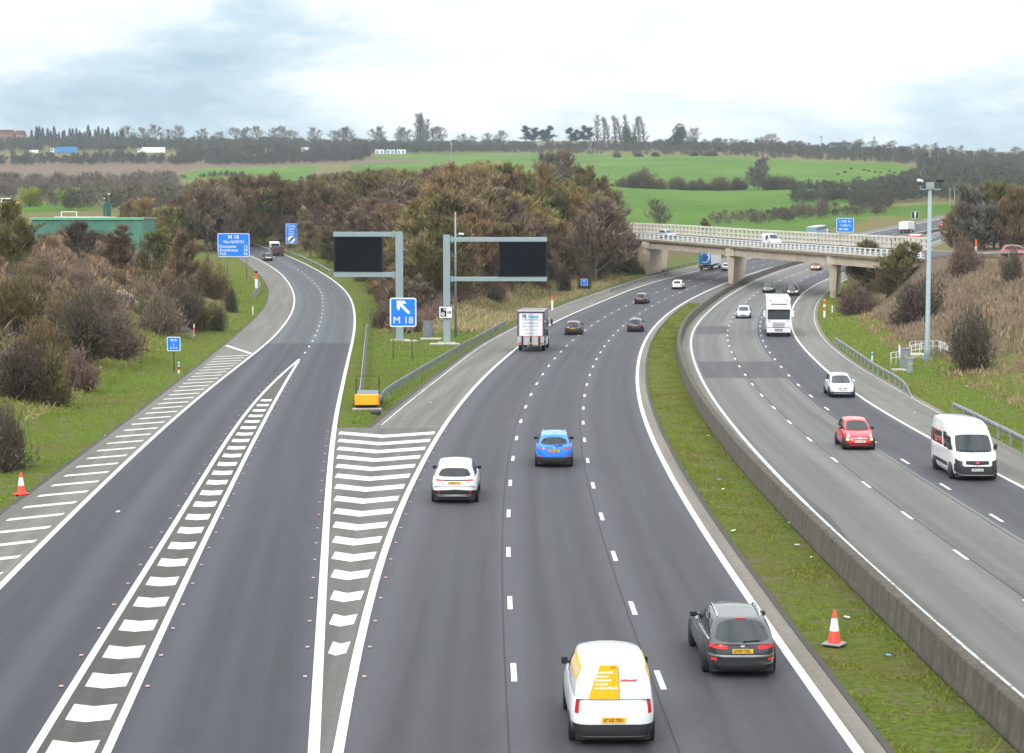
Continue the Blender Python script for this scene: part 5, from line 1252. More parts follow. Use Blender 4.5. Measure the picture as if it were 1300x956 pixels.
# --- the bridge
def mk_bridge():
    rt = empty("road_bridge", (37.3, 323.0, 0), 0, "concrete road bridge crossing both carriageways on slab piers", "bridge"); o = Vector((37.3, 323.0, 0))
    C = BRC[(BRC[:, 1] > 240) & (CX + BRC[:, 0] / BRC[:, 1] * 2407 < 1180)]
    t = np.gradient(C[:, :2], axis=0); t /= np.linalg.norm(t, axis=1)[:, None]
    nrm = np.stack([-t[:, 1], t[:, 0]], -1)       # points to the far side (+x)
    if nrm[:, 0].mean() < 0: nrm = -nrm
    sl_ = .095; Wd = 8.6
    def sweep(nm, prof, mat, i0=0, i1=None, parent=rt):
        c = C[i0:i1]; n = nrm[i0:i1]; V = []
        for p, q in zip(c, n):
            for a, b in prof: V.append((p[0] + q[0] * a - o.x, p[1] + q[1] * a - o.y, p[2] + b + sl_ * max(a, 0)))
        m_ = len(prof); k = len(c); idx = np.arange(k * m_).reshape(k, m_); nx_ = np.roll(idx, -1, 1)
        Qf = np.stack([idx[:-1], nx_[:-1], nx_[1:], idx[1:]], -1).reshape(-1, 4)
        caps = []
        me = bpy.data.meshes.new(nm); me.from_pydata([tuple(map(float, v)) for v in V], [], [tuple(map(int, f)) for f in Qf] + [tuple(range(m_))[::-1], tuple(int(x) for x in idx[-1])]); me.materials.append(mat); me.update()
        return link(nm, me, parent)
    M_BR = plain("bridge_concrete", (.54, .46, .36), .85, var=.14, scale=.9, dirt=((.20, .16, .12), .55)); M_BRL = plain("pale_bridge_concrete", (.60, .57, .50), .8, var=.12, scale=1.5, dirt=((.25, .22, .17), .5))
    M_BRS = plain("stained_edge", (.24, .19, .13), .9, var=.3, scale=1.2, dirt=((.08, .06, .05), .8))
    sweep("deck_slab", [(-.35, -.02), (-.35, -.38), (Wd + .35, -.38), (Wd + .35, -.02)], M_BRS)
    sweep("edge_beam", [(.15, -.38), (.25, -1.72), (1.2, -1.72), (1.2, -.38)], M_BR); sweep("edge_beam", [(Wd - 1.2, -.38), (Wd - 1.2, -1.72), (Wd - .25, -1.72), (Wd - .15, -.38)], M_BR)
    sweep("soffit_beam", [(1.9, -.38), (1.9, -1.6), (Wd - 1.9, -1.6), (Wd - 1.9, -.38)], plain("shaded_soffit_concrete", (.25, .22, .19), .9))  # shade under the deck put into a darker concrete colour
    sweep("carriageway", [(.6, .03), (.6, -.01), (Wd - .6, -.01), (Wd - .6, .03)], M_PATCH)
    # parapets
    pn = rt
    near = empty("near_parapet", (0, 0, 0)); near.parent = rt; farp = empty("far_parapet", (0, 0, 0)); farp.parent = rt
    cl = np.concatenate([[0], np.cumsum(np.linalg.norm(np.diff(C, axis=0), axis=1))])
    def pt(s, a, z):
        i = np.array([np.interp(s, cl, C[:, k]) for k in range(3)]); n = np.array([np.interp(s, cl, nrm[:, k]) for k in range(2)]); return Vector((i[0] + n[0] * a - o.x, i[1] + n[1] * a - o.y, i[2] + z + sl_ * max(a, 0)))
    smax = cl[-1]; fe = C[:, :2] + nrm * Wd; ic = int(np.searchsorted(CX + fe[:, 0] / fe[:, 1] * 2407, 1177)); sfar = cl[min(ic, len(cl) - 1)]
    sweep("plinth", [(-.35, -.02), (-.35, .18), (.05, .18), (.05, -.02)], M_BRL, parent=near)
    for zz_, hh_ in ((1.0, .10), (.62, .07), (.36, .06)): sweep("parapet_rail", [(-.2, zz_), (-.2, zz_ + hh_), (-.06, zz_ + hh_), (-.06, zz_)], M_WHITE, parent=near)
    s = 1.0; k = 0; protop = None
    M_PW = plain("white_parapet_paint", (.70, .69, .66), .6, var=.1, dirt=((.35, .3, .25), .4))
    while s < smax:
        o_ = (MB().box(-.11, .11, -.10, .10, 0, .98).build("parapet_post", M_PW, near) if protop is None else protop.copy())
        if protop is not None: col.objects.link(o_)
        protop = o_; p = pt(s, -.12, .1); d = pt(s + .3, -.12, .1) - p; o_.location = p; o_.rotation_euler = (0, 0, math.atan2(d.y, d.x)); s += 1.75; k += 1
    A0 = Wd - .1; 
    for za, zb__ in ((-.05, .22), (.68, .90), (1.50, 1.75)): sweep("parapet_band", [(A0, za), (A0, zb__), (A0 + .3, zb__), (A0 + .3, za)], M_BRL, i1=ic + 1, parent=farp)
    s = .6; pr = None
    while s < sfar:
        o_ = (MB().box(-.30, .30, -.12, .12, 0, 1.62).build("parapet_pier", M_BRL, farp) if pr is None else pr.copy())
        if pr is not None: col.objects.link(o_)
        pr = o_; p = pt(s, A0 + .15, .0); d = pt(s + .3, A0 + .15, 0) - p; o_.location = p; o_.rotation_euler = (0, 0, math.atan2(d.y, d.x)); s += 1.45
    # slab piers, tapering downwards, lined up with the motorway
    for (x, y, zt__) in ((25.0, 352.0, 9.3), (37.3, 323.0, 8.34), (47.9, 282.5, 7.65)):
        hd = math.atan(float(slope(R2, y))) + .03; dx, dy = math.sin(hd), math.cos(hd); nx2, ny2 = dy, -dx
        z1 = zt__ - 1.72; z0_ = float(zr(y)) - .3; Ln = 15.0
        V = []
        for zz_, wt_, e0 in ((z0_, .36, .35), (z1, .66, 0.0)):
            for aa, bb in ((e0, -wt_), (e0, wt_), (Ln - e0, wt_), (Ln - e0, -wt_)):
                V.append((x + dx * aa + nx2 * bb - o.x, y + dy * aa + ny2 * bb - o.y, zz_ + (0 if zz_ == z0_ else sl_ * aa * .5)))
        me = bpy.data.meshes.new("pier"); me.from_pydata(V, [], [(3,2,1,0),(4,5,6,7),(0,1,5,4),(1,2,6,5),(2,3,7,6),(3,0,4,7)]); me.materials.append(M_BR); me.update(); pi_ = link("pier", me, rt)
        b_ = MB().box(-1.15, 1.15, -.35, .25, z1 - .0, zt__ - .40).build("bearing_block", M_BR, pi_, loc=(x - o.x + .1, y - o.y, 0)); b_.rotation_euler = (0, 0, -1.0)
    # abutment on the wooded side
    MB().box(-1.0, 9.0, -2.0, 3.0, 0, 8.6).build("abutment", M_BR, rt, loc=(12.0 - o.x, 384 - o.y, 0))
    return rt
mk_bridge()
# raised road leading off the bridge to the right
c_ = SLIP; t_ = np.gradient(c_[:, :2], axis=0); t_ /= np.linalg.norm(t_, axis=1)[:, None]; n_ = np.stack([-t_[:, 1], t_[:, 0]], -1)
def ribbon(nm, a0, a1, mat, z, lo=0):
    V = []; 
    for p, q in zip(c_[lo:], n_[lo:]):
        for a in np.linspace(a0, a1, 4): V.append((p[0] + q[0] * a, p[1] + q[1] * a, p[2] + z))
    k = len(c_) - lo; idx = np.arange(k * 4).reshape(k, 4); Qf = np.stack([idx[:-1, :-1], idx[:-1, 1:], idx[1:, 1:], idx[1:, :-1]], -1).reshape(-1, 4)
    me = raw_mesh(nm, V, Qf, mat); uv = me.uv_layers.new(name="UVMap"); co_ = np.array(V)[Qf.ravel()][:, :2]; uv.data.foreach_set("uv", co_.astype(np.float32).ravel()); tag(link(nm, me), kind="structure")
ribbon("raised_road", -.1, 7.6, M_OLD, .02, 14)
for a in (.25, 7.3): ribbon("edge_line", a - .08, a + .08, M_LINE, .03, 16)
def off_pts(a, i0, i1, st=8): return [tuple(c_[i, :2] + n_[i] * a) for i in range(i0, i1, st)]
guardrail("guard_rail", off_pts(-.9, 20, len(c_), 10), "nearer guard rail along the raised road right of the mast", h=.8, side=1, post_gap=4, mat=M_GALV)
guardrail("guard_rail", off_pts(8.6, 20, len(c_), 10), "farther guard rail along the raised road right of the mast", h=.8, side=1, post_gap=4, mat=M_GALV)
# vehicles on the bridge and raised road
def on_curve(root, px, a, label, cat, rev=False, z=0.0):
    best = None
    P = BRC; tt = np.gradient(P[:, :2], axis=0); tt /= np.linalg.norm(tt, axis=1)[:, None]; nn_ = np.stack([-tt[:, 1], tt[:, 0]], -1)
    Q_ = P[:, :2] + nn_ * a; pxs = CX + Q_[:, 0] / Q_[:, 1] * 2407; i = int(np.argmin(np.abs(pxs - px)))
    zz_ = P[i, 2] + (.095 * a if P[i, 1] > 262 else 0) + .05
    root.location = (Q_[i, 0], Q_[i, 1], zz_ + z); ang = math.atan2(tt[i, 1], tt[i, 0]) - PI / 2 + (PI if rev else 0); root.rotation_euler = (0, 0, ang); tag(root, label, cat)
r_, _ = hatch("hatchback_car", paint("pale_blue_paint", (.30, .42, .50)), 4.3, 1.8, 1.5); on_curve(r_, 848, 3.0, "pale blue car crossing the bridge near its left end", "car")
S = dict(name="panel_van", L=4.8, W=1.95, H=2.0, paint=P_WHITE, ne=7, top=[(-1, 1.15), (.4, 1.15), (.7, 1.05), (1, .85)], cab=dict(r0=-.97, f0=.52, r1=-.95, f1=.15, roof=[(0, 1.92), (.5, 1.97), (1, 1.85)], wb=.94, wt=.80, rear_win=None, side_win=[(.70, .94, .08, .8)]),
    skins=[("headlight", 'front', .5, .9, .68, .84, M_CLEAR), ("grille", 'front', 0, .5, .45, .6, M_DARK)])
r_, _ = make_car(S); on_curve(r_, 976, 3.0, "white van on the bridge", "van"); MB().tube([(-.99, .2, 1.2), (-1.01, .2, 1.2)], .3, 16).build("round_logo", M_INK, r_); MB().tube([(.99, .2, 1.2), (1.01, .2, 1.2)], .3, 16).build("round_logo", M_INK, r_)
r_, _ = hatch("hatchback_car", P_DRED, 4.2, 1.8, 1.5)
c9 = (1293 - 650) / 2407 * 246; r_.location = (c9, 246.5, float(terr(c9, 246.5)) + .1); r_.rotation_euler = (0, 0, -PI / 2 - .1); tag(r_, "dark red car on the raised road at the right edge", "car")
def lorry_simple(px_, py_, fn, away, L, body_m, label, H=3.9, cabm=P_WHITE, cat="lorry"):
    t, yb, w = box_truck(0, 0, None, L, body_m, "", H=H); t.name = "lorry"
    MB().box(-w + .02, w - .02, yb - .06, yb, .55, 1.0).build("rear_beam", M_DARK, t)
    for sg in (1, -1): MB().box(sg * .95 - .22, sg * .95 + .22, yb - .09, yb - .06, .66, .86).build("tail_light", M_RED, t)
    put(t, px_, py_, fn, away, label, cat, L); return t
lorry_simple(1147, 296.5, off(R1, -9.0), True, 6.5, P_WHITE, "white lorry beyond the bridge behind the deck end", H=3.0)
t = lorry_simple(1158, 318, mix(R2, R3, .8), False, 7.0, paint("orange_red_box", (.60, .09, .04)), "orange topped lorry mostly hidden by the right end of the bridge", H=3.4)
tb = lorry_simple(1012, 331, off(R1, -9.2), True, 10.0, plain("blue_grey_box", (.30, .38, .45), .4), "lorry", H=4.0) if False else None
t, yb, w = box_truck(0, 0, None, 11.0, plain("slate_blue_box", (.22, .33, .42), .4), "", H=4.0); t.name = "lorry"
put(t, 1030, 309, off(L1, 1.9), True, "slate blue lorry showing above the bridge parapet left of the blue sign", "lorry", 11.0)
for sg in (1, -1):
    for k in range(7): MB().box(sg * (w + .01) - .02, sg * (w + .01) + .02, yb + .6 + k * 1.15, yb + 1.2 + k * 1.15, 3.2, 3.7).build("dark_side_opening", M_DARK, t)
# far message sign by the motorway
b = (0, 560, float(terr((1161 - 650) / 2407 * 560, 560)) + .05)
r_, W_, Hh, zc = sign_board("message_sign", 1157, 1166, 269, 277.5, 283, "black square message sign on a white post far up the motorway", "road sign", posts=(.5,), mat=M_INK, border=.06, postw=.4, post_mat=M_WHITE, base=b)
# --- green works building on the left
def building():
    d = 300.0; k = d / 2407; x0 = (41 - CX) * k; x1 = (182 - CX) * k; zt_ = CAMZ + (HY - 276) * k; zg = float(terr((x0 + x1) / 2, d))
    r_ = empty("works_building", (x0, d, zg), -.03, "long green flat roofed shed behind the scrub on the left", "building"); h = zt_ - zg; w = x1 - x0
    m_, nt, b_ = new_mat("green_cladding"); p = coord(nt); s = N(nt, "ShaderNodeSeparateXYZ"); nt.links.new(p, s.inputs[0])
    wv = math_(nt, 'SINE', math_(nt, 'MULTIPLY', s.outputs[0], 30)); n_ = noise(nt, p, .5, 5, .7)
    c_2 = ramp(nt, n_, [(.3, (.05, .17, .12)), (.7, (.085, .26, .185))]); c_2 = mixc(nt, ramp(nt, wv, [(.3, .0), (.9, .25)]), c_2, (.02, .09, .06)); nt.links.new(c_2, b_.inputs["Base Color"]); b_.inputs["Roughness"].default_value = .6
    MB().box(0, w, 0, 9, -7, h - .15).build("wall", m_, r_); MB().box(-.2, w + .2, -.2, 9.2, h - .15, h).build("roof", plain("pale_roof", (.50, .42, .34), .7), r_)
    MB().box(3, w - 6, 2, 7.5, h, h + .12).build("roof_light", plain("white_roof", (.65, .66, .66), .6), r_)
    MB().box(-.25, w + .25, -.24, -.21, h - .4, h - .05).build("gutter", plain("light_green_trim", (.12, .42, .22), .6), r_)
    M_L = plain("window_grey", (.55, .63, .63), .4)
    n = 9; x = w * .14
    for i in range(n): f_ = MB().box(x, x + w * .042, -.12, -.02, h - 4.6, h - 2.9).build("window", M_L, r_); MB().box(x + .1, x + w * .042 - .1, -.14, -.121, h - 4.4, h - 3.8).build("pane", M_GLASS, f_); x += w * .058
    rr = MB(); 
    for z_ in (.7,): MB().bar((w * .22, 3, h + .9), (w * .36, 3, h + .9), .08).build("roof_rail", M_WHITE, r_)
    for x_ in (w * .22, w * .36): MB().bar((x_, 3, h), (x_, 3, h + .9), .08).build("roof_rail", M_WHITE, r_)
    return r_, k
rb_, kb = building()
for px_, w_, y0_, lb in ((152.8, .5, 255.5, "wider dark green flue behind the green shed"), (133, .0, 0, "")):
    if not w_: continue
    g = at(138.3, 315); z1 = CAMZ + (HY - 255.8) * 315 / 2407; r_ = empty("flue_stack", (g[0], g[1], g[2]), 0, "wider dark green flue behind the green shed", "chimney"); MG = plain("dark_green_steel", (.01, .09, .075), .5)
    MB().box(-.32, .32, -.3, .3, -.3, z1 - g[2]).build("stack", MG, r_); MB().tube([(.1, 0, z1 - g[2]), (.1, 0, z1 - g[2] + 1.2)], .04, 6).build("lamp_pole", M_GALV, r_); MB().box(-.05, .3, -.12, .12, z1 - g[2] + 1.15, z1 - g[2] + 1.3).build("lamp_head", M_WHITE, r_)
    g = at(133, 318); z1 = CAMZ + (HY - 259) * 318 / 2407; r_ = empty("flue_stack", (g[0], g[1], g[2]), 0, "thinner dark green flue just left of the wider one", "chimney"); MB().box(-.15, .15, -.15, .15, -.3, z1 - g[2]).build("stack", MG, r_); MB().tube([(0, 0, z1 - g[2]), (0, 0, z1 - g[2] + .9)], .03, 6).build("lamp_pole", M_GALV, r_); MB().box(-.15, .15, -.1, .1, z1 - g[2] + .85, z1 - g[2] + .98).build("lamp_head", M_WHITE, r_)
# --- things on the far hillside
def hill_box(nm, px0, px1, py0, py1, d, m, label, cat, win=None, roof=None, depth=None):
    k = d / 2407; x0 = (px0 - CX) * k; x1 = (px1 - CX) * k; z1 = CAMZ + (HY - py0) * k; zb = CAMZ + (HY - py1) * k; g = float(terr((x0 + x1) / 2, d))
    r_ = empty(nm, (x0, d, zb), 0, label, cat); w = x1 - x0; h = z1 - zb; dp = depth or min(8, w)
    MB().box(0, w, 0, dp, min(0, g - zb) - 1, h).build("wall" if cat in ("house", "building") else "box_body", m, r_)
    if roof: MB().prism([(-.4, h), (w + .4, h), (w * .9, h + roof[0]), (w * .1, h + roof[0])], -.4, dp + .4).build("roof", roof[1], r_)
    return r_, w, h
M_BRICK = plain("red_brown_brick", (.22, .10, .075), .8); M_TILE = plain("brown_roof_tiles", (.16, .075, .06), .8); M_SLATE = plain("dark_slate", (.07, .08, .09), .7)
for (a, b, y0_, y1_, lb) in ((1, 20, 169.5, 176, "wider red brick house on the far left skyline"), (22, 33, 170.5, 176.5, "narrower red brick house on the far left skyline, right of the wider one")):
    r_, w, h = hill_box("brick_house", a, b, y0_, y1_, 1950, M_BRICK, lb, "house", roof=(3.2, M_TILE))
    for i in range(4): f_ = MB().box(w * (.12 + .2 * i), w * (.12 + .2 * i) + 1.2, -.1, -.02, h * .35, h * .35 + 1.3).build("window", M_WHITE, r_); MB().box(w * (.12 + .2 * i) + .15, w * (.12 + .2 * i) + 1.05, -.12, -.101, h * .35 + .15, h * .35 + 1.15).build("pane", M_GLASS, f_)
for (a, b, y0_, y1_, lb) in ((1138, 1156, 190.5, 194.5, "low grey roofed building among the trees on the right skyline"), (1050, 1082, 185.5, 190, "dark roofed building on the skyline right of the radio mast")):
    r_, w, h = hill_box("farm_building", a, b, y0_, y1_, 1750, plain("barn_grey", (.20, .21, .22), .8), lb, "building", roof=(3.0, M_SLATE)); MB().box(w * .4, w * .55, -.1, -.02, 0, h * .7).build("door", M_DARK, r_)
def far_lorry(px0, px1, py0, py1, d, m, label, cableft=True, cat="lorry"):
    k = d / 2407; w = (px1 - px0) * k; h = (py1 - py0) * k; zb = CAMZ + (HY - py1) * k
    r_ = empty("far_lorry", ((px0 - CX) * k, d, zb), 0, label, cat); MB().box(w * .16, w, 0, 2.5, .8, h).build("box_body", m, r_); MB().box(0, w * .14, .1, 2.4, .5, h * .75).build("cab", P_WHITE, r_, bevel=.1); MB().box(w * .02, w * .1, -.02, .08, h * .45, h * .65).build("window", M_GLASS, r_)
    for f_ in (.07, .3, .75, .85): MB().tube([(w * f_, .05, .5), (w * f_, 2.4, .5)], .5, 12).build("wheel", M_TYRE, r_)
far_lorry(66, 100, 187, 195.5, 1760, paint("lorry_blue", (.01, .20, .50)), "blue lorry on the far road at the upper left"); far_lorry(176, 211, 187.5, 195.5, 1760, P_WHITE, "white lorry on the far road, right of the blue one"); far_lorry(38, 50, 191, 196.5, 1760, P_WHITE, "small white van on the far road left of the blue lorry", cat="van")
far_lorry(258, 270, 192, 197, 1760, P_WHITE, "small white lorry on the far road above the green field", cat="lorry")
r_, w, h = hill_box("white_building", 370, 404, 187.5, 195, 1790, P_WHITE, "long white building among trees above the green field", "building")
for i in range(5): MB().box(w * (.1 + .18 * i), w * (.16 + .18 * i), -.1, -.02, 0, h * .8).build("door", M_CABIN, r_)
for i in range(3):
    r_, w, h = hill_box("lorry_trailer", 477 + 13.5 * i, 488.5 + 13.5 * i, 190.5, 195.5, 1790, P_WHITE, ("leftmost", "middle", "rightmost")[i] + " of three parked pale blue trailers below the skyline", "trailer")
    MB().box(w * .1, w * .35, -.1, -.02, 0, h * .7).build("side_panel", P_SKY, r_); MB().box(w * .6, w * .85, -.1, -.02, 0, h * .7).build("side_panel", P_SKY, r_)
for (px_, y0_, d, lb) in ((1041, 172, 1800, "thin radio mast on the skyline right of centre"), (1108, 173, 1750, "dark mast rising from trees on the right skyline"), (573, 180, 1500, "slim pale pole above the woods near the centre")):
    g = at(px_, d); z1 = CAMZ + (HY - y0_) * d / 2407; r_ = empty("radio_mast", g, 0, lb, "mast"); hh = z1 - g[2]
    MB().tube([(0, 0, 0), (0, 0, hh)], [.5, .25], 6).build("pole", M_GALV, r_); MB().box(-.9, .9, -.3, .3, hh * .82, hh * .93).build("aerials", M_CABIN, r_)
for px_, lb in ((1235, "left of two pale poles behind the mast"), (1241, "right of two pale poles behind the mast")): 
    g = at(px_ - 30, 640); z1 = CAMZ + (HY - 238) * 640 / 2407; r_ = empty("utility_pole", g, 0, lb, "pole"); MB().tube([(0, 0, -.5), (0, 0, z1 - g[2])], [.16, .12], 6).build("pole", plain("pale_wood", (.3, .3, .26), .8), r_); MB().box(-.8, .8, -.06, .06, z1 - g[2] - .8, z1 - g[2] - .65).build("crossarm", M_POST, r_)
# yellow and white machine far left
g = at(14, 640); r_ = empty("yellow_digger", g, 0, "yellow and white machine parked by the field at the far left", "machine"); MB().box(-3.0, 2.6, 0, 2.5, .6, 2.2).build("body", P_YEL, r_, bevel=.2); MB().box(-3.2, .4, .1, 2.4, 2.0, 3.4).build("cab", P_WHITE, r_, bevel=.15); MB().box(-2.9, .1, .05, .12, 2.3, 3.1).build("window", M_GLASS, r_)
for x_ in (-2, 1.6): MB().tube([(x_, .0, .6), (x_, 2.4, .6)], .6, 14).build("wheel", M_TYRE, r_)
# --- litter on the verges
M_LIT_ = plain("litter_white", (.75, .76, .76), .6); k = 0
LIT = [(913,609),(935,607),(931,674),(918,621),(884,536),(1012,692),(1030,707),(1075,784),(1128,832),(1003,664),(899,553),(868,463),(857,462),(547,511),(150,650),(133,553),(139,511),(507,441),(555,411),(346,318),(326,379),(300,430),(1257,458),(1161,524)]
for i, (x, y) in enumerate(LIT):
    g = GT(x, y); s_ = random.uniform(.04, .09); b_ = MB().box(-s_, s_, -s_ * .7, s_ * .7, 0, s_ * .6).build("litter", M_LIT_ if i % 4 else plain("litter_blue", (.15, .4, .7), .6), bevel=s_ * .25, loc=(g[0], g[1], g[2] - .01)); b_.rotation_euler = (random.uniform(-.3, .3), random.uniform(-.3, .3), random.uniform(0, 3)); tag(b_, ("scrap of pale litter lying in the roadside grass" if i % 4 else "scrap of blue litter lying in the roadside grass"), "litter", "scraps of litter in the grass")
# --- reflecting studs beside the solid lines
sm_ = MB().box(-.05, .05, -.06, .06, 0, .02); proto = None
def studs(fn, y0, y1, gap, label, dx):
    global proto
    ys, s = arc(fn, y0, y1); c = 0
    for q in np.arange(0, s[-1], gap):
        y = float(np.interp(q, s, ys)); x = float(off(fn, dx)(y))
        if proto is None: proto = sm_.build("road_stud", plain("pinkish_stud", (.50, .27, .26), .4)); o = proto
        else: o = proto.copy(); col.objects.link(o)
        o.location = (x, y, float(zr(y)) + .012); tag(o, label, "road stud", label + " row"); c += 1
studs(GL, 46, 150, 3.4, "pinkish reflecting stud left of the narrow gore", -.28); studs(GR, 46, 150, 3.4, "pinkish reflecting stud right of the narrow gore", .28)
studs(L1, 47, 107, 3.4, "pinkish reflecting stud beside the northbound edge line", .3); studs(SR, 47, 107, 3.4, "pinkish reflecting stud beside the slip road right line", -.32)
# ------------------------------------------------------------------ vegetation
def veg_mat(name, c0, c1, c2=None, var=.25):
    m, nt, b = new_mat(name); oi = N(nt, "ShaderNodeObjectInfo"); p = coord(nt)
    n = noise(nt, p, .9, 4, .7); n2 = noise(nt, p, 9, 2, .6)
    c0 = tuple(x * 1.25 for x in c0); c1 = tuple(x * 1.25 for x in c1); c2 = tuple(x * 1.25 for x in c2) if c2 else None
    c = mixc(nt, ramp(nt, n2, [(.35, 0), (.65, 1)]), c0, c1)
    if c2: c = mixc(nt, ramp(nt, n, [(.45, 0), (.65, .8)]), c, c2)
    hs = N(nt, "ShaderNodeHueSaturation"); nt.links.new(c, hs.inputs["Color"])
    nt.links.new(math_(nt, 'ADD', math_(nt, 'MULTIPLY', oi.outputs["Random"], var * 1.6), 1 - var * .8), hs.inputs["Value"])
    r2 = math_(nt, 'FRACT', math_(nt, 'MULTIPLY', oi.outputs["Random"], 7.31)); nt.links.new(math_(nt, 'ADD', math_(nt, 'MULTIPLY', r2, .05), .475), hs.inputs["Hue"])
    nt.links.new(hs.outputs[0], b.inputs["Base Color"]); b.inputs["Roughness"].default_value = 1; b.inputs["Specular IOR Level"].default_value = .0
    return m
VM = dict(
    brown=veg_mat("brown_twigs", (.125, .086, .050), (.212, .155, .094), (.135, .112, .054)),
    purple=veg_mat("purple_brown_twigs", (.108, .078, .058), (.185, .138, .106)),
    ochre=veg_mat("ochre_twigs", (.17, .120, .054), (.27, .198, .095), (.165, .138, .054)),
    olive=veg_mat("olive_twigs", (.085, .082, .032), (.155, .145, .06), (.11, .08, .05)),
    grey=veg_mat("grey_twigs", (.105, .10, .085), (.19, .18, .155), (.11, .11, .07)),
    dark=veg_mat("dark_twigs", (.052, .044, .034), (.105, .088, .068)),
    pink=veg_mat("pinkish_scrub", (.15, .108, .082), (.26, .19, .145), (.15, .125, .07)),
    straw=veg_mat("straw_stems", (.24, .18, .10), (.40, .31, .19), (.2, .17, .08)),
    green=veg_mat("evergreen_leaves", (.018, .038, .014), (.045, .075, .026)),
    pine=veg_mat("pine_needles", (.012, .026, .018), (.03, .05, .03)),
    leafy=veg_mat("yellow_green_leaves", (.13, .17, .025), (.22, .26, .05)),
    grass=veg_mat("grass_blades", (.090, .142, .016), (.175, .235, .042), (.21, .175, .075)),
    bark=veg_mat("bark", (.085, .075, .055), (.15, .13, .10)), barkg=veg_mat("green_bark", (.10, .10, .05), (.16, .15, .09)))
def unit(v): return v / (np.linalg.norm(v, axis=-1, keepdims=True) + 1e-9)
def tubes(segs, n=4):
    """segs: list of (pts (k,3), radii (k)) -> verts, quads"""
    V = []; Fq = []; b = 0
    for P, r in segs:
        P = np.asarray(P); d = unit(np.gradient(P, axis=0)); ref = np.where(np.abs(d[:, 2:3]) < .9, np.array([[0, 0, 1.]]), np.array([[1., 0, 0]]))
        x = unit(np.cross(d, ref)); y = np.cross(x, d); a = np.arange(n) * 2 * PI / n
        v = P[:, None] + (x[:, None] * np.cos(a)[None, :, None] + y[:, None] * np.sin(a)[None, :, None]) * np.asarray(r)[:, None, None]
        k = len(P); idx = np.arange(k * n).reshape(k, n) + b; nx_ = np.roll(idx, -1, 1)
        V.append(v.reshape(-1, 3)); Fq.append(np.stack([idx[:-1], nx_[:-1], nx_[1:], idx[1:]], -1).reshape(-1, 4)); b += k * n
    return np.concatenate(V), np.concatenate(Fq)
def slivers(P, D, Ln, Wd, r):
    """thin bent blades: two triangles each"""
    D = unit(D); s = unit(np.cross(D, r.normal(size=P.shape))); m = P + D * Ln[:, None] * .5 + r.normal(size=P.shape) * Ln[:, None] * .06
    t = P + D * Ln[:, None] + r.normal(size=P.shape) * Ln[:, None] * .12
    V = np.stack([P - s * Wd[:, None] / 2, P + s * Wd[:, None] / 2, m + s * Wd[:, None] * .3, t], 1).reshape(-1, 3)
    i = np.arange(len(P))[:, None] * 4; T = np.concatenate([i + [[0, 1, 2]], i + [[0, 2, 3]]], 0); return V, T
def branch(p, d, L, r, k=5, wob=.12, up=.15):
    P = [p]; d = unit(d)
    for _ in range(k - 1):
        d = unit(d + r.normal(size=3) * wob + np.array([0, 0, up * .5])); P.append(P[-1] + d * L / (k - 1))
    return np.array(P), d
def bare_tree(seed, h=10.0, spread=.36, stems=1, n_tw=5200, tw=1.0, tww=.045, low=.22, fan=.55, shape=1.0):
    r = np.random.default_rng(seed); segs = []; tips = []; tipd = []
    for s in range(stems):
        a = r.uniform(0, 2 * PI); lean = .05 if stems == 1 else r.uniform(.1, .35)
        d0 = np.array([math.cos(a) * lean, math.sin(a) * lean, 1.0]); hh = h * (1 if stems == 1 else r.uniform(.65, 1))
        T, _ = branch(np.array([math.cos(a), math.sin(a), 0]) * (.0 if stems == 1 else .25) + [0, 0, -.3], d0, hh * .88, r, 8, .05, .1)
        rad = hh * .016 * (1 if stems == 1 else .6); tt = np.linspace(0, 1, 8); segs.append((T, rad * (1 - tt * .85) + .015))
        nl = int(26 / stems ** .6)
        for j in range(nl):
            f = low + (1 - low) * (j + r.uniform(0, .9)) / nl; f = min(f, .97); p = np.array([np.interp(f, tt, T[:, q]) for q in range(3)])
            az = j * 2.4 + r.uniform(-.4, .4); g = (1 - f) ** .6 * shape + .18; Lb = h * spread * g * r.uniform(.75, 1.2)
            d = np.array([math.cos(az), math.sin(az), r.uniform(.35, 1.0) * fan * 1.5])
            Bp, dd_ = branch(p, d, Lb, r, 5, .12, .22); segs.append((Bp, rad * .42 * (1 - np.linspace(0, .85, 5)) * (1 - f * .5) + .012))
            for q in range(7):
                k = r.uniform(.25, 1.0); p2 = np.array([np.interp(k, np.linspace(0, 1, 5), Bp[:, z]) for z in range(3)])
                d2 = unit(dd_ + r.normal(size=3) * .7 + [0, 0, .45]); L2 = Lb * r.uniform(.25, .5); Bq, d3 = branch(p2, d2, L2, r, 4, .15, .2)
                segs.append((Bq, .022 * (1 - np.linspace(0, .8, 4)) + .008)); tips.append(Bq); tipd.append(np.tile(d3, (4, 1)))
    tips = np.concatenate(tips); tipd = np.concatenate(tipd); i = r.integers(0, len(tips), n_tw)
    P = tips[i] + r.normal(size=(n_tw, 3)) * .16 * tw; D = unit(tipd[i]) + r.normal(size=(n_tw, 3)) * .42 + [0, 0, .75]
    tV, tT = slivers(P, D, r.uniform(.5, 1.25, n_tw) * tw, np.full(n_tw, tww) * r.uniform(.6, 1.3, n_tw), r)
    sV, sQ = tubes(segs); return sV, sQ, tV, tT
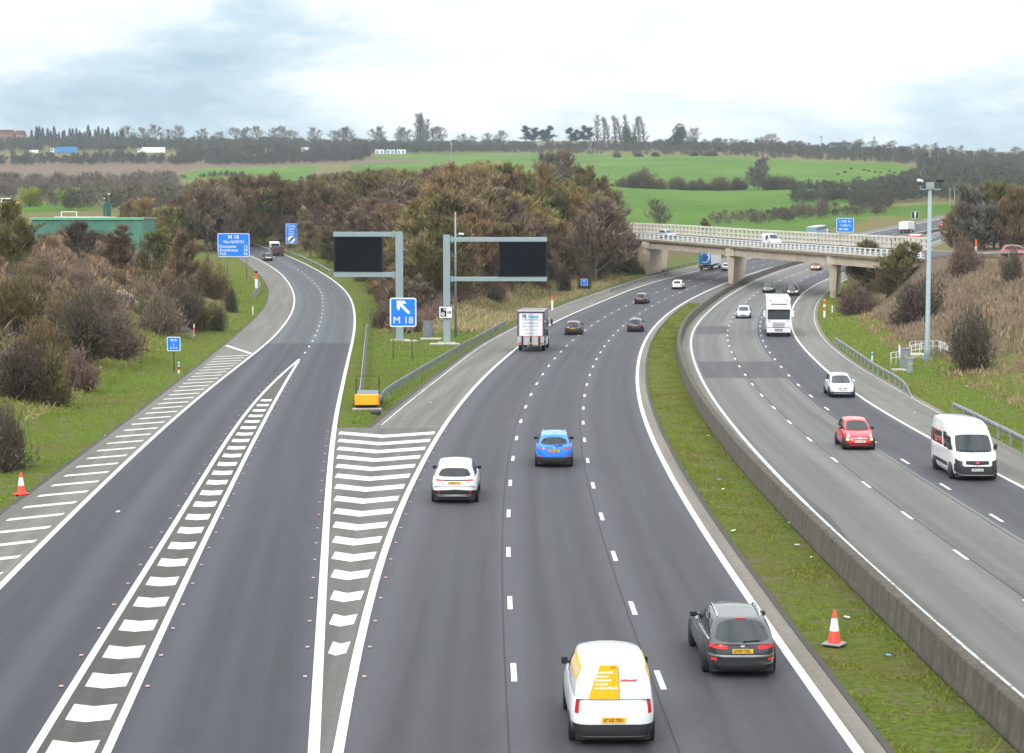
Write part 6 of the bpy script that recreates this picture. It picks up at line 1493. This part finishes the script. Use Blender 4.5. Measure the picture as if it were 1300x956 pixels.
def bush_tree(seed, h=3.6, w=1.6, n=5200, tw=.55, tww=.035, leafy=False):
    """dense rounded bush: many stems fanning from the ground"""
    r = np.random.default_rng(seed); segs = []; P = []; D = []
    lob = [(r.normal(size=2) * w * .35, r.uniform(.7, 1.0)) for _ in range(5)]
    for j in range(44):
        az = r.uniform(0, 2 * PI); el = r.uniform(.25, 1.5); d = np.array([math.cos(az) * math.cos(el), math.sin(az) * math.cos(el), math.sin(el)])
        c, q = lob[j % 5]; reach = q / math.sqrt((math.cos(el) / w) ** 2 + (math.sin(el) / h) ** 2) * r.uniform(.75, 1.0)
        B_, dd_ = branch(np.array([c[0] * .3, c[1] * .3, -.1]), d, reach, r, 6, .12, .1); B_[:, :2] += c * np.linspace(0, .6, 6)[:, None]
        segs.append((B_, .035 * (1 - np.linspace(0, .85, 6)) + .006)); k = np.linspace(.25, 1, 5)
        for f in k: P.append([np.interp(f, np.linspace(0, 1, 6), B_[:, z]) for z in range(3)]); D.append(d)
    P = np.array(P); D = np.array(D); i = r.integers(0, len(P), n)
    Q = P[i] + r.normal(size=(n, 3)) * w * .16; Q[:, 2] = np.maximum(Q[:, 2], .05)
    DD = D[i] + r.normal(size=(n, 3)) * .6 + [0, 0, .35]
    tV, tT = slivers(Q, DD, r.uniform(.4, 1.2, n) * tw, np.full(n, tww) * r.uniform(.6, 1.4, n), r)
    sV, sQ = tubes(segs, 3); return sV, sQ, tV, tT
def conifer(seed, h=11, w=1.9, n=2600, flat=False):
    r = np.random.default_rng(seed); segs = [(np.array([[0, 0, -.3], [.1, 0, h * .5], [0, .1, h * .97]]), np.array([.22, .15, .04]))]; P = []; D = []
    if flat:   # old pine: bare trunk, layered plates
        for j in range(7):
            z = h * (.55 + .43 * j / 6); az = r.uniform(0, 2 * PI); rad = w * r.uniform(.5, 1.1) * (1.2 - j * .11); c = np.array([math.cos(az), math.sin(az), 0]) * rad * .6
            segs.append((np.array([[0, 0, z - .8], c * .5 + [0, 0, z - .3], c + [0, 0, z]]), np.array([.09, .06, .03])))
            m = n // 7; q = r.normal(size=(m, 3)) * [rad * .45, rad * .45, .28] + c + [0, 0, z]; P.append(q); D.append(r.normal(size=(m, 3)) + [0, 0, .5])
    else:
        z = h * (.08 + .92 * r.beta(1.1, 1.5, n)); rad = w * (1 - z / h) ** .8 * np.sqrt(r.uniform(.15, 1, n)) * (1 + .25 * np.sin(z * 3)); a = r.uniform(0, 2 * PI, n)
        P.append(np.stack([np.cos(a) * rad, np.sin(a) * rad, z], -1)); D.append(np.stack([np.cos(a), np.sin(a), np.full(n, -.15)], -1) + r.normal(size=(n, 3)) * .3)
    P = np.concatenate(P); D = np.concatenate(D); n = len(P)
    tV, tT = slivers(P, D, r.uniform(.3, .8, n), np.full(n, .16), r); sV, sQ = tubes(segs, 5); return sV, sQ, tV, tT
def leafball(seed, h=8, w=3.6, n=5200):
    r = np.random.default_rng(seed); segs = [(np.array([[0, 0, -.3], [0, 0, h * .6]]), np.array([.25, .12]))]; P = []
    for j in range(14):
        a = r.uniform(0, 2 * PI); q = w * r.uniform(.2, .75); z = h * r.uniform(.25, .85); m = n // 14; v = unit(r.normal(size=(m, 3))) * (w * .38) * r.uniform(.75, 1.05, (m, 1)); P.append(v + [math.cos(a) * q, math.sin(a) * q, z])
    P = np.concatenate(P); P[:, 2] = np.maximum(P[:, 2], .1); tV, tT = slivers(P, r.normal(size=P.shape), r.uniform(.2, .45, len(P)), np.full(len(P), .18), r); sV, sQ = tubes(segs, 5); return sV, sQ, tV, tT
def zt_at(py, d): return CAMZ + (HY - py) * d / 2407
class Kind:
    def __init__(s, gen, wood, leaf, partname="crown", **kw):
        sV, sQ, tV, tT = gen(**kw); s.wood = raw_mesh("trunk", sV, sQ, wood, True); s.leaf = raw_mesh(partname, tV, tT, leaf); s.pn = partname
        s.h = float(max(np.percentile(tV[:, 2], 99.6), .1)); s.data = (sV, sQ, tV, tT)
def plant(K, loc, h, label, cat="tree", name="bare_tree", group=None, sxy=1.0, rz=None):
    s = h / K.h; r_ = empty(name, loc, random.uniform(0, 6.28) if rz is None else rz, label, cat, group); r_.scale = (s * sxy, s * sxy, s)
    link("trunk" if K.pn == "crown" else "stems", K.wood, r_); link(K.pn, K.leaf, r_); return r_
T_ = {}
for i, (nm, mt, bk) in enumerate((("brown", "brown", "bark"), ("purple", "purple", "bark"), ("ochre", "ochre", "barkg"), ("olive", "olive", "barkg"), ("grey", "grey", "bark"))):
    T_[nm] = [Kind(bare_tree, VM[bk], VM[mt], seed=10 * i + j, h=11, stems=(1, 3, 2)[j], spread=(.33, .26, .30)[j], n_tw=5000, low=.10, tww=.027, fan=.75) for j in range(3 if i < 4 else 2)]
B_ = {}
for i, nm in enumerate(("dark", "purple", "brown", "olive", "pink", "grey")): B_[nm] = [Kind(bush_tree, VM["bark"], VM[nm], "twigs", seed=100 + 10 * i + j, w=(1.7, 2.3)[j], n=8500, tww=.019, tw=.5) for j in range(2)]
K_MID = Kind(bare_tree, VM['barkg'], VM['grey'], seed=91, h=11, stems=2, spread=.36, n_tw=1200, low=.12, fan=.8, tww=.035)
K_FEW = Kind(bare_tree, VM["bark"], VM["dark"], seed=77, h=9, stems=1, spread=.42, n_tw=2400, low=.3, tww=.03)
K_SKY = [Kind(bare_tree, VM["bark"], VM["grey"], seed=60 + j, h=12, stems=1, spread=(.42, .36, .5)[j], n_tw=1100, low=.25, tww=.045) for j in range(3)]; K_POP = [Kind(bare_tree, VM["bark"], VM["grey"], seed=80 + j, h=16, stems=1, spread=.11, n_tw=420, low=.12, fan=1.6, tww=.045, tw=1.1) for j in range(2)]
K_CON = [Kind(conifer, VM["bark"], VM["pine"], seed=j) for j in range(2)]; K_PINE = [Kind(conifer, VM["bark"], VM["pine"], seed=5 + j, flat=True, w=3.0) for j in range(2)]; K_BALL = Kind(leafball, VM["bark"], VM["green"], seed=3); K_YEL = Kind(leafball, VM["bark"], VM["leafy"], seed=4, h=4, w=3, n=3500)

# --- the wood between the slip road and the motorway
rw = random.Random(11); spots = []
tries = 0
while len(spots) < 142 and tries < 9000:
    tries += 1
    Y = 212 + (rw.random() ** .75) * 240; x0 = float(SR(Y)) + (5.5 if Y < 300 else 4); x1 = float(K1(Y)) - np.interp(Y, [212, 250, 300, 340, 450], [13, 11.5, 7.0, 6, 9])
    if Y < 232: x0 = max(x0, -16 + (232 - Y) * .4)
    if x1 <= x0: continue
    X = rw.uniform(x0, x1)
    if CX + X / Y * 2407 > np.interp(Y, [300, 350, 452], [900, 795, 745]): continue
    if any((X - a) ** 2 + (Y - b) ** 2 < ((2.5 if (X - float(SR(Y)) < 9 or float(K1(Y)) - X < 9 or Y < 245) else 4.4) + .003 * Y) ** 2 for a, b in spots): continue
    spots.append((X, Y))
hue = lambda X, Y: .5 + .5 * math.sin(X * .13 + 1.3) * math.sin(Y * .045 + .6)
for X, Y in spots:
    v = hue(X, Y) + rw.uniform(-.3, .3); k = "purple" if v > .80 else "brown" if v > .5 else "ochre" if v > .34 else "olive" if v > .05 else "purple"
    edge = min(X - float(SR(Y)), float(K1(Y)) - X); hh = rw.uniform(9.5, 13) * (0.62 if edge < 9 else .85 if edge < 13 else 1.0)
    if Y < 235: hh *= .8
    if X > 5: hh *= .92
    plant(rw.choice(T_[k]), (X, Y, pz(X, Y) - .1), hh, "bare winter tree in the wood between the slip road and the motorway", group="trees of the central wood", sxy=1.3)
for i in range(30):   # trees on the rise behind, down the far side of the slip road
    Y = rw.uniform(440, 560); px_ = rw.uniform(395, 640); b = at(px_, Y); ph_ = zt_at(np.interp(px_, [395, 480, 650], [222, 206, 203]), Y) - b[2]
    plant(rw.choice(T_[rw.choice(("brown", "purple", "olive"))]), (b[0], b[1], b[2] - .1), min(14, max(6, ph_ * rw.uniform(.8, 1))), "bare winter tree in the wood between the slip road and the motorway", group="trees of the central wood", sxy=1.2)
for i in range(90):   # bushy fringe
    Y = rw.uniform(206, 335); side = rw.random() < .5
    X = float(SR(Y)) + rw.uniform(4.5, 7.5) if side else float(K1(Y)) - rw.uniform(*( (13, 17) if Y < 250 else (8, 12)))
    if Y < 214: X = rw.uniform(float(SR(Y)) + 6, float(K1(Y)) - 13)
    plant(rw.choice(B_[rw.choice(("dark", "purple", "brown", "purple"))]), (X, Y, pz(X, Y) - .1), rw.uniform(1.4, 2.8), "low bare bush on the fringe of the central wood", "bush", "bare_bush", "bushes fringing the central wood")
# --- single bushes and trees placed one by one: column, foot row, height in rows, kind, spread, label
def single(px, py, hp, K, sxy, label, cat="bush", name="bare_bush", group=None, d=None):
    b = GT(px, py) if d is None else at(px, d)
    return plant(K, (b[0], b[1], b[2] - .1), hp * b[1] / 2407, label, cat, name, group, sxy)
SB = [(8,596,92,"dark",1.0,"dark bare bush at the left edge just above the traffic cone"),(26,505,84,"dark",1.0,"tall dark bush at the left edge above the lower one"),(66,512,78,"olive",1.1,"olive tinted bush nearest the verge in the big left bank clump"),(52,470,74,"brown",1.2,"brown bush in the middle of the big left bank clump"),(98,494,56,"purple",1.2,"dark purple bush at the right end of the big left bank clump"),
      (104,456,98,"dark",1.0,"tall dark bush halfway up the left bank"),(143,452,66,"purple",1.35,"rounded purple bush hanging over the green slope of the left bank"),(74,430,70,"brown",1.2,"brown bush behind the tall dark one on the left bank"),
      (203,424,58,"purple",1.2,"purple bush beside the grey handrail on the left bank"),(228,420,72,"dark",.8,"slender dark bush just right of the grey handrail"),(250,420,58,"olive",.8,"olive bush above the location plate"),(273,420,42,"dark",.7,"small dark bush at the right end of the left bank scrub"),(293,396,38,"dark",.6,"narrow dark bush standing alone on the green verge near the slip road bend"),
      (20,420,80,"olive",1.1,"olive bush at the left edge below the crest"),(130,395,42,"pink",1.5,"low pinkish bush above the white handrail"),(183,395,48,"pink",1.4,"low pinkish bush right of the white handrail"),(215,385,52,"brown",1.3,"brown bush on the upper left bank below the green shed"),(262,378,60,"brown",1.0,"brown bush below the blue destination sign"),(45,372,26,"pink",1.6,"wide pale scrub bush on the crest at far left"),(95,362,24,"pink",1.6,"wide pale scrub bush on the crest below the green shed"),(150,358,22,"brown",1.5,"brown scrub bush on the crest below the shed windows"),
      (1160,412,60,"dark",1.15,"broad dark bush on the right bank left of the mast"),(1131,372,50,"brown",1.2,"brown bush below the right end of the bridge"),(1237,470,82,"dark",.86,"tall rounded bush right of the camera mast railings"),(1226,346,44,"purple",1.0,"purple bush in front of the raised road right of the mast"),(1287,360,44,"dark",.8,"small dark bush near the right edge below the raised road"),(1090,398,40,"purple",1.4,"low purple bush behind the banded marker post"),
      (741,369,32,"dark",.6,"dark leaning shrub on the straw bank, right one of two"),(717,373,36,"dark",.55,"dark leaning shrub on the straw bank, left one of two"),(797,345,26,"purple",1.2,"purple bush beside the left bridge pier")]
for px_, py_, hp, k, sx_, lb in SB: single(px_, py_, hp * (.92 if px_ < 300 else 1), B_[k][len(lb) % 2], sx_ * .68, lb)
ST = [(12,345,92,T_["olive"][1],1.2,"bare tree at the far left edge on the crest"),(103,345,66,K_FEW,1.2,"bare tree standing in front of the green shed, left of centre"),(150,345,60,T_["brown"][1],1.3,"bare twiggy tree in front of the right half of the green shed"),(232,368,76,T_["brown"][0],1.0,"brown bare tree left of the destination sign"),(195,355,62,T_["olive"][0],1.2,"olive bare tree just right of the green shed"),
      (1104,374,70,T_["olive"][1],1.5,"olive tree hiding the right end of the bridge beam, left one"),(1141,366,60,T_["olive"][2],1.5,"olive tree hiding the right end of the bridge beam, right one")]
for px_, py_, hp, K, sx_, lb in ST: single(px_, py_, hp, K, sx_, lb, "tree", "bare_tree")
for px_, d_, tp in ((762, 330, 258), (770, 338, 270), (778, 345, 280), (785, 350, 286), (755, 322, 252), (792, 356, 292), (774, 352, 272)):
    b = at(px_, d_); plant(rw.choice(T_['purple']), (b[0], b[1], b[2] - .1), max(3, zt_at(tp, d_) - b[2]), 'bare winter tree in the wood between the slip road and the motorway', group='trees of the central wood', sxy=1.2)
for i in range(64):
    Y = rw.uniform(112, 300); t = rw.uniform(9, 34); X = float(SE(Y)) - t
    plant(rw.choice(B_[rw.choice(("brown", "olive", "pink", "dark", "purple"))]), (X, Y, pz(X, Y) - .1), rw.uniform(1.0, 2.3), "low tangled scrub bush on the left bank", "bush", "bare_bush", "low scrub bushes on the left bank", rw.uniform(.8, 1.2))
# tall trees at the right edge, beyond the raised road
TR = [(1222,292,78,"brown"),(1240,288,86,"grey"),(1262,290,88,"olive"),(1284,286,80,"brown"),(1302,290,84,"olive"),(1322,290,80,"grey"),(1230,300,60,"purple"),(1250,298,64,"olive"),(1274,300,66,"purple"),(1294,302,70,"purple"),(1268,320,84,"grey"),(1292,330,78,"brown"),(1340,320,80,"olive"),(1218,305,50,"brown")]
for px_, d_, h_, k in TR:
    b = at(px_, d_); zt_ = CAMZ + (HY - (318 - h_)) * d_ / 2407
    plant(rw.choice(T_[k]), (b[0], b[1], b[2] - .1), max(5, zt_ - b[2]), "tall bare tree in the clump at the right edge beyond the raised road", group="tall trees at the right edge", sxy=1.05)
# lower right bank: dead willowherb stems; left bank: brambles (things nobody could count)
def stuff_blades(name, n, region, hgt, wd, mat, seed, tilt=.35, dens=None, clump=None):
    r = np.random.default_rng(seed); P = []
    while sum(map(len, P)) < n:
        X, Y = region(r, n); z = terr(X, Y); ok = np.ones(len(X), bool)
        if dens is not None: ok = r.uniform(size=len(X)) < dens(X, Y)
        P.append(np.stack([X, Y, z + .02], -1)[ok])
    P = np.concatenate(P)[:n]; D = r.normal(size=(n, 3)) * tilt + [0, 0, 1]
    s = np.clip(P[:, 1] / 130, .8, 2.6)
    V, T = slivers(P, D, r.uniform(hgt[0], hgt[1], n), wd * s * r.uniform(.6, 1.4, n), r)
    return tag(link(name, raw_mesh(name, V, T, mat)), kind="stuff")
def patchy(X, Y, f=.35, ph=0): return sm((np.sin(X * f + ph + 1.7 * np.sin(Y * f * .6)) * np.sin(Y * f * .7 + ph * 2 + np.sin(X * f * 1.3)) + .35) / .9)
def reg_left(lo, hi, ya, yb):
    def f(r, n):
        Y = ya + (yb - ya) * r.uniform(size=n) ** .8; t = lo + (hi - lo) * r.uniform(size=n); return SE(Y) - t / np.cos(np.arctan(slope(SE, Y))), Y
    return f
def reg_right(lo, hi, ya, yb):
    def f(r, n):
        Y = ya + (yb - ya) * r.uniform(size=n) ** .8; t = lo + (hi - lo) * r.uniform(size=n); return R4(Y) + t / np.cos(np.arctan(slope(R4, Y))), Y
    return f
def reg_isl(ya, yb):
    def f(r, n):
        Y = ya + (yb - ya) * r.uniform(size=n); a = SR(Y) + .9; b = K1(Y) - .7; return a + (b - a) * r.uniform(size=n), Y
    return f
def reg_med(ya, yb):
    def f(r, n):
        Y = ya + (yb - ya) * r.uniform(size=n); a = R1(Y) + .85; b = rbar(Y) - .08; return a + (b - a) * r.uniform(size=n), Y
    return f
G1 = (.06, .16)
stuff_blades("verge_grass", 52000, reg_left(.05, 9, 36, 330), (.07, .20), .030, VM["grass"], 1, .5, lambda X, Y: .35 + .65 * patchy(X, Y, .8))
stuff_blades("median_grass", 42000, reg_med(26, 268), (.05, .17), .026, VM["grass"], 2, .6, lambda X, Y: .08 + .92 * patchy(X, Y, 1.1) ** 1.5)
stuff_blades("triangle_grass", 26000, reg_isl(109, 262), (.08, .22), .032, VM["grass"], 3, .5)
stuff_blades("verge_grass", 30000, reg_right(.3, 8, 40, 300), (.08, .24), .032, VM["grass"], 4, .5)
stuff_blades("rough_grass", 30000, reg_left(5, 20, 60, 300), (.18, .45), .03, VM["straw"], 5, .4, lambda X, Y: patchy(X, Y, .3, 1) * .9 + .05)
stuff_blades("rough_grass", 26000, reg_left(4, 22, 60, 300), (.15, .40), .03, VM["grass"], 6, .4, lambda X, Y: patchy(X, Y, .4, 2))
stuff_blades("bramble_scrub", 60000, reg_left(11, 48, 80, 330), (.35, 1.1), .05, VM["pink"], 7, .5, lambda X, Y: .2 + .8 * patchy(X, Y, .22, 3))
stuff_blades("bramble_scrub", 48000, reg_left(13, 48, 80, 330), (.3, .9), .05, VM["dark"], 8, .6, lambda X, Y: patchy(X, Y, .3, 5))
stuff_blades("dry_reeds", 30000, reg_left(14, 52, 110, 330), (.4, 1.2), .045, VM["straw"], 9, .3, lambda X, Y: patchy(X, Y, .2, 0) ** 2)
nos = lambda X, Y: (seg_dist(X, Y, SLIP)[0] > 12)
stuff_blades("dead_weeds", 90000, reg_right(7, 42, 150, 300), (.3, 1.0), .04, VM["pink"], 10, .25, lambda X, Y: (.35 + .65 * patchy(X, Y, .25, 2)) * nos(X, Y))
stuff_blades("dead_weeds", 26000, reg_right(9, 42, 95, 160), (.3, .9), .045, VM["pink"], 14, .3, lambda X, Y: patchy(X, Y, .3, 2) ** 2)
stuff_blades("dry_grass", 36000, reg_right(5, 42, 70, 300), (.25, .7), .035, VM["straw"], 11, .35, lambda X, Y: patchy(X, Y, .3, 4) ** 1.5 * nos(X, Y))
stuff_blades("rough_grass", 30000, reg_right(5, 36, 60, 180), (.15, .45), .03, VM["grass"], 12, .4)
def reg_bank(r, n):
    Y = 205 + 135 * r.uniform(size=n); t = 1.5 + 12 * r.uniform(size=n); return K1(Y) - t, Y
stuff_blades("dry_grass", 30000, reg_bank, (.3, .8), .045, VM["straw"], 13, .35, lambda X, Y: .3 + .7 * patchy(X, Y, .3))
def reg_floor(r, n):
    Y = 200 + 60 * r.uniform(size=n); a = SR(Y) + 5; b = K1(Y) - 10; return a + np.maximum(b - a, .1) * r.uniform(size=n), Y
stuff_blades("woodland_floor_scrub", 36000, reg_floor, (.4, 1.5), .05, VM["purple"], 15, .5, lambda X, Y: sm((Y - 200 - 5 * np.sin(X * .5)) / 12))

# --- middle distance and far trees
def zt_at(py, d): return CAMZ + (HY - py) * d / 2407
def far_tree(px, d, top, K, label, name="bare_tree", cat="tree", group=None, sxy=1.0, sink=.3, minh=2.0):
    b = at(px, d); h = max(minh, zt_at(top, d) - b[2]); return plant(K, (b[0], b[1], b[2] - sink), h, label, cat, name, group, sxy)
for px_, tp, lb in ((789, 243, "left of two pale olive trees above the left end of the bridge"), (843, 251, "right of two pale olive trees above the left end of the bridge")): far_tree(px_, 500, tp, K_MID, lb, sxy=1.25)
for px_, d_, tp, k, lb in (
    (896,520,276,"purple","small purple tree behind the middle of the bridge parapet"),(985,640,262,"purple","rounded purple tree behind the white van on the bridge"),(960,620,270,"grey","pale tree left of the rounded purple one behind the bridge"),(1045,700,256,"grey","grey tree above the flat lorry on the bridge"),(1088,620,262,"olive","tree right of the blue sign above the bridge"),(1112,610,258,"grey","pale tree above the right end of the bridge"),(1030,640,272,"brown","low brown tree left of the blue sign")):
    far_tree(px_, d_, tp, rw.choice(T_[k]), lb, sxy=1.35)
far_tree(718, 620, 190, T_["purple"][0], "purple topped tree rising above the wood in front of the upper field", sxy=1.1); far_tree(700, 600, 180 + 12, T_["grey"][0], "grey tree rising above the wood left of the purple topped one", sxy=1.0)
far_tree(960, 985, 199, T_["grey"][1], "tall dark tree standing in the hedge between the green fields", sxy=1.2)
def grow(nm, lst, group, label, name="field_bush", cat="bush", KS=None, sxy=1.3):
    for px_, d_, tp in lst: far_tree(px_, d_, tp, rw.choice(KS), label, name, cat, group, sxy, minh=1.5)
HB = B_["dark"] + B_["olive"]
grow("h", [(p + rw.uniform(-2, 2), 1000 + (p - 800) * -.05 + rw.uniform(-6, 6), 226 + rw.uniform(-6, 10)) for p in list(range(768, 950, 11)) + list(range(974, 1012, 10))], "hedge bushes between the green fields", "dark bush in the hedge line between the two green fields", KS=HB)
for px_, tp, lb in ((814, 214, "rounded green bush above the left part of the field hedge"), (1030, 233, "rounded dark bush alone right of the field hedge"), (1056, 231, "dark bush near the right end of the hedge below the upper field")): far_tree(px_, 995, tp, B_["olive"][0], lb, "field_bush", "bush", None, 1.5)
grow("h", [(p + rw.uniform(-3, 3), 1150 + rw.uniform(-60, 60), 232 + (p - 1050) * .045 + rw.uniform(-4, 4)) for p in range(1066, 1180, 7)], "hedge bushes right of the green fields", "dark hedge bush right of the green fields", KS=HB)
for i, (px_, tp) in enumerate(((783, 197.5), (811, 196.5), (831, 197.5), (879, 198), (897, 199), (905, 200))): far_tree(px_, 1560, tp, B_["dark"][0], ("first", "second", "third", "fourth", "fifth", "sixth")[i] + " from the left of the small round bushes across the upper field", "field_bush", "bush", None, 1.6, minh=4)
# skyline: pines, poplars, evergreen
for i, px_ in enumerate((668,679,688,697,724,731,741,748)): far_tree(px_ , 1850, 160 + (i % 3) * 2.5, K_PINE[i % 2], "dark flat topped pine in the skyline row near the centre", "pine_tree", "tree", "skyline pines", 1.0)
for i, px_ in enumerate((757,765,773,780,788,796,803,810,818)): far_tree(px_, 1900, 146 + (i * 7 % 5), K_POP[i % 2], "tall thin bare poplar in the pale row on the skyline", "poplar_tree", "tree", "skyline poplars", 1.5)
for i, px_ in enumerate((529,532,535,538,541)): far_tree(px_, 1900, 143 + (2, 0, 1, 3, 8)[i], K_POP[i % 2], "tall narrow bare tree in the dark skyline clump left of centre", "poplar_tree", "tree", "tall skyline clump", 1.5)
far_tree(857, 1800, 158, K_BALL, "dome shaped dark evergreen on the skyline", "evergreen_tree", "tree", None, 1.0); far_tree(797, 1850, 160, K_BALL, "smaller dark evergreen below the poplars", "evergreen_tree", "tree", None, .8)
far_tree(972, 1750, 170, K_SKY[2], "pale spreading tree on the skyline right of the evergreen", sxy=1.6); far_tree(877, 1850, 162, K_SKY[0], "pale bare tree on the skyline just right of the dark evergreen", sxy=1.2)
for i in range(26): px_ = 44 + i * 4.6 + rw.uniform(-1.5, 1.5); far_tree(px_, 1980, 160 + rw.uniform(-2, 6) + (3 if i % 3 else 0), K_CON[i % 2], "dark pointed conifer in the skyline row at the upper left", "conifer_tree", "tree", "skyline conifers", 1.0)
for i in range(78):
    px_ = (i * 17.9 + rw.uniform(-14, 14)) % 1340 - 10
    if 640 < px_ < 830 or 40 < px_ < 160: continue
    sk = np.interp(px_, [0, 200, 400, 520, 640, 900, 1000, 1130, 1200, 1300], [168, 160, 158, 160, 166, 176, 180, 177, 185, 186]); far_tree(px_, 2050, sk + rw.uniform(-2, 9), rw.choice(K_SKY), "bare tree standing on the far skyline", "bare_tree", "tree", "bare trees along the skyline", 1.5, minh=9)
# small yellow green shrubs in the valley
far_tree(38, 660, 237, K_YEL, "yellow shrub by the pale field at the far left", "flowering_shrub", "shrub", None, 1.1); far_tree(212, 440, 262, K_YEL, "yellow green tree right of the green shed", "leafy_tree", "tree", None, 1.0); far_tree(92, 640, 238, K_YEL, "low yellow green shrub left of the flues", "flowering_shrub", "shrub", None, 1.3)
grow("v", [(185, 430, 250), (200, 440, 262), (228, 430, 262), (244, 440, 255), (258, 450, 250), (270, 470, 248), (172, 500, 252), (160, 520, 258), (220, 520, 248), (240, 540, 240), (190, 560, 243), (258, 520, 236)], "trees beyond the bend of the slip road", "bare tree beyond the green shed and the slip road bend", "bare_tree", "tree", T_["brown"] + T_["olive"] + T_["ochre"], 1.3)
grow("v", [(262, 430, 236), (276, 440, 232), (290, 455, 226), (302, 470, 222), (316, 480, 220), (330, 490, 221), (344, 500, 222), (300, 440, 240), (320, 452, 240), (338, 460, 238), (352, 462, 232), (362, 470, 226), (284, 430, 250), (310, 500, 224), (268, 470, 230)], "trees where the slip road disappears", "bare tree where the slip road disappears from view", "bare_tree", "tree", T_["brown"] + T_["olive"] + T_["purple"], 1.2)
# far woods as masses
LOW = []
for j in range(4):
    sV, sQ, tV, tT = bare_tree(300 + j, h=10, stems=(1, 2, 3, 2)[j], n_tw=420, tw=1.5, tww=.15, low=.1, spread=.34); LOW.append((tV, tT))
def wood_mass(name, band, n, hgt, mat, seed, dj=60):
    """band: list of (px, distance, ...) polyline; trees scattered around it"""
    r = np.random.default_rng(seed); b = np.array(band, float); V = []; T = []; base = 0
    for i in range(n):
        px_ = r.uniform(b[0, 0], b[-1, 0]); d = np.interp(px_, b[:, 0], b[:, 1]) + r.uniform(-dj, dj); X, Y, Z = at(px_, d)
        tV, tT = LOW[r.integers(4)]; s = r.uniform(*hgt) / 10; a = r.uniform(0, 6.28); c_, s_ = math.cos(a), math.sin(a)
        v = tV * [s * 1.25, s * 1.25, s]; v = np.stack([v[:, 0] * c_ - v[:, 1] * s_ + X, v[:, 0] * s_ + v[:, 1] * c_ + Y, v[:, 2] + Z - .4], -1); V.append(v); T.append(tT + base); base += len(v)
    return tag(link(name, raw_mesh(name, np.concatenate(V), np.concatenate(T), mat)), kind="stuff")
VG = VM["grey"]; VD = veg_mat("far_wood_twigs", (.060, .060, .052), (.115, .108, .088), (.065, .08, .045)); VB = veg_mat("valley_wood_twigs", (.10, .085, .07), (.165, .14, .115), (.10, .105, .06))
wood_mass("far_wood", [(230, 1690), (300, 1690), (470, 1700)], 130, (7, 12), VD, 1, 40); wood_mass("far_wood", [(-120, 1950), (300, 1950), (640, 1930), (900, 1880)], 420, (6, 11), VD, 2, 70)
wood_mass("far_wood", [(-120, 1600), (200, 1620), (300, 1590), (460, 1620)], 420, (5, 10), VD, 21, 40); wood_mass("far_wood", [(-120, 1840), (300, 1840), (640, 1860)], 560, (8, 13), VD, 22, 60)
wood_mass("far_wood", [(430, 1840), (560, 1850), (720, 1830), (900, 1720), (1060, 1560), (1180, 1330), (1400, 1300)], 470, (6, 11), VD, 3, 60)
wood_mass("far_wood", [(900, 1900), (1100, 1700), (1400, 1650)], 260, (7, 12), VD, 4, 110)
wood_mass("valley_wood", [(-120, 930), (120, 960), (220, 1050)], 240, (7, 12), VB, 5, 110); wood_mass("valley_wood", [(60, 640), (170, 620), (260, 650)], 70, (5, 9), VB, 6, 50); wood_mass("valley_wood", [(210, 760), (280, 900), (420, 1000)], 60, (5, 8), VB, 16, 60)
wood_mass("far_wood", [(1090, 800), (1150, 820), (1260, 800), (1420, 760)], 170, (7, 11), VD, 7, 60); wood_mass("far_wood", [(1130, 960), (1250, 940), (1420, 900)], 150, (8, 12), VD, 8, 60); wood_mass("far_wood", [(1165, 1180), (1420, 1130)], 90, (8, 12), VD, 9, 60)
wood_mass("far_wood", [(1080, 700), (1130, 690)], 22, (5, 8), VD, 10, 20)
wood_mass("field_edge_scrub", [(560, 600), (700, 560), (760, 540)], 50, (5, 9), VB, 11, 30); wood_mass("field_edge_scrub", [(900, 620), (1000, 650), (1060, 660)], 26, (3, 5), VB, 12, 14)
wood_mass("far_wood", [(1005, 800), (1060, 780), (1110, 800)], 46, (4, 8), VD, 31, 26); wood_mass("far_hedge", [(1000, 960), (1180, 1000)], 60, (3, 6), VD, 32, 12); wood_mass("far_wood", [(955, 600), (1060, 620), (1120, 600)], 26, (3, 6), VB, 33, 14)
wood_mass("far_hedge", [(232, 1290), (310, 1320)], 30, (3, 4.5), VD, 13, 10); wood_mass("far_hedge", [(640, 1790), (1000, 1480), (1150, 1290)], 110, (4, 7), VD, 14, 20)
# --- haze: the air between the camera and the far hills
mh = bpy.data.materials.new("haze"); mh.use_nodes = True; nt = mh.node_tree; nt.nodes.remove(nt.nodes["Principled BSDF"]); pv = N(nt, "ShaderNodeVolumePrincipled")
pv.inputs["Color"].default_value = (.80, .90, 1, 1); pv.inputs["Density"].default_value = HAZE_D = .00009; pv.inputs["Anisotropy"].default_value = .2
nt.links.new(pv.outputs[0], nt.nodes["Material Output"].inputs["Volume"])
zmin = float(TZ.min()) - 1; zmax = float(TZ.max()) + 30
hz = MB().box(-3600, 3600, -60, 5300, zmin, zmax).build("haze", mh); tag(hz, kind="stuff")

scene.cycles.use_denoising = True
